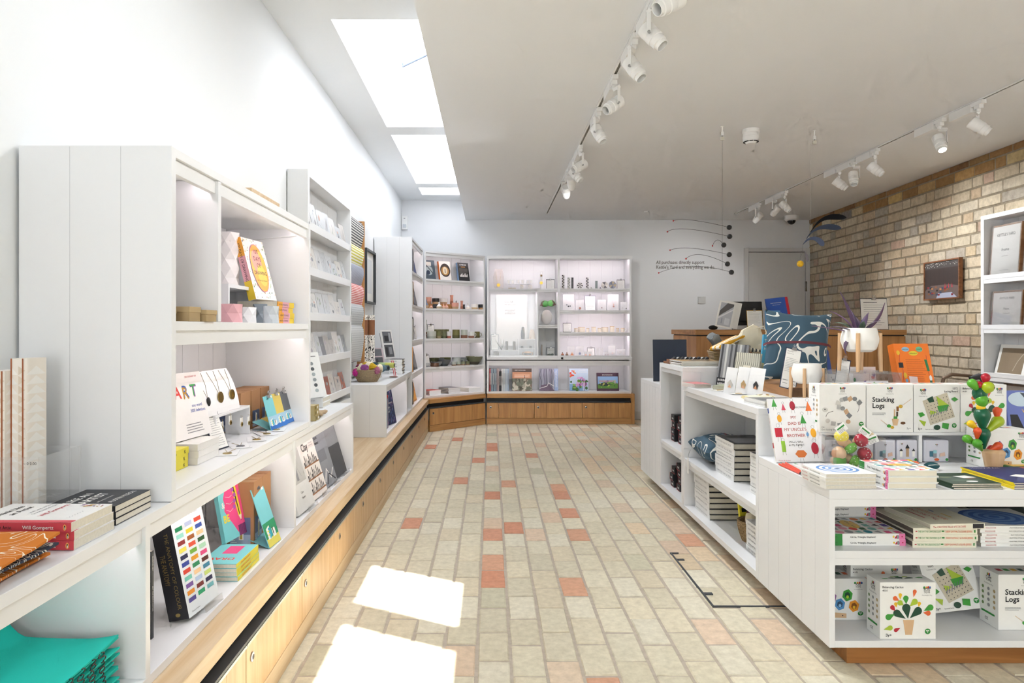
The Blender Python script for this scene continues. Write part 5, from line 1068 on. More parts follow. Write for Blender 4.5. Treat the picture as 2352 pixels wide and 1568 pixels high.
for px, v, r, h, k, c1, c2, lb in ((997, .15, .05, .075, 'bowl', '#55563c', '#4c4a38', 'olive bowl in the back row, left'), (1023, .15, .055, .075, 'bowl', '#6a6a42', '#4c4a33', 'olive bowl in the back row, middle'), (1010, .16, .05, .072, 'bowl', '#7d8280', '#5c5f60', 'grey bowl in the back row'), (1056, .15, .075, .07, 'bowl', '#8d9296', '#6b6e72', 'wide grey bowl in the back row'), (1003, .07, .055, .045, 'bowl', '#9a9da0', '#6f7276', 'light grey bowl behind the charcoal bowl'), (1020.5, .05, .062, .058, 'bowl', '#5f6469', '#4d5154', 'charcoal flared bowl in the front row'), (998.5, .04, .040, .034, 'mug', '#7a5a48', '#6a4c3c', 'brown straight-sided dish in the front row'), (980, .04, .032, .035, 'bowl', '#c9ccce', '#a9acae', 'small white bowl at the left end'), (1049, .11, .046, .072, 'jug', '#b3bab6', '#9aa09c', 'grey-green pouring jug'), (1089, .10, .084, .078, 'bowl', '#6b6f56', '#4d4a3c', 'large olive bowl with brown rim at the right')):
    pot(px, v, zb, r, h, k, c1, c2, lb+' of the bowl shelf', 'jug' if k == 'jug' else 'bowl', BG, k == 'jug')
for i, px in enumerate((1042, 1053, 1063.5, 1074)): pot(px, .04, zb, .020, .036, 'mug', ['#b9bfb6', '#aab5a8', '#868a6a', '#6d7250'][i], '#8d735c', 'tiny %s beaker in the front row of the bowl shelf' % ['white', 'pale green', 'sage', 'olive'][i], 'beaker', BG)
# books lying on the bottom corner shelf
random.seed(12)
def cstack(px, n, w, h, t, **k): 
    p = cp(cu(px, .05), .05, Z5[0]); return stack(n, p, 90+CA, w, h, t, jit=.003, **k)
cstack(1013, 3, .17, .155, .017, desc='white and red edged art book at the left', group='art books lying on the bottom corner shelf', cov=col('#b9413a', .5), spc=WB)
cstack(1057, 4, .19, .165, .016, desc='black and white art book in the middle', group='dark art books lying on the bottom corner shelf', cov=col('#3a3b40', .4), spc=WB, front=[('r', .1, .1, .8, .7, col('#85868c'))])
cstack(1106, 5, .19, .19, .0095, desc='thin white catalogue at the right', group='white catalogues lying on the bottom corner shelf', cov=WB, hard=False)
# ============================================================ back wall: book shelf and glass case contents
def bx(px, Y=BY): return (px-CX)*Y/F
zb0 = ZB+TH+.0005; x = bx(1124, 8.0); random.seed(15)
SPN = ['#c4383c']+['#7d9099']*1+['#8ea1ac', '#5f6f7c', '#93a4b0', '#6f8290', '#a18f8f', '#b3a09c', '#26272b', '#26272b', '#d8d9d8', '#c6cdd0', '#cfd6d8', '#b7c5d2', '#c3cfd8', '#9fb4cc']
for i, c in enumerate(SPN):
    t = .0135; h = .262 if i not in (8, 9) else .225
    book(stand((x, BY+.06, zb0), 90), .16, h, t, col(c, .5), sp=[('r', .2, .35, .5, .28, PAPER if c < '#8' or c == '#c4383c' else TXTG)], label='%s spine art book in the row on the low back shelf' % {'#c4383c': 'red', '#26272b': 'black'}.get(c, 'pale blue-grey'), group='row of upright art books on the low back shelf')
    x += t+.0008
for k, o in enumerate([o for o in bpy.data.objects if o.get('group') == 'row of upright art books on the low back shelf']): o['label'] = o['label']+', %s from left' % ['first', 'second', 'third', 'fourth', 'fifth', 'sixth', 'seventh', 'eighth', 'ninth', 'tenth', 'eleventh', 'twelfth', 'thirteenth', 'fourteenth', 'fifteenth', 'sixteenth', 'last'][k]
def blot(n, cs, x0=0, y0=0, x1=1, y1=1, r=.06):
    return [('c', random.uniform(x0, x1)*.9+.05, random.uniform(y0, y1)*.9+.05, random.uniform(.3, 1)*r, random.uniform(.3, 1)*r, col(random.choice(cs)), 9) for _ in range(n)]
art1 = [('r', 0, 0, 1, 1, col('#7d6a5a')), ('r', 0, .55, 1, .45, col('#c08a6a')), ('r', .0, .84, 1, .16, col('#55463f')), ('r', .1, .58, .8, .16, col('#d9a98c'))]+blot(50, ['#8c9080', '#a9a694', '#6b6f5f', '#c9c4b4', '#5f5a4c'], 0, 0, 1, .5, .12)+[('r', .62, .55, .03, .14, INK), ('r', .1, .64, .7, .008, PAPER), ('t', .12, .90, .06, 'MARY NEWCOMB', PAPER, {'b': 1, 'fit': .6})]
art2 = [('r', 0, 0, 1, 1, col('#8a8c9c')), ('r', .8, 0, .2, 1, col('#9db0d4'))]+[('l', [(.05+.1*k, .02), (.12+.09*k, .4), (.02+.11*k+.05*(k % 2), .7), (.1+.09*k, .98)], .006, col(['#4a4a58', '#b9b9c6', '#6d5f78'][k % 3])) for k in range(8)]+[('p', [(0, 0), (.8, .0), (.5, .3), (.1, .25)], col('#6d5c70')), ('l', [(.0, .1), (.4, .2), (.5, .35), (.78, .2)], .006, PAPER), ('t', .86, .92, .11, 'THE ART OF DAVID JONES', PAPER, {'rot': -90, 'fit': .9})]
art3 = [('r', 0, 0, 1, 1, col('#c3d4ea')), ('r', 0, 0, .7, .3, col('#7fa8cf'))]+blot(20, ['#6f9a3c', '#8fb54a', '#3d6a3a'], 0, 0, 1, .45, .1)+blot(26, ['#c78fc4', '#d8a9d8', '#9a5f9a'], .35, .2, .95, .6, .08)+blot(9, ['#e0662f', '#d94a3a', '#e9a24a'], 0, .6, .3, .95, .07)+[('l', [(.5, .0), (.55, .3), (.7, .5)], .004, INK), ('l', [(.8, .0), (.85, .4)], .004, INK), ('t', .5, .90, .07, 'WINIFRED', PAPER, {'fit': .4}), ('t', .45, .81, .07, 'NICHOLSON', PAPER, {'fit': .48})]
art4 = [('r', 0, 0, 1, 1, col('#4a2f42')), ('r', .04, .12, .92, .68, col('#8fb4e0')), ('p', [(.04, .12), (.96, .12), (.96, .4), (.5, .55), (.04, .35)], col('#5f8f3c')), ('c', .35, .35, .28, .09, col('#2f3f3a')), ('r', .1, .48, .75, .10, col('#b39aa4'))]+blot(20, ['#7fb04a', '#3c5a32', '#d8d46a', '#8a6f8c'], .05, .15, .95, .55, .05)+[('r', .8, .4, .06, .2, col('#b9b2a4')), ('t', .25, .86, .08, 'ERIC RAVILIOUS', PAPER, {'b': 1, 'fit': .5})]
for px, w, h, a, c, lb in ((1177, .228, .262, art1, '#7d6a5a', 'art book with orange and grey landscape cover on the low back shelf'), (1239, .222, .262, art2, '#8a8c9c', 'art book with grey forest drawing cover on the low back shelf'), (1308.5, .222, .262, art3, '#c3d4ea', 'pale blue art book with purple flowers cover on the low back shelf'), (1371.5, .258, .21, art4, '#4a2f42', 'landscape art book with green riverside painting on the low back shelf')):
    M = lean((bx(px, 8.02), BY+.10, zb0), 0, 11); book(M, w, h, .022, col(c, .35), front=a, label=lb)
g = G(); p = at(1440, 835.5, 7.99); g.box(p.x-.012, p.y, p.z-.012, p.x+.01, p.y+.02, p.z+.002, CHROME); tag(g.build('shelf_lamp'), 'tiny chrome lamp end under the low back shelf top', 'lamp')
# ---- glass case.  floors of the bays
Z0, ZA, ZR1, ZR2, ZR3, ZN = .7675, 1.5755, 1.5755, 1.3225, 1.0655, 1.1555
def cb(px, py0, py1, z, Y, w, h, label, c=NAVY): return clipboard(lean((bx(px, Y), Y, z), 0, 6), w, h, c, label, s=.8)
cb(1254.5, 0, 0, ZA, 8.05, .10, .115, 'small clipboard at the right of the top left bay', )
# necklace bust
g = G(); Wt = col('#f4f0ee', .5); g.prism([(-.055, 0), (.055, 0), (.062, .14), (.045, .235), (-.045, .235), (-.062, .14)], -.012, .012, glass('#fff4f2', .2, .6), frame((0, 0, 0), (1, 0, 0), (0, 0, 1))); o = g.build('necklace_bust', None, loc=(bx(1145, 8.05), 8.06, ZA)); tag(o, 'tall clear necklace stand with round gold pendant in the top left bay', 'jewellery')
q = G(); q.lathe([(.0001, 0), (.020, 0), (.020, .003), (.0001, .003)], col('#d8b23c', .3, .6), frame((0, -.014, .045), (1, 0, 0), (0, 0, 1)), 24); q.build('pendant', o)
q = G(); q.tube([(-.03, -.0135, .20), (-.02, -.0135, .11), (0, -.0135, .066), (.02, -.0135, .11), (.03, -.0135, .20)], .001, BRASS, 5); q.build('chain', o)
g = G(); g.box(0, 0, .058, .275, .07, .064, PAINT); g.box(0, 0, 0, .006, .07, .058, PAINT); g.box(.269, 0, 0, .275, .07, .058, PAINT); tag(g.build('riser_stand', None, loc=(bx(1166, 8.12), 8.14, ZA)), 'low white riser with bangles before it in the glass case', 'riser')
for i, px in enumerate((1168, 1178, 1191, 1201, 1213, 1220)):
    g = G(); g.box(-.018, 0, 0, .018, .003, .05, glass('#ffffff', .1, .7)); o = g.build('earring', None, loc=(bx(px, 8.1), 8.17, ZA+.0645)); tag(o, 'gold drop earring on a clear stand above the white riser, %s from left' % ['first', 'second', 'third', 'fourth', 'fifth', 'sixth'][i], 'earring', 'gold earrings above the white riser')
    q = G(); q.tube([(0, -.002, .04), (.003, -.002, .02), (-.002, -.002, .012)], .0015, BRASS, 5); q.build('drop', o)
for i, (px, s_) in enumerate(((1172, .017), (1181, .013))):
    g = G(); g.tube([(s_*1.3*math.cos(a*.4189), s_*math.sin(a*.4189)*.6, .006) for a in range(16)], .0035, BRASS, 7); tag(g.build('bangle', None, loc=(bx(px, 8.03), 8.03, ZA)), '%s brass bangle lying before the white riser' % ['larger', 'smaller'][i], 'bangle', 'brass bangles in the top left bay')
for i, (px, dz, rr) in enumerate(((1198, .026, 4), (1218, .05, 4))):
    g = G(); n = 4; pts = [(.024*math.cos(a*1.5708+.3), 0, .02*math.sin(a*1.5708+.3)) for a in range(5)]; g.tube(pts, .0014, BRASS, 5); g.box(-.02, .002, -.026, .02, .003, .022, glass('#ffffff', .1, .75)); tag(g.build('earring', None, loc=(bx(px, 8.06), 8.07, ZA+.028+.0*dz)), ['square gold hoop earring on clear card, left one', 'square gold hoop earring on clear card, right one'][i], 'earring', 'square gold hoop earrings')
g = G(); g.box(-.014, .004, 0, .014, .007, .20, glass('#ffffff', .1, .75)); o = g.build('earring_stand', None, loc=(bx(1243.5, 8.05), 8.06, ZA)); tag(o, 'tall clear earring stand with gold discs in the top left bay', 'jewellery')
for z, r, c in ((.157, .012, '#6a5432'), (.072, .018, '#cfa93c')):
    q = G(); q.lathe([(.0001, 0), (r, 0), (r, .003), (.0001, .003)], col(c, .3, .6), frame((0, .003, z), (1, 0, 0), (0, 0, 1)), 20); q.build('disc', o)
# right bay, top: patterned necklaces rolled in columns
def column(px, h, c1, c2, label, r=.013, zz=ZR1):
    g = G(); n = max(3, int(h/.016)); 
    for k in range(n):
        z = h*(k+.5)/n
        for sx in (-1, 1): g.ball((sx*r*.55, 0, z), h/n*.52, col(c1 if (k+(sx > 0)) % 2 else c2, .4), 8, (1.0, 1, 1))
    return tag(g.build('bead_bracelet', None, loc=(bx(px, 8.05), 8.05, zz)), label, 'bracelet', 'beaded bracelets in the top right bay')
column(1293.5, .165, '#26272c', '#b9b4ac', 'tall black and silver bead bracelet standing upright, far left'); column(1306.5, .135, '#8f9490', '#c9c6bc', 'grey bead bracelet standing upright'); column(1349, .135, '#36344a', '#c9c4bc', 'navy and white bead bracelet standing upright')
g = G(); g.box(-.012, 0, 0, .012, .02, .135, col('#2b2d33', .4)); tag(g.build('bracelet_box', None, loc=(bx(1315, 8.05), 8.05, ZR1)), 'slim dark upright box among the bead bracelets', 'box')
g = G(); g.box(-.014, 0, 0, .014, .012, .095, col('#7f8d8c', .4)); tag(g.build('patterned_tile', None, loc=(bx(1370, 8.05), 8.05, ZR1)), 'small upright grey-green patterned tile', 'tile')
def poly_tile(px, n, r, cs, label):
    g = G(); g.prism([(r*math.cos(2*math.pi*k/n+.2), r*math.sin(2*math.pi*k/n+.2)) for k in range(n)], 0, .010, col(cs[0], .4))
    for k in range(n):
        a0, a1 = 2*math.pi*k/n+.2, 2*math.pi*(k+1)/n+.2; g.add([(0, 0, .0105), (r*.95*math.cos(a0), r*.95*math.sin(a0), .0105), (r*.95*math.cos(a1), r*.95*math.sin(a1), .0105)], [(0, 1, 2)], col(cs[k % len(cs)], .4))
    M = lean((bx(px, 8.05), 8.06, ZR1+r), 0, 8); return tag(g.build('ceramic_tile', None, mat=M), label, 'tile', 'geometric ceramic tiles in the top right bay')
poly_tile(1332, 12, .038, ['#e4e2de', '#3b3b40'], 'round black and white patterned tile'); poly_tile(1389, 6, .044, ['#c9c6bf', '#5b5a60', '#e0ddd6'], 'hexagonal grey patterned tile'); poly_tile(1407, 8, .046, ['#8d93a0', '#b9ab8c', '#6d7484'], 'octagonal grey and beige facet tile')
for i, px in enumerate((1358, 1379)): 
    g = G(); g.lathe([(.014, 0), (.0001, .018)], col(['#8a8f86', '#5a5a6c'][i], .5), None, 4); tag(g.build('stone_pyramid', None, loc=(bx(px, 8.0), 8.0, ZR1)), ['tiny green-grey pyramid between tiles', 'tiny purple-grey pyramid left of the hexagonal tile'][i], 'ornament', 'tiny stone pyramids')
cb(1417, 0, 0, ZR1, 8.04, .095, .11, 'small clipboard at the right end of the top right bay')
# right bay second shelf: necklaces on clear cards
def jcard(px, w, h, z, lab, dots, y=8.08):
    g = G(); g.box(0, 0, 0, w, .003, h, glass('#ffffff', .15, .55, .2)); o = g.build('jewellery_card', None, loc=(bx(px, y), y, z)); tag(o, lab, 'jewellery', 'jewellery on clear cards in the right bay')
    q = G(); q.tube([(w*.2, -.001, h*.92), (w*.5, -.001, h*.45), (w*.8, -.001, h*.92)], .0008, GREYP, 5); q.build('chain', o)
    for (u, v, r, c) in dots:
        q = G(); q.lathe([(.0001, 0), (r, 0), (r, .003), (.0001, .003)], col(c, .4), frame((w*u, -.001, h*v), (1, 0, 0), (0, 0, 1)), 14); q.build('bead', o)
    return o
jcard(1293, .13, .19, ZR2, 'clear card with grey and dark bead necklace, far left second shelf', [(.35, .35, .009, '#5a6066'), (.5, .25, .010, '#26282b'), (.66, .27, .008, '#3c3f44')])
jcard(1323, .095, .125, ZR2, 'clear card with brown brooch on the second shelf', [(.5, .2, .014, '#8a5a48'), (.4, .1, .008, '#6f7a80')])
clipboard(lean((bx(1344, 8.05), 8.06, ZR2), 0, 5), .125, .175, col('#4a4a66'), 'larger dark violet clipboard on the second shelf of the right bay')
jcard(1372.5, .10, .125, ZR2, 'clear card with small stone pendant right of the violet clipboard', [(.5, .25, .008, '#6f5a58')]); jcard(1395.5, .13, .19, ZR2, 'tall clear card with ring and brown pendant', [(.55, .55, .010, '#c9c9cc'), (.55, .38, .006, '#b06a4c'), (.55, .25, .011, '#8a5a4c')]); jcard(1425, .09, .10, ZR2, 'clear card with dark drops at the right end', [(.3, .3, .007, '#8f9290'), (.75, .25, .007, '#2b2b2d')])
# third shelf: pale cups
cb(1293, 0, 0, ZR3, 8.03, .098, .11, 'small clipboard at the left of the pale cup shelf')
PC = 'pale ceramic cups in the glass case'
for i, (px, r, h, hd) in enumerate(((1323, .022, .045, 0), (1337, .042, .060, 0), (1350, .018, .046, 0), (1363.5, .026, .062, 0), (1377, .022, .048, 1), (1391, .040, .058, 0), (1406, .027, .070, 0), (1418.5, .018, .048, 0), (1430, .024, .048, 1))):
    g = G(); g.lathe([(r*.95, 0), (r, .003), (r, h), (r-.003, h), (r-.004, .01), (.0001, .008)], col('#ece3d2', .4), None, 22); g.lathe([(r+.0003, h-.005), (r+.0003, h)], col('#c9a678', .6), None, 22); o = g.build('cup', None, loc=(bx(px, 8.08), 8.08+(.05 if i in (1, 5) else 0), ZR3))
    if hd: q = G(); q.tube([(r, 0, h*.8), (r*1.7, 0, h*.75), (r*1.7, 0, h*.3), (r, 0, h*.25)], .003, col('#ece3d2', .4), 6); q.build('handle', o)
    tag(o, 'cream ceramic cup on the third shelf, %s from the left' % ['first', 'second', 'third', 'fourth', 'fifth', 'sixth', 'seventh', 'eighth', 'last'][i], 'cup', PC)
# bottom of the right bay
for i, (px, c) in enumerate(((1292, '#b0603c'), (1302, '#7a5a3c'), (1314, '#d08a5c'))):
    g = G(); Mx = frame((0, 0, .02), (1, 0, 0), (0, 0, 1)); g.lathe([(.0001, 0), (.017, 0), (.017, .004), (.0001, .004)], col(c, .4), Mx, 24); g.lathe([(.0001, 0), (.007, 0), (.007, .004), (.0001, .004)], col('#6d4a2c' if i < 2 else '#e0b48c', .4), Mx @ T(0, .024, 0), 12); g.box(-.016, -.0045, .004, .016, -.0042, .019, col('#4a3a30' if i != 2 else '#e0a57c'))
    tag(g.build('earring', None, loc=(bx(px, 8.03), 8.03, Z0+.012)), ['round orange-brown disc earring', 'round dark brown disc earring', 'round peach disc earring, largest'][i]+' at the bottom left of the right bay', 'earring', 'round disc earrings in the right bay')
jcard(1303, .085, .13, Z0, 'clear card behind the peach disc earring', [], 8.12); jcard(1323.5, .085, .13, Z0, 'clear card with a grey half-moon pendant', [(.5, .35, .014, '#4c566c')]); cb(1349, 0, 0, Z0, 8.14, .09, .115, 'small clipboard on the floor of the right bay')
jcard(1341, .045, .07, Z0, 'clear card with peach drop, left of a pair', [(.5, .4, .012, '#dba58c')], 8.02); jcard(1350.5, .045, .07, Z0, 'clear card with peach drop, right of a pair', [(.5, .4, .012, '#d89a80')], 8.02)
for i, px in enumerate((1368, 1377)): jcard(px, .04, .11, Z0, ['narrow clear earring card, left', 'narrow clear earring card, right'][i]+' near the middle of the right bay floor', [(.5, .85, .003, '#8a8a8c')])
jcard(1387, .06, .06, Z0, 'small clear card with two dark studs', [(.3, .5, .005, '#6a3a3c'), (.8, .5, .005, '#6a3a3c')]); jcard(1397, .085, .14, Z0, 'clear card with half-circle outline pendant', [(.6, .35, .012, '#c3b3b0')]); jcard(1417, .10, .10, Z0, 'clear card with pale ring at the right end of the bay floor', [(.4, .6, .012, '#e2dedc'), (.8, .5, .010, '#e2dedc')])
# left bay below the shelf: tote bag print, risers and dark ceramics
g = G(); g.box(0, 0, .0, .37, .012, .62, col('#efedea', .85)); M = frame((0, -.0004, 0), (1, 0, 0), (0, 0, 1))
for i, t_ in enumerate(('OSCAR', 'MURILLO', '', 'VIOLENT', 'AMNESIA')): g.text(t_, .10, .52-.035*i, .032, TXTG, M, bold=1) if t_ else None
tag(g.build('exhibition_tote', None, loc=(bx(1140, 8.2), 8.22, .90)), 'pale tote bag with grey exhibition lettering hanging in the left bay', 'tote bag')
def riser(px, px1, z, h, y, label, d=.12, mid=None):
    g = G(); w = bx(px1, y)-bx(px, y); g.box(0, 0, h-.008, w, d, h, PAINT); g.box(0, 0, 0, .008, d, h-.008, PAINT); g.box(w-.008, 0, 0, w, d, h-.008, PAINT)
    if mid: g.box(.008, 0, mid, w-.008, d, mid+.006, PAINT)
    return tag(g.build('riser_stand', None, loc=(bx(px, y), y, z)), label, 'riser', 'white risers in the left bay')
riser(1126, 1191, Z0, .088, 8.02, 'low white riser at the left of the left bay'); riser(1190, 1229.5, Z0, .215, 8.06, 'taller two-tier white riser at the right of the left bay', mid=.102)
clipboard(lean((bx(1128, 8.03), 8.06, Z0+.0885), 0, 6), .088, .185, col('#4b5a70'), 'tall clipboard standing on the low white riser')
DK = col('#2f2f31', .4)
def cyl_thing(px, y, z, r, h, c, name, label, cat, extra=None):
    g = G(); g.lathe([(r*.95, 0), (r, .004), (r, h), (r*.9, h), (.0001, h*.9)], c, None, 20)
    if extra: extra(g, r, h)
    return tag(g.build(name, None, loc=(bx(px, y), y, z)), label, cat)
def dots(g, r, h):
    for a in range(6):
        for b in range(3): g.ball((r*math.cos(-.4-a*.4), r*math.sin(-.4-a*.4), h*(.25+.25*b)), .003, col('#d8cfae'), 6)
cyl_thing(1140, 8.05, Z0, .032, .072, DK, 'dotted_pot', 'black pot with pale dots under the low riser', 'pot', dots)
for i, px in enumerate((1158, 1165, 1172, 1179)): tag(cyl_thing(px, 8.05, Z0, .015, .025, col('#5b4a38', .5), 'small_dish', 'x', 'dish'), 'small brown dish under the low riser, %s from the left' % ['first', 'second', 'third', 'last'][i], 'dish', 'small brown dishes under the riser')
for i, px in enumerate((1164, 1181)): tag(cyl_thing(px, 8.08, Z0+.0885, .017, .10, col('#4a3f36', .5), 'tall_vase', 'x', 'vase'), ['brown striped cylinder vase on the low riser, left', 'brown striped cylinder vase on the low riser, right'][i], 'vase', 'brown vases on the low riser')
for i, px in enumerate((1199, 1218)):
    g = G(); g.lathe([(.024, 0), (.026, .003), (.015, .004), (.015, .026), (.0001, .026)], DK, None, 18); tag(g.build('candle_holder', None, loc=(bx(px, 8.1), 8.10, Z0+.1085)), ['dark candle holder on the two-tier riser, left', 'dark candle holder on the two-tier riser, right'][i], 'candle holder', 'dark candle holders')
g = G(); g.lathe([(.028, 0), (.04, .03), (.044, .055), (.03, .07), (.0001, .072)], col('#cfa77c', .5), None, 24); g.lathe([(.0405, .028), (.0445, .042), (.0445, .052)], DK, None, 24)
for s_ in (-1, 1): g.tube([(s_*.04, 0, .06), (s_*.06, 0, .055), (s_*.055, 0, .03), (s_*.042, 0, .03)], .004, col('#cfa77c', .5), 6)
tag(g.build('mask_pot', None, loc=(bx(1212, 8.09), 8.09, Z0)), 'tan pot with black band and two ears under the tall riser', 'pot')
g = G(); g.lathe([(.022, 0), (.024, .06), (.014, .14), (.010, .145), (.0001, .145)], DK, None, 18); g.tube([(.018, -.012, .02), (.012, -.018, .09), (.004, -.014, .13)], .002, BRASS, 5); tag(g.build('tall_vase', None, loc=(bx(1201, 8.12), 8.12, Z0+.2155)), 'black vase with gold line on the tall riser', 'vase')
g = G(); g.lathe([(.040, 0), (.028, .09), (.016, .115), (.0001, .115)], col('#d8c9ba', .5), None, 20); g.tube([(-.02, -.034, .0), (-.012, -.024, .07), (-.004, -.015, .11)], .002, col('#a06a3c'), 5); tag(g.build('cone_vase', None, loc=(bx(1222, 8.12), 8.12, Z0+.2155)), 'pale cone vase with brown stripes on the tall riser', 'vase')
g = G(); 
for k in range(9): g.tube([(0, 0, 0), (.03*math.cos(k*.7)-.01, .01*math.sin(k*.7), .06), (.06*math.cos(k*.7)-.02, .02*math.sin(k*.7), .08+.03*(k % 3))], [.003, .002, .0006], col('#3a3c36', .6), 5)
tag(g.build('spiky_ornament', None, loc=(bx(1152, 8.06), 8.02+.0, Z0+.0885)), 'dark spiky ornament on the low riser', 'ornament')
# narrow middle bay
g = G(); g.ball((-.042, 0, .045), .044, col('#3f8a3a', .4), 14, (1.1, .35, .9)); g.ball((.035, 0, .05), .040, col('#4f9c46', .4), 14, (1.2, .35, .95)); g.prism([(-.1, .02), (-.085, .06), (-.05, .085), (-.06, .02)], -.012, .012, col('#4a2a24'), frame((0, 0, 0), (1, 0, 0), (0, 0, 1))); g.prism([(.05, .02), (.095, .03), (.075, .06), (.045, .095)], -.012, .012, col('#4a2a24'), frame((0, 0, 0), (1, 0, 0), (0, 0, 1)))
tag(g.build('bird_cushion', None, loc=(bx(1260, 8.15), 8.18, 1.36)), 'green and brown bird-shaped soft ornament in the narrow middle bay', 'ornament')
g = G(); g.ball((0, 0, .09), .065, col('#d8d4cf', .7), 14, (1, .5, 1.35)); tag(g.build('cloth_bag', None, loc=(bx(1256, 8.15), 8.16, ZN)), 'pale rounded cloth bag under the green bird ornament', 'bag')
clipboard(lean((bx(1257, 8.1), 8.14, Z0), 0, 6), .095, .115, NAVY, 'small clipboard on the floor of the narrow middle bay')
g = G(); g.ball((0, 0, .022), .022, col('#6a736c', .5), 10, (1.5, .8, 1)); g.ball((.035, 0, .035), .015, col('#6a736c', .5), 10); 
for a, b in ((-.02, -.008), (-.02, .008), (.02, -.008), (.02, .008)): g.cyl((a, b, 0), (a, b, .015), .005, col('#6a736c', .5), 8)
tag(g.build('animal_figure', None, loc=(bx(1262, 8.03), 8.03, Z0)), 'small grey-green animal figure before the middle bay clipboard', 'figurine')
g = G(); g.cyl((0, 0, 0), (0, 0, .15), .008, col('#c9b9ae', .6), 12, .006); tag(g.build('bud_vase', None, loc=(bx(1244.5, 8.1), 8.1, Z0)), 'thin beige bud vase in the narrow middle bay', 'vase')
# ============================================================ island goods
random.seed(90)
WB2 = col('#efefec', .4)
LOGO = lambda x, y, s=1.0: [('c', x-.045*s, y+.045*s, .016*s, .02*s, col('#2f8f3f')), ('c', x-.01*s, y+.045*s, .014*s, .018*s, col('#e0a020')), ('c', x+.02*s, y+.05*s, .014*s, .018*s, col('#c9302c')), ('c', x+.048*s, y+.048*s, .014*s, .018*s, col('#2f5fb0')), ('r', x-.06*s, y+.028*s, .12*s, .008*s, INK), ('t', x, y-.005*s, .04*s, 'PLAN', INK, {'al': 'c', 'b': 1.5}), ('t', x, y-.042*s, .04*s, 'TOYS', INK, {'al': 'c', 'b': 1.5}), ('t', x, y-.085*s, .026*s, 'Sustainable Play', TXTG, {'al': 'c'})]
GRN = col('#2f8a3c', .5)
def badge(x=.85, y=.14): return [('c', x, y, .06, .058, PAPER), ('c', x, y, .052, .050, GRN), ('c', x-.015, y+.012, .014, .010, PAPER), ('c', x+.016, y+.012, .014, .010, PAPER), ('r', x-.003, y-.03, .006, .04, PAPER)]
LG, DG, LM, RE, OR, YE, WO, TAN = [col(c, .35) for c in ('#3f9a3c', '#1f4a38', '#a8c23a', '#b8283a', '#e06a3c', '#e8b92e', '#d8b48c', '#c9c0ac')]
def tearp(x, y, tx, ty, r, m):
    a = math.atan2(y-ty, x-tx); pts = [(x+r*math.cos(a+t), y+r*math.sin(a+t)) for t in [(-1.75+3.5*k/12) for k in range(13)]]+[(tx, ty)]
    return ('p', pts, m)
CACT = [tearp(.47, .55, .50, .36, .075, DG), tearp(.30, .46, .46, .36, .065, DG), tearp(.68, .50, .53, .37, .07, DG), tearp(.46, .72, .47, .62, .05, LG), tearp(.36, .64, .42, .60, .05, LM), tearp(.62, .66, .53, .58, .055, LM), tearp(.15, .39, .26, .44, .055, LG), tearp(.90, .56, .78, .50, .055, LG),
   tearp(.22, .56, .27, .50, .042, RE), tearp(.27, .72, .34, .68, .042, OR), tearp(.62, .84, .60, .74, .035, OR), tearp(.86, .46, .77, .47, .045, OR), tearp(.36, .78, .36, .70, .032, YE), tearp(.28, .62, .29, .56, .032, YE), tearp(.70, .63, .69, .57, .032, YE),
   ('p', [(.41, .34), (.61, .34), (.57, .08), (.45, .08)], WO), tearp(.18, .20, .06, .17, .045, LM), tearp(.28, .16, .36, .20, .035, RE)]
CACTUS = LOGO(.84, .86, 1.1)+[('t', .04, .90, .055, 'Balancing Cactus', INK, {'b': 1}), ('t', .04, .84, .05, '4101', INK, {'b': 1})]+CACT+badge()+[('t', .10, .05, .07, '3y+', INK, {'b': 1.5})]
STL = LOGO(.5, .88)+[('t', .12, .64, .14, 'Stacking', INK, {'b': 2.5}), ('t', .12, .51, .14, 'Logs', INK, {'b': 2.5})]+lines(3, .12, .42, .36, .40, TXTG, .008)+[('p', [(.54, .28), (.69, .28), (.66, .14), (.57, .14)], WO), ('r', .58, .28, .08, .05, LG), ('r', .585, .33, .03, .15, WO), ('r', .635, .33, .04, .10, col('#4a3220')), ('r', .64, .44, .05, .10, col('#8a5a30')), ('c', .73, .54, .045, .035, col('#c9a22e')), ('l', [(.74, .54), (.96, .70)], .0016, WO), ('l', [(.30, .26), (.44, .16)], .0016, WO), ('c', .48, .13, .045, .035, LG), ('c', .55, .10, .04, .03, col('#c9a22e')), ('c', .78, .19, .055, .03, col('#6a4428')), ('t', .90, .06, .06, '3y+', TXTG, {'al': 'c'})]
def rot2(pts, cx, cy, a): c, s_ = math.cos(a), math.sin(a); return [(cx+(x-cx)*c-(y-cy)*s_, cy+(x-cx)*s_+(y-cy)*c) for x, y in pts]
LAC = LOGO(.20, .84, 1.1)+[('t', .95, .90, .055, '5372', INK, {'al': 'r', 'b': 1}), ('t', .95, .84, .055, 'Lacing Board', INK, {'al': 'r', 'b': 1}), ('p', rot2([(.26, .22), (.82, .22), (.82, .76), (.26, .76)], .54, .48, .32), TAN)]
LAC += [('c', *rot2([(.33+.075*i, .68-.07*j)], .54, .48, .32)[0], .009, .009, INK, 8) for i in range(7) for j in range(7)]+[('p', [(.28, .70), (.40, .76), (.44, .64), (.33, .62)], DG), ('p', [(.48, .76), (.74, .58), (.54, .52)], LM), ('p', [(.50, .55), (.76, .58), (.72, .46), (.54, .42)], LG), ('p', [(.34, .46), (.50, .42), (.36, .36)], LM)]+[('l', [(.36+.055*k, .30+.02*k), (.40+.055*k, .42+.02*k)], .0022, col('#6a7482')) for k in range(7)]
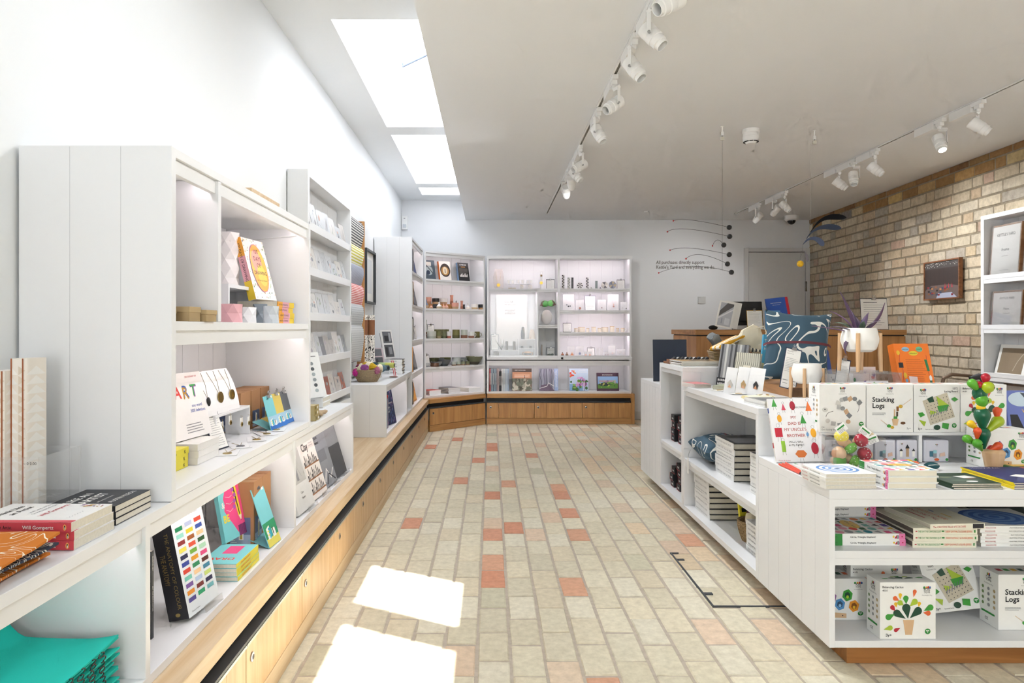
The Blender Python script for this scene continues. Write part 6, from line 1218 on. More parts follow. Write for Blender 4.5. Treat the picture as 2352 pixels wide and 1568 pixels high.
LAC += [('p', [(.08, .40), (.18, .42), (.24, .36), (.14, .31)], LG), ('p', [(.10, .26), (.26, .22), (.22, .12)], LM), ('p', [(.80, .70), (.88, .74), (.96, .69), (.88, .64)], LG), ('c', .50, .10, .07, .055, DG), ('p', [(.62, .20), (.76, .18), (.74, .06), (.60, .09)], LG)]+badge(.87)+[('t', .08, .05, .06, '3y+', INK, {'b': 1.5}), ('t', .24, .05, .03, 'Essential Series', INK)]
GC = [col(c, .5) for c in ('#b9bab9', '#8f9294', '#c9a684', '#7d8084', '#d0cfca')]
GEO = LOGO(.5, .88)+[('l', bez([(.82, .42), (.88, .52), (.86, .62), (.78, .66)]), .0016, INK), ('l', bez([(.14, .32), (.16, .40), (.2, .42), (.30, .44)]), .0016, INK)]
for k, (x, y) in enumerate(((.48, .68), (.56, .70), (.66, .70), (.76, .70), (.40, .61), (.42, .53), (.50, .50), (.58, .43), (.64, .35), (.18, .24), (.30, .18), (.44, .15), (.62, .22), (.86, .62))): GEO.append(('p', rot2([(x-.05, y-.045), (x+.05, y-.045), (x+.05, y+.045), (x-.05, y+.045)], x, y, .3*k), GC[k % 5]) if k % 3 else ('c', x, y, .05, .045, GC[k % 5]))
GEO += [('c', .12, .47, .06, .045, GC[4]), ('c', .12, .48, .015, .01, INK), ('t', .04, .09, .04, '5381', TXTG), ('t', .04, .04, .05, 'Geo Lacing Beads', TXTG)]+badge(.90, .17)+[('t', .86, .05, .06, '2y+', TXTG)]
HX = lambda x, y, r, m: ('p', [(x+r*math.cos(math.pi*k/3+.3), y+r*1.5*math.sin(math.pi*k/3+.3)) for k in range(6)], m)
BEE = LOGO(.84, .84, 1.3)+[HX(.64, .60, .10, LG), HX(.64, .60, .055, DG), HX(.50, .38, .10, col('#4f8fc9')), HX(.50, .38, .055, col('#24466a')), HX(.76, .34, .10, col('#e8982e')), HX(.76, .34, .055, col('#8a4f14')), HX(.34, .55, .10, col('#8a4f94')), HX(.30, .40, .09, RE), ('c', .64, .56, .025, .04, LM), ('c', .50, .35, .025, .04, col('#8fc0e4')), ('c', .76, .31, .025, .04, YE), ('p', [(.05, .22), (.62, .16), (.62, .05), (.05, .08)], WO), ('c', .55, .11, .01, .016, INK)]+badge(.88, .16)
ICON = LOGO(.5, .86, 1.4)[:8]+[('c', .2+.3*(k % 3), .66-.1*(k//3), .06, .03, col(['#6f8a5a', '#8a8d90', '#b9a37a'][k % 3])) for k in range(12)]+[('r', .12, .20, .7, .035, GRN), ('t', .3, .08, .07, 'CE', INK, {'b': 1})]
TOPA = [('r', .1+.15*k, .35, .1, .3, [RE, LG, YE, DG, OR][k]) for k in range(5)]
def toybox(M, w, h, d, A, label, group=None, topart=None):
    """toy carton: front face at local z = 0 towards -Y when built with lean()/stand frames; x right, y up"""
    g = G(); g.box(0, 0, -d, w, h, 0, WB2); o = g.build('toy_box', None, mat=M, bevel=.001)
    q = G(); q.art(A, w, h, T(0, 0, .0002)); q.build('front_print', o)
    q = G(); q.art(ICON, d, h, frame((-.0004, 0, -d), (0, 0, 1), (0, 1, 0))); q.art(topart or TOPA, w*.9, d*.8, frame((w*.05, h+.0004, -.1*d), (1, 0, 0), (0, 0, -1))); q.build('side_print', o)
    return tag(o, label, 'toy box', group)
def up(x, y, z): return frame((x, y, z+.0004), (1, 0, 0), (0, 0, 1))
ZT, ZSH, ZFL = .5872, .3868, .0922
# lower opening
toybox(up(1.131, 2.40, ZFL), .19, .145, .10, BEE, 'beehive toy box with coloured hexagons on the bottom shelf of the near table')
toybox(up(1.283, 2.252, ZFL), .184, .187, .08, CACTUS, 'front Balancing Cactus toy box on the bottom shelf of the near table', 'cactus toy boxes on the bottom shelf', CACT[:8])
toybox(up(1.275, 2.42, ZFL), .184, .187, .08, CACTUS, 'Balancing Cactus toy box half hidden behind the front one on the bottom shelf', 'cactus toy boxes on the bottom shelf', CACT[:8])
toybox(lean((1.552, 2.40, ZFL+.022), 0, 17, 6), .19, .19, .06, LAC, 'Lacing Board toy box leaning back at a tilt on the bottom shelf')
toybox(up(1.724, 2.32, ZFL), .185, .188, .09, STL, 'Stacking Logs toy box on the bottom shelf at the right edge of the photo')
toybox(up(1.93, 2.34, ZFL), .185, .188, .09, STL, 'Stacking Logs toy box beside another, just beyond the right edge') if False else None
# books in the upper opening
SHP = [('r', 0, 0, 1, 1, col('#f3f1ee'))]+[random.choice([('c', .08+.2*(i % 5)+.03*(j % 2), .06+.125*j, .085, .052, None), ('p', [(.02+.2*(i % 5), .02+.125*j), (.17+.2*(i % 5), .03+.125*j), (.1+.2*(i % 5), .11+.125*j)], None), ('r', .02+.2*(i % 5), .02+.125*j, .14, .08, None)]) for j in range(8) for i in range(5)]
SHP = [tuple(col(random.choice(['#e05a8c', '#efc03a', '#2f8fa0', '#5a4a9c', '#e07a3c', '#7fc0b8', '#3b3b3f', '#9a9da0', '#e9a0b4', '#3a6a4a', '#d9453c'])) if v is None else v for v in d) for d in SHP]+[('c', .55, .5, .25, .10, YE), ('t', .55, .48, .05, 'Circle, Triangle,', INK, {'al': 'c', 'fit': .42})]
CTS = [('r', 0, 0, .19, 1, GRN), ('r', .92, 0, .08, 1, col('#e87fb0')), ('t', .29, .32, .42, 'Circle, Triangle, Elephant!', INK, {'b': 1, 'fit': .46}), ('t', .05, .4, .25, 'OIKAWA', INK, {'fit': .1}), ('c', .85, .5, .012, .18, YE), ('p', [(.86, .2), (.89, .8), (.895, .2)], RE), ('c', .905, .45, .016, .35, GREYP), ('c', .96, .5, .010, .12, RE)]
EG = 'shape picture books on and in the near table'
stack(2, (1.394, 2.296, ZSH), 90, .195, .262, .0198, 'shape picture book with green and pink spine ends, near table shelf', EG, jit=.002, cov=WB2, sp=CTS, front=SHP)
stack(5, (1.410, 2.50, ZSH), 90, .195, .262, .0198, 'shape picture book in the rear near-table pile', EG, jit=.002, cov=WB2, sp=CTS)
CRS = [('r', .03, .42, .03, .15, RE), ('t', .07, .32, .45, 'THE DAY THE CRAYONS QUIT', GRN, {'fit': .36}), ('r', .44, .42, .04, .2, GRN), ('t', .50, .32, .45, 'DREW DAYWALT & OLIVER JEFFERS', OR, {'fit': .42}), ('r', .95, .3, .02, .4, GRN)]
CRC = col('#e6e3d0', .5)
stack(3, (1.618, 2.275, ZSH), 90, .255, .213, .0215, 'cream crayon picture book with dark page edges', 'crayon picture books on the shelf', jit=.003, cov=CRC, pages=col('#6a625c', .8), sp=CRS, front=[('t', .2, .5, .1, 'THE DAY THE CRAYONS QUIT', GRN, {'fit': .6})])
book(flat((1.640, 2.268, ZSH+.0657), 94), .245, .19, .018, CRC, front=[('t', .2, .62, .12, 'The CRAYONS', RE, {'fit': .6}), ('t', .2, .46, .12, 'BOOK of COLOURS', OR, {'fit': .6}), ('r', .3, .8, .4, .03, RE), ('r', .3, .3, .2, .03, YE), ('r', .6, .35, .1, .03, col('#3a5a9a'))], sp=[('t', .05, .3, .5, "The CRAYONS' Book of COLOURS", RED, {'fit': .6}), ('r', .78, .1, .2, .8, INK)], label='cream crayon colours book lying askew on top of the crayon books')
FM = [('r', 0, 0, 1, 1, WB2)]+[('c', .5, .52, .40*(1-.14*k), .38*(1-.14*k), col('#5a8fd0') if k % 2 == 0 else PAPER, 28) for k in range(7)]+[('c', .52, .56, .04, .03, INK), ('t', .5, .9, .08, 'follow me', RE, {'al': 'c', 'b': 1.5})]
FMB = [('r', 0, 0, 1, 1, WB2)]+[('c', .5, .52, .44*(1-.14*k), .42*(1-.14*k), col('#3a66b0') if k % 2 == 0 else col('#6f94cc'), 28) for k in range(7)]
FMS = [('t', .06, .25, .55, 'FOLLOW ME', RE, {'b': 1.5, 'fit': .26}), ('t', .36, .28, .48, '- PLAY FOR LITTLE HANDS', INK, {'b': 1, 'fit': .52})]
FG = 'follow me finger-tracing books'
stack(6, (1.90, 2.285, ZSH), 90, .22, .26, .0112, 'book with red FOLLOW ME spine on the near table shelf', FG, jit=.002, cov=WB2, sp=FMS, front=FMB, hard=False)
stack(3, (1.74, 2.52, ZSH+.0), 90, .17, .20, .0205, 'white spine book in the pile behind the crayon books', 'rear pile on the near table shelf', jit=.002, cov=WB2, sp=FMS)
book(flat((2.10, 2.48, ZSH), 90), .2, .3, .055, col('#26382f', .5), label='thick dark green book behind the finger-tracing pile')
# on top of the near table
stack(4, (1.104, 2.252, ZT), 2, .17, .165, .0118, 'blue rings finger-tracing book on the near table corner', FG, jit=.003, cov=WB2, sp=FMS, front=FM, hard=False)
stack(3, (1.308, 2.247, ZT), 0, .166, .178, .0205, 'shape picture book on the near table top', EG, jit=.002, cov=WB2, sp=CTS, front=SHP, pages=col('#e9e3d2', .8))
GB = [('r', 0, 0, 1, 1, col('#27402f')), ('c', .4, .3, .22, .08, col('#3f5a44')), ('p', [(.5, .7), (.8, .75), (.9, .55), (.6, .5)], PAPER), ('c', .55, .2, .12, .05, PAPER), ('c', .25, .6, .15, .05, col('#54603f')), ('c', .7, .45, .1, .05, col('#6d4a3c')), ('t', .1, .92, .05, 'ANTS', PAPER)]
stack(3, (1.52, 2.248, ZT), 3, .168, .16, .0056, 'dark green animal picture book on the near table top', 'dark green picture books', jit=.003, cov=col('#27402f', .4), front=GB, hard=False)
YB_ = [('r', 0, 0, 1, 1, col('#27306a')), ('t', .1, .9, .07, 'History of Art', PAPER), ('p', [(.3, .4), (.5, .5), (.9, .35), (.6, .2)], PAPER), ('p', [(.6, .3), (.95, .3), (.9, .15)], RE), ('c', .5, .1, .2, .03, col('#4a5aa0'))]
stack(4, (1.722, 2.247, ZT), 0, .21, .255, .0052, 'navy picture book with bright yellow spine on the table', 'yellow-spined navy picture books', jit=.003, cov=col('#27306a', .4), spc=col('#ecd21f', .4), front=YB_, sp=[('t', .3, .25, .6, 'HISTORY', OR, {'fit': .3}), ('t', .8, .25, .6, 'ART', INK)], hard=False)
book(flat((1.95, 2.50, ZT), 5), .14, .12, .012, col('#3c6a3a', .5), front=[('r', .1, .1, .8, .3, RE), ('r', .1, .5, .8, .3, YE)], label='small red and green striped booklet at the right edge of the near table')
FAM = [('r', 0, 0, 1, 1, col('#eeeef0', .35))]
def person(x, y, k, c, s=1.0):
    m = col(c, .5); out = [('l', [(x-.02*s, y-.05*s), (x-.03*s, y-.11*s)], .0008, INK), ('l', [(x+.02*s, y-.05*s), (x+.03*s, y-.11*s)], .0008, INK), ('l', [(x+.03*s*math.cos(a*.7), y+.085*s+.022*s*math.sin(a*.7)) for a in range(10)], .0007, INK)]
    body = {'r': ('r', x-.06*s, y-.055*s, .12*s, .11*s, m), 't': ('p', [(x, y+.07*s), (x+.06*s, y-.06*s), (x-.06*s, y-.06*s)], m), 'c': ('c', x, y, .055*s, .065*s, m), 'h': ('p', [(x+.09*s*math.cos(math.pi*j), y) if j % 2 == 0 and False else (x+.09*s*math.cos(j*math.pi/3), y+.045*s*math.sin(j*math.pi/3)) for j in range(6)], m), 'v': ('r', x-.035*s, y-.07*s, .07*s, .14*s, m)}[k]
    return out+[body]
for a in ((.13, .93, 't', '#4aa34a', 1), (.32, .86, 't', '#d9506a', .8), (.52, .88, 'c', '#a8283c', 1.1), (.86, .86, 't', '#e5763a', 1.2), (.20, .68, 'c', '#e8a72c', .9), (.70, .66, 't', '#3f9a44', 1.1), (.14, .46, 'r', '#c2243a', 1.3), (.88, .44, 'c', '#efac2a', 1.1), (.20, .24, 'v', '#8fbf3a', 1.2), (.55, .12, 'h', '#d9783a', 1.4), (.86, .20, 'c', '#b5273c', 1.4), (.75, .42, 'c', '#6f9fd0', .5)): FAM += person(*a)
FAM += [('t', .50, y, .065, t_, col('#b5403c'), {'al': 'c', 'b': .6}) for y, t_ in ((.67, 'MY'), (.575, 'DAD IS'), (.48, "MY UNCLE'S"), (.385, 'BROTHER'))]+[('t', .48, .29, .045, "Who's Who", INK, {'al': 'c'}), ('t', .48, .245, .045, 'in My Family?', INK, {'al': 'c'}), ('t', .68, .84, .035, 'JOE LYWARD', INK, {'al': 'c'}), ('t', .05, .015, .025, 'Thames & Hudson', RE)]
book(lean((1.122, 2.694, ZT), 0, 17, 1.5), .186, .253, .010, WB2, front=FAM, sp=[('r', .15, 0, .08, 1, col('#2f4f9c')), ('r', .7, 0, .08, 1, RE), ('t', .3, .2, .6, 'MY DAD', RE, {'fit': .3})], label='white children book with painted family figures, leaning on the near table')
for i in range(3):
    g = G(); g.cyl((0, 0, .004), (0, .165, .004), .0038, col('#e0482a', .4), 6); g.cyl((0, -.014, .004), (0, 0, .004), .0012, INK, 6, .0038)
    tag(g.build('pencil', None, mat=T(1.120+.009*i, 2.475+.012*i, ZT+.0008) @ R(2-3*i)), ['orange-red pencil, leftmost', 'orange-red pencil, middle', 'orange-red pencil, rightmost'][i]+' in the trio below the family book', 'pencil', 'orange-red pencils on the near table')
book(flat((1.165, 2.52, ZT), 0), .13, .14, .004, WB2, front=FAM[:12], hard=False, label='thin white booklet lying before the leaning family book')
# clear box of rattles
g = G(); x0, x1, y0, y1 = 1.290, 1.478, 2.555, 2.665; w_, d_, h_ = x1-x0, y1-y0, .118
for a in ((0, 0, 0, w_, .002, h_), (0, d_-.002, 0, w_, d_, h_), (0, 0, 0, .002, d_, h_), (w_-.002, 0, 0, w_, d_, h_), (0, 0, 0, w_, d_, .002)): g.box(*a, glass('#ffffff', .03, .985, .35))
tag(g.build('acrylic_box', None, loc=(x0, y0, ZT)), 'clear acrylic box full of mushroom rattles', 'box')
def rattle(p, ax, c, dots, label, r=.026):
    d = Vector(ax).normalized(); M = Matrix.Translation(p) @ d.to_track_quat('Z', 'Y').to_matrix().to_4x4(); g = G()
    g.lathe([(.0001, -.030), (.014, -.028), (.019, -.015), (.017, 0)], WO, None, 18); o = g.build('mushroom_rattle', None, mat=M)
    q = G(); q.lathe([(r*.7, 0), (r, .004), (r*.97, .014), (r*.7, .023), (r*.3, .027), (.0001, .028)], col(c, .3), None, 24)
    if dots:
        for k in range(14):
            a = k*2.4; b = .25+.6*(k/14); q.ball((r*.97*math.cos(a)*math.cos(b), r*.97*math.sin(a)*math.cos(b), .006+.022*math.sin(b)), .0022, PAPER, 5)
    q.build('cap', o); return tag(o, label, 'toy', 'mushroom rattles in the clear box')
for p, ax, c, dt, lb in (((1.405, 2.60, .690), (.1, -1, .35), '#a81f38', 1, 'red white-dotted mushroom rattle on top, facing camera'), ((1.420, 2.59, .640), (-.8, -.5, .2), '#a81f38', 1, 'red white-dotted mushroom rattle lying on its side below the top one'), ((1.362, 2.60, .668), (.3, -.6, -.6), '#6fb53f', 1, 'green mushroom rattle left of the red ones'), ((1.335, 2.60, .700), (-.3, -.4, .8), '#d9c84a', 1, 'yellow spotted mushroom rattle at the upper left'),
    ((1.37, 2.595, .615), (.6, -.7, -.3), '#6fb53f', 1, 'green mushroom rattle at the bottom middle'), ((1.325, 2.60, .640), (-.4, -.7, .3), '#dcb894', 0, 'plain wood mushroom rattle at the left'), ((1.44, 2.62, .70), (.7, .2, .6), '#d8c3a0', 0, 'plain wood mushroom rattle at the upper right'), ((1.322, 2.60, .613), (.2, -.9, .1), '#5aa03c', 0, 'dark green mushroom rattle in the bottom left corner')): rattle(p, ax, c, dt, lb+' of the box')
for i, (p, a) in enumerate((((1.315, 2.575, .715), 35), ((1.39, 2.585, .728), -40), ((1.432, 2.585, .675), 20))):
    g = G(); g.box(0, 0, 0, .042, .030, .0008, PAPER); g.art([('r', .1, .55, .8, .2, GRN)]+lines(3, .1, .8, .1, .4, TXTG, .05), .042, .030, T(0, 0, .0008)); tag(g.build('swing_tag', None, mat=frame(p, (1, 0, 0), (0, .2, 1)) @ R(a)), 'white paper tag on the mushroom rattles, %s' % ['left one', 'topmost one', 'lower right one'][i], 'tag', 'tags of the mushroom rattles')
# tins in the riser
def tin(x, y, w, A, label):
    g = G(); g.box(0, 0, 0, w, .07, .088, col('#d5d6e2', .3, .1)); o = g.build('toy_tin', None, mat=T(x, y, ZT+.0006), bevel=.006, seg=3); q = G(); q.art(A, w, .088, frame((0, -.0004, 0), (1, 0, 0), (0, 0, 1))); q.build('lid_print', o); return tag(o, label, 'tin', 'lavender toy tins in the riser')
TA = LOGO(.5, .76, .9)[:7]+[('r', .22, .25, .2, .25, col('#3a6f84')), ('r', .36, .2, .14, .2, GREYP), ('r', .36, .4, .14, .14, col('#8fc4cc')), ('p', [(.62, .25), (.84, .28), (.82, .45), (.62, .40)], col('#d9b9a8')), ('c', .5, .12, .10, .06, OR), ('c', .9, .12, .06, .06, GRN)]
TB = LOGO(.25, .8, .8)[:7]+[('r', .44, .25, .14, .4, col('#b99a78')), ('p', [(.40, .62), (.62, .62), (.51, .80)], INK), ('r', .15, .25, .12, .25, PAPER), ('p', [(.12, .5), (.30, .5), (.21, .62)], INK), ('r', .74, .25, .12, .25, PAPER), ('p', [(.72, .5), (.88, .5), (.80, .62)], INK), ('c', .9, .12, .06, .06, GRN)]
tin(1.318, 2.70, .075, TA, 'lavender toy tin at the left end of the riser'); tin(1.430, 2.70, .083, TA, 'lavender toy tin behind the rattle box'); tin(1.518, 2.70, .083, TA, 'lavender tin with grey blocks picture in the left bay'); tin(1.604, 2.70, .083, TB, 'lavender tin with little wooden castle picture'); tin(1.712, 2.70, .10, TA, 'lavender tin with grey blocks picture in the right bay of the riser')
# boxes on the riser
ZRI = .7062
toybox(up(1.298, 2.70, ZRI), .184, .188, .09, GEO, 'Geo Lacing Beads toy box, leftmost on the riser'); toybox(up(1.485, 2.70, ZRI), .184, .188, .09, STL, 'Stacking Logs toy box on the riser between two others')
toybox(up(1.672, 2.70, ZRI), .182, .188, .09, LAC, 'Lacing Board toy box standing on the riser'); toybox(up(1.857, 2.70, ZRI), .182, .188, .09, CACTUS, 'Balancing Cactus toy box on the riser behind the wooden cactus')
toybox(up(1.874, 2.598, ZT), .172, .145, .095, BEE, 'beehive toy box standing on the table behind the wooden cactus')
WBK = [('r', 0, 0, 1, 1, col('#6a78bc')), ('c', .3, .78, .25, .18, col('#c3d4e2')), ('p', [(.3, .95), (.62, .9), (.6, .6), (.5, .62)], col('#4a505c')), ('t', .3, .45, .12, 'WHAT', YE, {'b': 1}), ('p', [(.05, .4), (.2, .4), (.3, .05), (.05, .05)], INK), ('p', [(.55, .3), (.75, .3), (.72, .05), (.58, .05)], OR), ('c', .66, .36, .06, .05, col('#d9a98c'))]
book(lean((2.062, 2.735, ZRI), 0, 10), .2, .16, .02, col('#6a78bc', .4), front=WBK, label='blue picture book with pale face, right of the toy boxes on the riser')
# wooden balancing cactus
cx_, cy_ = 1.862, 2.53
root = empty('balancing_cactus', (cx_, cy_, ZT+.0005), 0, 'wooden balancing cactus toy with coloured branches before the boxes', 'toy')
sc_ = cy_/F
def cp3(px, py, dy=0): return Vector(((px-CX)*sc_-cx_, dy, H-(py-CY)*sc_-ZT-.0005))
g = G(); g.lathe([(.0001, 0), (.023, 0), (.028, .02), (.037, .068), (.036, .074), (.028, .082), (.0001, .083)], wood('z', '#dcb88e', '#cda276'), None, 32); g.build('wooden_pot', root, loc=(0, 0, 0))
def tear(px, py, tx, ty, r, m, dy=0, name='branch', hole=False):
    c, t = cp3(px, py, dy), cp3(tx, ty, dy*.4); d = (t-c); L_ = d.length; r = r*sc_; g = G()
    pr = [(.0001, -r)]+[(r*math.cos(a), r*math.sin(a)) for a in (-1.2, -.8, -.4, 0, .3)]+[(r*.80, r*.75), (r*.52, max(r*1.1, L_*.62)), (r*.26, L_*.95), (.0001, L_)]
    pr = sorted(pr, key=lambda q: q[1]) ; M = Matrix.Translation(c) @ d.to_track_quat('Z', 'Y').to_matrix().to_4x4(); g.lathe(pr, m, M, 22)
    o = g.build(name, root)
    if hole: q = G(); q.lathe([(.0001, 0), (.0028, 0)][::-1], col('#7a4a30'), frame(c+Vector((r*.45, -r*.90, -r*.05)), (1, 0, 0), (0, 0, 1)), 12); q.build('peg_hole', o)
LG3, DG3, LM3, RE3, OR3, YE3, GR3 = [col(c, .28) for c in ('#5aa82c', '#0f5a3c', '#a3b81e', '#b5162c', '#e2562a', '#ecc01c', '#4f9a2a')]
tear(2258, 995, 2259, 1032, 15, DG3, 0, 'trunk'); tear(2256, 952, 2257, 990, 17, DG3, 0, 'trunk'); tear(2253, 935, 2253, 950, 9.5, YE3, 0, 'joint'); tear(2253, 918, 2254, 938, 13, LG3, -.006, 'branch', True); tear(2252, 903, 2253, 920, 15.5, DG3, .004, 'trunk')
tear(2264, 888, 2248, 908, 13, LM3, -.012, 'branch', True); tear(2233, 880, 2250, 902, 10.5, LG3, .0); tear(2251, 884, 2252, 900, 8.5, RE3, .004); tear(2262, 866, 2263, 886, 9.5, RE3, -.004)
tear(2292, 967, 2264, 994, 13, LM3, 0); tear(2290, 943, 2290, 966, 9, OR3, 0); tear(2230, 973, 2250, 990, 8.5, YE3, 0); tear(2239, 988, 2241, 1010, 8.5, OR3, -.014); tear(2223, 1008, 2246, 1022, 10, LG3, .004); tear(2236, 1016, 2252, 1034, 10.5, GR3, -.02, 'branch', True); tear(2287, 1022, 2266, 1036, 9, OR3, -.012); tear(2282, 1030, 2264, 1037, 7, RE3, .012)
g = G(); g.ball((0, 0, .014), .022, col('#0f4a54', .7), 12, (1.3, .8, .62)); g.tube([(-.02, -.012, .018), (0, -.02, .022), (.02, -.012, .02)], .0012, PAPER, 5); tag(g.build('felt_toy', None, loc=(1.652, 2.56, ZT+.0005)), 'dark teal rounded toy with white cord in front of the tins', 'toy')
g = G(); g.ball((0, 0, .014), .014, YE, 12, (1.5, 1, .95)); g.ball((.026, -.004, .011), .011, OR, 10, (1.3, 1, .9)); tag(g.build('fruit_toy', None, loc=(1.60, 2.62, ZT+.0005)), 'yellow and orange wooden fruit toy before the castle tin', 'toy')
# ============================================================ goods on the middle and far units of the island
random.seed(66)
ZBT, ZBS, ZBF = .7845, .3725, .0985
NV = clothprint('slate_cushion', '#405b6d', '#e6e6e0', 4.2, .036, 1.6)
def cushion(M, w, h, t, label, name='cushion', n=22, stripe_=True, soft=1.0):
    V = []; P = []
    for s_ in (1, -1):
        for i in range(n+1):
            for j in range(n+1):
                u, v = 2*i/n-1, 2*j/n-1; pin = 1-.10*(1-abs(u)**2)*abs(v)**3-.0; pin2 = 1-.10*(1-abs(v)**2)*abs(u)**3
                z = (max(0, (1-u**2)*(1-v**2)))**.42*t/2; z *= 1+.05*math.sin(5*u+2*v)
                V.append((w/2*u*pin2, h/2*v*pin, s_*z))
    N_ = (n+1)**2
    for i in range(n):
        for j in range(n): a = i*(n+1)+j; P.append((a, a+n+1, a+n+2, a+1)); P.append((a+N_, a+N_+1, a+N_+n+2, a+N_+n+1))
    g = G(); g.add(V, P, NV, True); o = g.build(name, None, mat=M)
    if stripe_:
        q = G(); pts = []
        for i in range(n+1):
            u = 2*i/n-1; v = .02+.05*u; z = (max(0, (1-u**2)*(1-v**2)))**.42*t/2*(1+.05*math.sin(5*u+2*v)); pts.append((w/2*u, h/2*v, z+.0012))
        V2 = [(x, y+d, z) for x, y, z in pts for d in (-.006, .006)]; q.add(V2, [(2*k, 2*k+1, 2*k+3, 2*k+2) for k in range(n)], col('#6a2f3a', .7)); q.build('ribbon', o)
    return tag(o, label, 'cushion', None)
# oak block
g = G(); g.box(0, 0, 0, .40, .55, .046, wood('y', '#bd8a58', '#94653a')); g.box(.002, -.0006, .002, .398, 0, .044, col('#6e5038', .7, 0, .3, 60))
tag(g.build('oak_block', None, loc=(1.440, 3.30, ZBT), bevel=.001), 'thick oak board under the upright slate blue cushion', 'wood block')
ZK = ZBT+.0465
CM = frame((1.592, 3.56, ZK+.188), D2(-8), (0, .30, .95)) @ R(3) @ Matrix(((1, .40, 0, 0), (0, 1, 0, 0), (0, 0, 1, 0), (0, 0, 0, 1)))
cushion(CM, .325, .365, .14, 'slate blue cushion with white line drawing and dark red ribbon, standing upright')
g = G(); g.box(1.36, 3.40, ZK-.0-.0, 1.361, 3.46, ZK+.0, ACR) if False else None
Mc = frame((1.292, 3.755, ZBS+.080), D2(88), (-1, .03, .06)) 
cushion(Mc, .36, .335, .155, 'slate blue patterned cushion lying flat on the middle shelf of the island', stripe_=True)
g = G(); g.box(-.0005, -.011, -.10, .0005, .011, -.012, PAPER); g.tube([(0, 0, -.012), (.004, 0, .01), (.01, -.01, .035)], .0008, INK, 5); tag(g.build('swing_tag', None, mat=T(1.105, 3.83, ZBS+.03) @ R(0)), 'white paper tag hanging from the cushion on the island shelf', 'tag')
BLK = col('#1d1d20', .5); BWT = col('#e9e9e7', .4)
BS = [('t', .08, .32, .42, 'A WAY OF LIFE  Kettle\'s Yard', TXTG, {'fit': .6}), ('t', .86, .32, .42, 'JIM EDE', TXTG, {'al': 'r', 'fit': .14})]
BF = [('r', 0, 0, 1, 1, col('#55565a')), ('r', .1, .1, .8, .5, col('#84868c')), ('r', .2, .7, .5, .15, col('#2c2d31'))]
BG_ = 'thick white books with black endpapers on the island'
stack(6, (1.176, 3.305, ZBS), 0, .20, .27, .0305, 'thick white-spined book in the pile beside the flat cushion', BG_, jit=.003, cov=BLK, spc=BWT, sp=BS, front=BF)
stack(6, (1.180, 2.885, ZBS), 0, .20, .225, .030, 'white-spined book in the nearer pile on the middle shelf', BG_, jit=.003, cov=BLK, spc=BWT, sp=BS, front=BF)
stack(7, (1.156, 3.620, ZBF), 0, .19, .255, .029, 'thick white-spined book in the pile on the bottom shelf', BG_, jit=.003, cov=BLK, spc=BWT, sp=BS, front=BF)
stack(6, (1.180, 2.90, ZBF), 0, .18, .26, .0225, 'white gardening book beside the little yarn basket', 'white gardening books on the island bottom shelf', jit=.002, cov=BWT, sp=[('t', .1, .25, .5, 'ROOT NURTURE GROW', TXTG, {'b': 1, 'fit': .8})])
basket(T(1.262, 3.27, ZBF), .055, .078, .095, 'small wicker basket of yarn on the bottom shelf of the island', c='#b39366')
skein((1.242, 3.255, ZBF+.11), 60, 55, '#5a2a48', 'dark plum yarn skein leaning in the small island basket', .13, .026, 'yarn in the small island basket'); skein((1.285, 3.27, ZBF+.13), 40, 65, '#d9cfae', 'cream-banded yarn skein with printed label in the small island basket', .13, .026, 'yarn in the small island basket')
book(lean((1.24, 3.40, ZBF), 20, 8), .12, .20, .012, YEL, front=[('r', .1, .1, .5, .2, PAPER), ('r', .1, .5, .7, .1, INK)], label='yellow book standing behind the small yarn basket')
# goods on top of the middle unit
book(lean((1.30, 3.93, ZBT), -48, 12, -2), .17, .245, .016, col('#5c5d60', .4), front=[('r', 0, 0, 1, 1, col('#8d8e90'))]+[('r', .05+.16*k, .2, .07, .8, col(['#3c3d40', '#c9c9c6', '#55565a'][k % 3])) for k in range(6)]+[('r', 0, 0, 1, .2, INK), ('t', .05, .12, .07, 'BARBARA', PAPER, {'b': 2, 'fit': .5}), ('t', .05, .03, .07, 'HEPWORTH', PAPER, {'b': 2, 'fit': .6})], label='grey book titled Barbara Hepworth leaning on the middle unit')
PAT = [('r', 0, 0, 1, 1, col('#d9d6c6'))]+[('l', [(.08*k, 0), (.08*k+.03, .25), (.08*k, .5), (.08*k+.03, .75), (.08*k, 1)], .003, col('#6a6a60')) for k in range(13)]+[('r', .35, .4, .3, .25, col('#f0ead8'))]
book(lean((1.345, 3.80, ZBT), -48, 12, -2), .145, .20, .012, col('#d9d6c6'), front=PAT, label='patterned cream notebook leaning before the grey sculpture book')
cN = 'curved white earring cards on the middle unit'
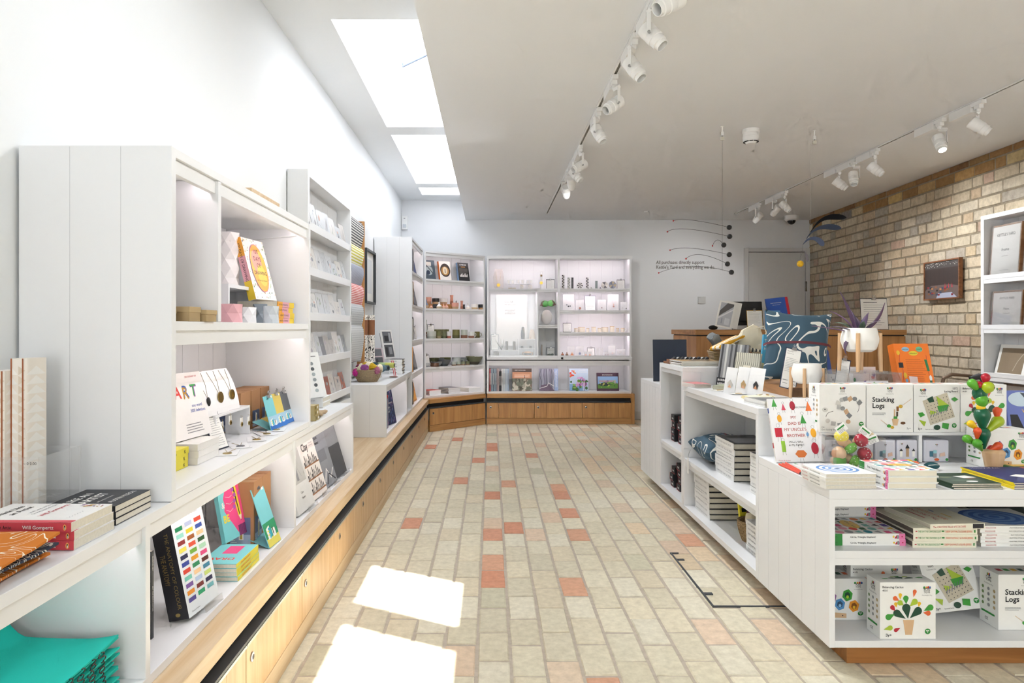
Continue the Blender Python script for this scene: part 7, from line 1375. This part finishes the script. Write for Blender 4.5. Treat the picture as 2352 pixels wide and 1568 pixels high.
for i, (x, y, c) in enumerate(((1.190, 3.50, '#c9c4bd'), (1.232, 3.45, '#b99a6c'), (1.275, 3.40, '#26262a'))):
    g = G(); n = 8; V = []; P = []; w, h = (.055, .135) if i == 0 else (.07, .14)
    for k in range(n+1): v = k/n; V += [(0, h*v, -.2*h*v*v), (w, h*v, -.2*h*v*v)]
    g.add(V, [(2*k, 2*k+1, 2*k+3, 2*k+2) for k in range(n)], col('#f2f2f3', .3)); g.add([(a, b, c_-.001) for a, b, c_ in V], [(2*k, 2*k+2, 2*k+3, 2*k+1) for k in range(n)], col('#f2f2f3', .3))
    o = g.build('earring_card', None, mat=lean((x, y, ZBT), -30, 3, -6)); q = G(); q.prism([(-.009, -.018), (.008, -.02), (.013, .0), (.0, .022), (-.012, .004)], 0, .004, col(c, .4), T(w*.5, h*.38, .0)); q.prism([(-.009, -.018), (.008, -.02), (.0, .0)], .004, .0045, col('#d9a684' if i != 2 else '#c98f6c', .4), T(w*.5, h*.38, .0)); q.build('faceted_brooch', o)
    tag(o, 'curved white card with %s faceted brooch on the middle unit' % ['pale grey', 'brown', 'black'][i], 'brooch', cN)
for i, (x, y, a) in enumerate(((1.19, 3.60, 20), (1.25, 3.56, 50), (1.21, 3.40, 10), (1.30, 3.30, 35), (1.36, 3.28, 70))):
    g = G(); g.box(0, 0, 0, .085, .055, .0012, PAPER); o = g.build('flat_card', None, mat=T(x, y, ZBT+.0003+.0013*i) @ R(a)); q = G(); q.prism([(.02, .02), (.06, .025), (.065, .035), (.025, .033)], .0013, .004, col(['#c9a45c', '#dcc9a0', '#c9a45c', '#d9c9a4', '#b9914c'][i], .4)); q.build('wood_brooch', o)
    tag(o, 'white card with wooden brooch lying flat on the middle unit, %s from the back' % ['first', 'second', 'third', 'fourth', 'fifth'][i], 'brooch', 'flat brooch cards on the middle unit')
stack(5, (1.128, 3.78, ZBT), 12, .10, .15, .0042, 'thin pink and white booklet on the middle unit', 'pink booklets on the middle unit', jit=.004, cov=col('#e9e4e2', .5), front=[('r', 0, 0, 1, 1, col('#d98a8c'))], hard=False)
stack(4, (1.200, 3.70, ZBT), -40, .17, .12, .0050, 'green and grey patterned booklet next to the pink ones', 'green patterned booklets on the middle unit', jit=.004, cov=col('#b3b79c', .5), front=[('r', 0, 0, 1, 1, col('#b9bd9f'))]+blot(12, ['#7f8a5c', '#e3e0cf', '#9aa07c']), hard=False)
stack(4, (1.145, 2.855, ZBT), 3, .19, .20, .0058, 'magazine with grey photo cover on the middle unit', 'magazines at the near end of the middle unit', jit=.004, cov=col('#e3e2de', .4), front=[('r', .02, .02, .96, .96, col('#8f8e8a')), ('r', .1, .3, .4, .4, col('#5c5c60'))], hard=False)
stack(3, (1.170, 3.08, ZBT), -8, .14, .19, .0035, 'thin yellow and cream booklet behind the magazines', 'yellow booklets on the middle unit', jit=.004, cov=col('#e8d9a4', .5), front=[('r', .1, .1, .8, .8, col('#efe6cc'))], hard=False)
# planters on wooden legs
def planter(x, y, z, r, label, plant=False):
    root = empty('planter', (x, y, z), math.radians(12), label, 'planter', 'white planters on wooden legs'); s_ = r/.076
    g = G(); M = T(0, 0, .083*s_); g.lathe([(.0001, 0), (.045*s_, 0), (.064*s_, .012*s_), (.0755*s_, .045*s_), (.0760*s_, .060*s_), (.068*s_, .095*s_), (.064*s_, .104*s_), (.060*s_, .104*s_), (.064*s_, .06*s_), (.05*s_, .015*s_), (.0001, .012*s_)], col('#edebe6', .35), M, 40); g.build('bowl', root)
    for k in range(4):
        a = math.radians(45+90*k); c, s2 = math.cos(a), math.sin(a); g = G(); R0 = .079*s_
        g.tube([(R0*1.02*c, R0*1.02*s2, .0), (R0*.98*c, R0*.98*s2, .07*s_), (R0*.985*c, R0*.985*s2, .165*s_)], [.0075*s_, .0095*s_, .008*s_], wood('z', '#dcb68e', '#cda478'), 12); g.build('leg', root)
    if plant:
        g = G(); g.lathe([(.0001, .168*s_), (.060*s_, .165*s_)], col('#4a3b30', .9), None, 24); g.build('soil', root)
        for k, (az, el, L_, w, bend, c) in enumerate(((185, 74, .20, .016, .25, '#5f4a63'), (150, 62, .15, .012, .6, '#6d4f70'), (95, 78, .115, .016, .4, '#564a66'), (70, 70, .10, .014, .7, '#6b5a78'), (60, 55, .12, .013, .9, '#4f5a52'), (15, 30, .19, .013, -.5, '#4a2f48'), (20, 15, .12, .010, .4, '#5c6a5a'), (178, 12, .20, .010, .1, '#6a4f6a'), (200, 20, .16, .009, .3, '#5f5068'), (195, -5, .14, .016, 1.6, '#5a4560'), (250, 55, .10, .013, .7, '#5d6f60'), (300, 60, .10, .012, .8, '#6a5a70'), (120, 50, .13, .013, .9, '#54604f'), (35, 68, .12, .015, .5, '#5c4a6a'))):
            g = G(); n = 12; V = []; P = []; p = Vector((.012*math.cos(math.radians(az)), .012*math.sin(math.radians(az)), .165*s_)); e = math.radians(el); a_ = math.radians(az-12)
            side = Vector((-math.sin(a_), math.cos(a_), 0))
            for i in range(n+1):
                t = i/n; d = Vector((math.cos(a_)*math.cos(e), math.sin(a_)*math.cos(e), math.sin(e))); ww = w*(math.sin(math.pi*min(1, t*.9+.08))**.7)*(1-t**4)*.9+.0006; up_ = side.cross(d)
                V += [p-side*ww+up_*ww*.35, p-up_*.0008, p+side*ww+up_*ww*.35]; p = p+d*L_/n; e -= bend/n*(1+t)
            for i in range(n): b = 3*i; P += [(b, b+1, b+4, b+3), (b+1, b+2, b+5, b+4)]
            g.add(V, P, col(c, .45, 0, .25, 40), True); o = g.build('leaf', root); m = o.modifiers.new('thick', 'SOLIDIFY'); m.thickness = .0012
    return root
planter(1.478, 3.195, ZBT, .068, 'empty white planter with wooden legs standing before the slate cushion')
# clear riser table carrying the plant
g = G(); w_, d_ = .21, .24; g.box(0, 0, .138, w_, d_, .143, glass('#ffffff', .03, .93)); g.box(0, 0, 0, .005, d_, .138, glass('#ffffff', .03, .93)); g.box(w_-.005, 0, 0, w_, d_, .138, glass('#ffffff', .03, .93)); g.box(.005, d_-.005, 0, w_-.005, d_, .138, glass('#ffffff', .03, .93))
tag(g.build('acrylic_riser', None, loc=(1.535, 2.90, ZBT+.0005)), 'clear acrylic riser table under the plant on wooden legs', 'riser')
planter(1.628, 3.015, ZBT+.144, .077, 'white planter on wooden legs with purple-green trailing plant', True)
CARDB = lambda cs: [('r', 0, 0, 1, 1, col('#e9e6e8'))]+blot(16, cs, 0, 0, 1, 1, .08)
for i, (x, y, z, w, h, cs, lb) in enumerate(((1.56, 3.16, ZBT, .10, .12, ['#3b3b42', '#8a8c94', '#26262c'], 'black and white patterned card box behind the clear riser, left'), (1.665, 3.15, ZBT, .12, .155, ['#e2596a', '#e8b02e', '#7a5ab0', '#4a8a5a'], 'bright patterned card box behind the clear riser'), (1.56, 2.97, ZBT+.0, .10, .10, ['#2f3038', '#9a9ca4'], 'black and white card pack inside the clear riser, left'), (1.645, 2.96, ZBT, .085, .105, ['#5a5fb0', '#6fa05a', '#e0a03c', '#4a4a8a'], 'colourful card pack inside the clear riser'))):
    g = G(); g.box(0, 0, -.02, w, h, 0, col('#dcd9dc')); o = g.build('card_pack', None, mat=lean((x, y, z), 0, 8)); q = G(); q.art(CARDB(cs), w, h, T(0, 0, .0003)); q.build('front_print', o); tag(o, lb, 'card pack')
TX = lambda: [('t', .12, .90, .035, 'Wool felt', INK), ('t', .12, .85, .03, 'hand printed', INK)]+lines(9, .12, .88, .42, .74, TXTG, .006)+[('r', .12, .2, .3, .008, INK), ('r', .7, .2, .2, .008, INK), ('r', .12, .12, .3, .008, INK), ('r', .7, .12, .2, .008, INK)]
clipboard(lean((1.398, 3.315, ZK+.001), -4, 14, -14), .078, .205, col('#22304a'), 'tall narrow navy clipboard with price text before the slate cushion', TX())
clipboard(lean((1.560, 3.11, ZBT+.07), -4, 14, -14), .058, .135, col('#22304a'), 'narrow navy clipboard between the slate cushion and the plant', TX(), s=.8)
# orange activity book with price holder
OB = [('r', 0, 0, 1, 1, col('#ee7a1c', .4)), ('c', .33, .90, .11, .04, col('#8fb8d4')), ('c', .73, .90, .10, .045, col('#6fb58c')), ('c', .54, .83, .13, .04, col('#e3cf3a')), ('t', .33, .885, .035, 'IMAGINE', INK, {'al': 'c', 'fit': .18}), ('t', .73, .885, .035, 'CREATE', INK, {'al': 'c', 'fit': .18}), ('t', .54, .815, .035, 'EXPERIMENT', INK, {'al': 'c', 'fit': .22})]+lines(14, .28, .85, .30, .72, col('#a8481a'), .006)
OB += [('l', [(.15, .85), (.10, .70), (.16, .55), (.12, .30), (.2, .12)], .0016, RE), ('l', [(.9, .8), (.88, .5), (.93, .3), (.9, .1)], .0016, RE), ('c', .10, .84, .05, .04, YE), ('r', .06, .58, .13, .09, INK), ('c', .2, .45, .05, .05, YE), ('c', .22, .36, .04, .03, col('#6fa5d0')), ('p', [(.82, .72), (.90, .72), (.93, .52), (.86, .52)], col('#2f7a4c')), ('c', .92, .40, .04, .05, PAPER), ('r', .88, .26, .07, .10, col('#3f6a4c')), ('c', .7, .12, .05, .05, PAPER), ('c', .4, .10, .04, .04, RE)]
Mo = lean((1.795, 3.02, ZBT), 3, 15)
o = book(Mo, .158, .262, .042, col('#ee7a1c', .4), front=OB, pages=PAPER, hard=False, label='thick orange activity book leaning behind the toy boxes')
g = G(); g.box(.158, 0, 0, .1605, .262, .042, col('#ee7a1c', .4)); g.text('DRAW PAINT PRINT LIKE THE GREAT ARTISTS', 0, 0, .018, YE, frame((.161, .25, .012), (0, -1, 0), (0, 0, 1)), fit=.2); g.build('spine', o)
g = G(); g.box(0, 0, 0, .038, .06, .0015, glass('#ffe9ee', .05, .5)); g.box(0, 0, -.04, .038, .0015, .0, glass('#ffe9ee', .05, .6)); tag(g.build('price_holder', None, mat=lean((1.755, 2.85, ZBT+.075), 10, 20, -6) ), 'small clear pinkish price holder before the orange book', 'price holder')
# books behind the cushion
for (x, y, z, w, h, t, a, tl, rl, c, fr_, sc, lb) in ((2.50, 6.12, 1.1005, .20, .28, .018, 0, 10, 6, '#2a55b0', [('r', .88, 0, .12, 1, col('#c9283a')), ('t', .44, .82, .04, 'HELEN FRANKENTHALER', PAPER, {'al': 'c', 'fit': .5}), ('t', .44, .76, .035, 'and other stories', PAPER, {'al': 'c', 'fit': .4})]+lines(3, .3, .62, .45, .55, PAPER, .006), None, 'royal blue book with red edge standing on the oak counter'),
    (2.42, 6.02, 1.1005, .13, .17, .014, 0, 8, 0, '#5f9ed0', lines(3, .4, .8, .25, .4, PAPER, .02), None, 'light blue booklet on the oak counter before the royal blue book'), (1.525, 3.90, ZBT, .14, .30, .020, 0, 8, -8, '#4fb0dc', [('r', 0, 0, 1, .45, col('#c9d4b0')), ('t', .05, .86, .07, 'The', PAPER, {'b': 1}), ('t', .05, .78, .07, 'Barbara', PAPER, {'b': 1}), ('t', .05, .70, .07, 'Hepworth', PAPER, {'b': 1})], None, 'sky blue book with white lettering left of the slate cushion'), (1.76, 3.62, ZBT, .05, .21, .03, 0, 8, 6, '#2a4fa4', [], None, 'blue book edge at the right of the slate cushion')):
    book(lean((x, y, z), a, tl, rl), w, h, t, col(c, .4), front=fr_, label=lb)
clipboard(lean((2.27, 6.05, 1.1005), 0, 8, 0), .14, .175, col('#b88f2c'), 'mustard clipboard with exchange policy sheet near the monitor', [('t', .1, .9, .035, 'Exchange Policy', INK, {'b': 1})]+lines(9, .1, .88, .35, .82, TXTG, .006))
# goods on the tall narrow unit
ZCT = .8905
g = G(); g.box(0, 0, 0, .26, .07, .014, WAL); o = g.build('card_tray', None, mat=T(1.125, 4.36, ZCT) @ R(6)); tag(o, 'long dark wood tray holding tilted black boxes', 'tray')
g = G(); g.box(1.12, 4.28, ZCT, 1.17, 4.36, ZCT+.030, WAL); tag(g.build('wood_block', bevel=.001), 'dark wood block at the left end of the tilted black boxes', 'wood block')
for k in range(9):
    g = G(); g.box(0, 0, 0, .030, .045, .012, col(['#2e2e33', '#4a4744', '#38383e'][k % 3], .3)); g.box(.001, .001, .0121, .029, .044, .0124, col('#c9c9c9', .3)) if k % 2 else None
    tag(g.build('small_box', None, mat=T(1.165+.026*k, 4.37, ZCT+.0145) @ R(-38, 'Y') @ R(5*(k % 2))), 'small dark box tilted in the wood tray, %s from the left' % ['first', 'second', 'third', 'fourth', 'fifth', 'sixth', 'seventh', 'eighth', 'ninth'][k], 'box', 'small dark boxes tilted in the wood tray')
stack(5, (1.128, 4.05, ZCT), 2, .30, .20, .0058, 'white catalogue on the tall narrow unit', 'white catalogues on the tall narrow unit', jit=.008, cov=col('#e6e4e0', .5), front=[('r', .02, .02, .96, .96, col('#a08358')), ('r', .3, .3, .4, .4, col('#4c4a48'))], hard=False)
clipboard(lean((1.385, 4.30, ZCT), 0, 12), .05, .055, PAPER, 'tiny white notice card behind the catalogues', s=.5)
# rectangular wicker tray basket with textiles
g = G(); m_w = bpy.data.materials['wicker']; W_, D_, H_ = .32, .22, .075
def rect_ring(w, d, z): return [(-w/2, -d/2, z), (w/2, -d/2, z), (w/2, d/2, z), (-w/2, d/2, z)]
V = rect_ring(W_*.86, D_*.86, 0)+rect_ring(W_, D_, H_)+rect_ring(W_-.012, D_-.012, H_)+rect_ring(W_*.84, D_*.84, .008)
P = [(3, 2, 1, 0), (12, 13, 14, 15)]
for r_ in range(3):
    for k in range(4): P.append((4*r_+k, 4*r_+(k+1) % 4, 4*r_+4+(k+1) % 4, 4*r_+4+k))
g.add(V, P, basket.__globals__['MATS'].get('w2') or m_w)
for r_ in range(9):
    f = .87+.13*r_/8; z = H_*r_/8; q = rect_ring(W_*f, D_*f, z); g.tube([Vector(v) for v in q+q[:1]], .0042, m_w, 5)
o = g.build('tray_basket', None, mat=T(1.515, 4.20, ZCT+.005) @ R(-8)); tag(o, 'rectangular wicker tray basket with wooden handles full of textiles', 'basket')
q = G(); q.cyl((-.06, -.117, H_-.004), (.06, -.117, H_-.004), .009, WAL, 12); q.build('handle', o)
STR = stripe('woven_stripe', '#e6ddc8', '#4a4c50', 42, 'x', .45); MUS = stripe('woven_mustard', '#dba32c', '#e6e0d0', 22, 'y', .6)
g = G(); sheet(g, -.10, .10, -.05, .05, .026, MUS, .004, 11); tag(g.build('woven_pouch', None, mat=T(1.435, 4.14, ZCT+.125) @ R(38, 'Y') @ R(-38, 'Y') @ R(-22, 'Y') @ R(20)), 'mustard and grey woven pouch sticking out of the tray basket', 'pouch')
g = G(); sheet(g, -.11, .11, -.05, .05, .03, STR, .004, 12); tag(g.build('woven_pouch', None, mat=T(1.53, 4.14, ZCT+.085) @ R(14, 'Y') @ R(12)), 'black and cream striped woven pouch in the tray basket', 'pouch')
g = G(); V = []; P = []; n, mm = 20, 12
for j in range(mm+1):
    t = j/mm; rr = (.078*(1-.15*abs(t-.4)))*(1 if t < .7 else 1-(t-.7)*2.2); rr = max(rr, .018)
    for k in range(n): a = 2*math.pi*k/n; q_ = rr*(1+.07*math.sin(5*a+3*t)+(.08*math.sin(9*a) if t > .6 else 0)); V.append((q_*math.cos(a), q_*.38*math.sin(a), .185*t))
for j in range(mm):
    for k in range(n): P.append((j*n+k, j*n+(k+1) % n, (j+1)*n+(k+1) % n, (j+1)*n+k))
P += [tuple(range(n))[::-1], tuple(mm*n+k for k in range(n))]
g.add(V, P, col('#e3dac2', .9, 0, .08, 20), True); o = g.build('drawstring_bag', None, mat=T(1.545, 4.17, ZCT+.070) @ R(24, 'Y')); tag(o, 'cream cotton drawstring bag slumped in the tray basket', 'bag')
q = G(); q.tube([(.0, -.01, .17), (.035, -.02, .20), (.065, -.02, .17), (.07, -.015, .11), (.05, -.02, .08)], .0035, col('#efe8d6', .9), 6); q.build('cord', o)
g = G(); sheet(g, -.05, .05, -.035, .035, .05, col('#7b8084', .9), .012, 14); tag(g.build('folded_scarf', None, mat=T(1.39, 4.28, ZCT+.13) @ R(50, 'Y')), 'grey felt pouch poking out behind the mustard one', 'pouch')
for i, (x, y, a, lb) in enumerate(((1.985, 6.06, -8, 'white framed print with diagonal building photo leaning by the monitor'), (2.06, 6.12, -8, 'plain white board leaning behind the building photo'))):
    g = G(); w, h = .14, .24; g.box(0, 0, 0, w, h, .006, PAPER); o = g.build('mounted_print', None, mat=lean((x, y, 1.1005+.15*math.sin(.227)), a, 10, -13)); tag(o, lb, 'print')
    if i == 0: q = G(); q.art([('r', .1, .06, .8, .88, col('#b9bcc4')), ('p', [(.1, .4), (.9, .85), (.9, .94), (.5, .94), (.1, .6)], col('#5c5a5c')), ('p', [(.1, .3), (.9, .7), (.9, .76), (.1, .37)], col('#e6e6ea')), ('r', .3, .15, .06, .2, col('#8f95a4')), ('r', .5, .12, .3, .25, col('#d3d6dc'))], w, h, T(0, 0, .0062)); q.build('photo', o)
g = G(); g.box(0, 0, 0, .235, .29, .012, col('#1f2a3d', .5)); tag(g.build('navy_board', None, mat=lean((1.128, 4.75, .7465), 2, 3), bevel=.001), 'blank dark navy board standing on the closed end cabinet', 'board')
# black boxes in the narrow unit
def bb(x, y, z, lb, w=.052, h=.042):
    g = G(); g.box(0, 0, 0, .13, w, h, BLK); R_ = col('#c8323a', .5)
    g.art([('r', .10, .2, .8, .6, INK), ('t', .5, .3, .5, 'ooo', PAPER, {'al': 'c', 'b': 3, 'fit': .6}), ('r', .0, .0, .05, 1, R_), ('r', 0, 0, 1, .06, R_)], w, h, frame((-.0004, w, 0), (0, -1, 0), (0, 0, 1)))
    return tag(g.build('black_box', None, loc=(x, y, z), bevel=.0008), lb, 'box', 'black boxes with red edges in the narrow island unit')
OB_ = ['far column', 'middle column', 'near column']
for sh, z0_, nm, xs in ((0, .3905, 'upper', [(4.36, 4), (4.24, 4), (4.12, 4)]), (1, .0985, 'lower', [(4.36, 3), (4.24, 4), (4.12, 4)])):
    for ci, (y, n) in enumerate(xs):
        for k in range(n): bb(1.165+random.uniform(-.006, .01)+.012*ci, y+random.uniform(-.01, .01), z0_+k*.0425+.0003, 'black red-edged box, %s of the %s on the %s shelf' % (ordn(k, n), OB_[ci], nm), w=.075)
# ============================================================ service counter, monitor
g = G(); Mm = frame((2.36, 6.33, 1.155), D2(-6), (.05, .25, 1)) ; g.box(-.16, -.035, -.03, .16, .215, .0, BLACK, Mm); g.box(-.10, .03, .0, .10, .17, .012, BLACK, Mm) if False else None
o = g.build('till_monitor', None, bevel=.004); tag(o, 'black till monitor seen from behind on the oak counter', 'monitor')
g = G(); g.box(-.10, .02, .0, .10, .14, .018, col('#232326', .4), Mm); g.build('rear_housing', o, bevel=.004)
g = G(); g.cyl((2.37, 6.40, 1.101), (2.37, 6.36, 1.17), .025, BLACK, 16); g.box(2.28, 6.32, 1.101, 2.46, 6.46, 1.112, BLACK); g.build('stand', o)
g = G(); g.ball((0, 0, .012), .028, BLACK, 12, (1.5, .9, .75)); tag(g.build('mouse', None, loc=(2.0, 6.15, 1.108)), 'black computer mouse on the oak counter', 'mouse')
g = G(); g.box(2.20, 6.12, 1.101, 2.34, 6.22, 1.135, col('#c9c9c9', .4)); g.box(2.21, 6.13, 1.135, 2.33, 6.21, 1.142, col('#8a8a8c', .4)); tag(g.build('card_reader', bevel=.003), 'small grey till device before the monitor', 'device')
clipboard(lean((3.335, 6.15, 1.1005), -5, 7), .235, .285, NAVY, 'navy clipboard with letter standing on the counter by the brick wall', s=1.6)
# tubular chair behind the island
g = G(); TB_ = col('#6f5a4a', .35, .4); g.tube([(2.84, 4.30, .002), (2.84, 4.30, .76), (2.85, 4.30, .80), (2.90, 4.30, .825), (3.03, 4.30, .815), (3.10, 4.31, .79), (3.11, 4.31, .002)], .011, TB_, 10); g.tube([(2.84, 4.30, .45), (2.84, 4.68, .45), (2.84, 4.70, .002)], .011, TB_, 8); g.tube([(3.11, 4.31, .45), (3.11, 4.68, .45), (3.11, 4.70, .002)], .011, TB_, 8)
o = g.build('tubular_chair'); tag(o, 'brown steel tube chair partly hidden behind the toy boxes', 'chair'); q = G(); q.box(2.85, 4.32, .455, 3.10, 4.68, .48, BLACK); q.build('seat', o, bevel=.006); q = G(); q.tube([(3.0, 4.28, .80), (3.05, 4.27, .815), (3.12, 4.28, .80)], [.012, .02, .012], col('#26262a', .6), 10); q.build('grip', o)
# ============================================================ boxed frames in the wall rack (local x -> -Y)
WF = wood('z', '#a9815e', '#8a6344')
def boxed(y, z, w, h, t, label, head=True, c=WF, inner=None, a=-90, tl=4):
    # the frame stands on the rack shelf, front towards the shop (-X)
    M = lean((3.60, y, z), a, tl); g = G(); b = .016
    g.box(0, 0, 0, w, b, t, c); g.box(0, h-b, 0, w, h, t, c); g.box(0, b, 0, b, h-b, t, c); g.box(w-b, b, 0, w, h-b, t, c); o = g.build('boxed_frame', None, mat=M, bevel=.001)
    q = G(); q.box(b, b, t*.3, w-b, h-b, t*.5, inner or PAPER); q.box(b*.6, b*.2, t+.0005, w-b*.6, h-b*.8, t+.001, PAPER)
    if head: q.art([('t', .5, .78, .075, "KETTLE'S YARD", INK, {'al': 'c', 'b': .5, 'fit': .62}), ('t', .5, .50, .075, 'Frame', INK, {'al': 'c', 'b': 1}), ('r', .4, .40, .2, .008, TXTG), ('r', .35, .14, .3, .006, TXTG)], w, h, T(0, 0, t+.0013))
    q.build('insert_sheet', o); q = G(); q.box(-.001, -.001, t+.002, w+.001, h+.001, t+.0024, glass('#ffffff', .06, .95, .5)); q.build('clear_wrap', o); return tag(o, label, 'picture frame', "boxed picture frames in the wall rack")
boxed(4.885, 1.4655, .27, .375, .035, "large boxed picture frame on the top shelf of the wall rack"); boxed(4.58, 1.4655, .27, .375, .035, 'large boxed picture frame on the top rack shelf, cut by the photo edge')
boxed(4.880, 1.1105, .275, .265, .03, 'squarer boxed picture frame on the middle shelf of the wall rack'); boxed(4.58, 1.1105, .27, .265, .03, 'squarer boxed frame on the middle rack shelf at the photo edge')
def mount(y, label):
    M = lean((3.60, y, .7705), -90, 14); g = G(); w, h = .27, .235; g.box(0, 0, 0, w, h, .006, PAPER); o = g.build('mounted_print', None, mat=M); q = G(); q.box(.025, .03, .006, w-.025, h-.025, .0066, col('#877660', .5)); q.art([('l', [(.6, .2), (.7, .5), (.85, .75)], .006, col('#b5a794'))], w, h, T(0, 0, .0068)); q.build('brown_sheet', o); return tag(o, label, 'print', 'white mounts with brown paper in the wall rack')
mount(4.885, 'white mount with plain brown sheet on the lower rack shelf'); mount(4.60, 'white mount with brown sheet on the lower rack shelf at the photo edge')
boxed(4.78, .4305, .26, .30, .03, "boxed frame with dark edge in the bottom of the wall rack", c=col('#4a4a4e', .5))

# steel-edged access cover let into the floor
g = G(); DS = col('#4f5358', .5, .4)
for a in ((.888, 2.745, .896, 3.39), (.888, 2.737, 1.55, 2.745), (.888, 3.385, .93, 3.392)): g.box(a[0], a[1], -.003, a[2], a[3], .0035, DS)
for y in (2.86, 3.28): g.box(.896, y, -.003, .930, y+.018, .0045, DS)
tag(g.build('access_cover_frame'), 'dark steel edge of an access cover let into the brick floor', 'floor cover')
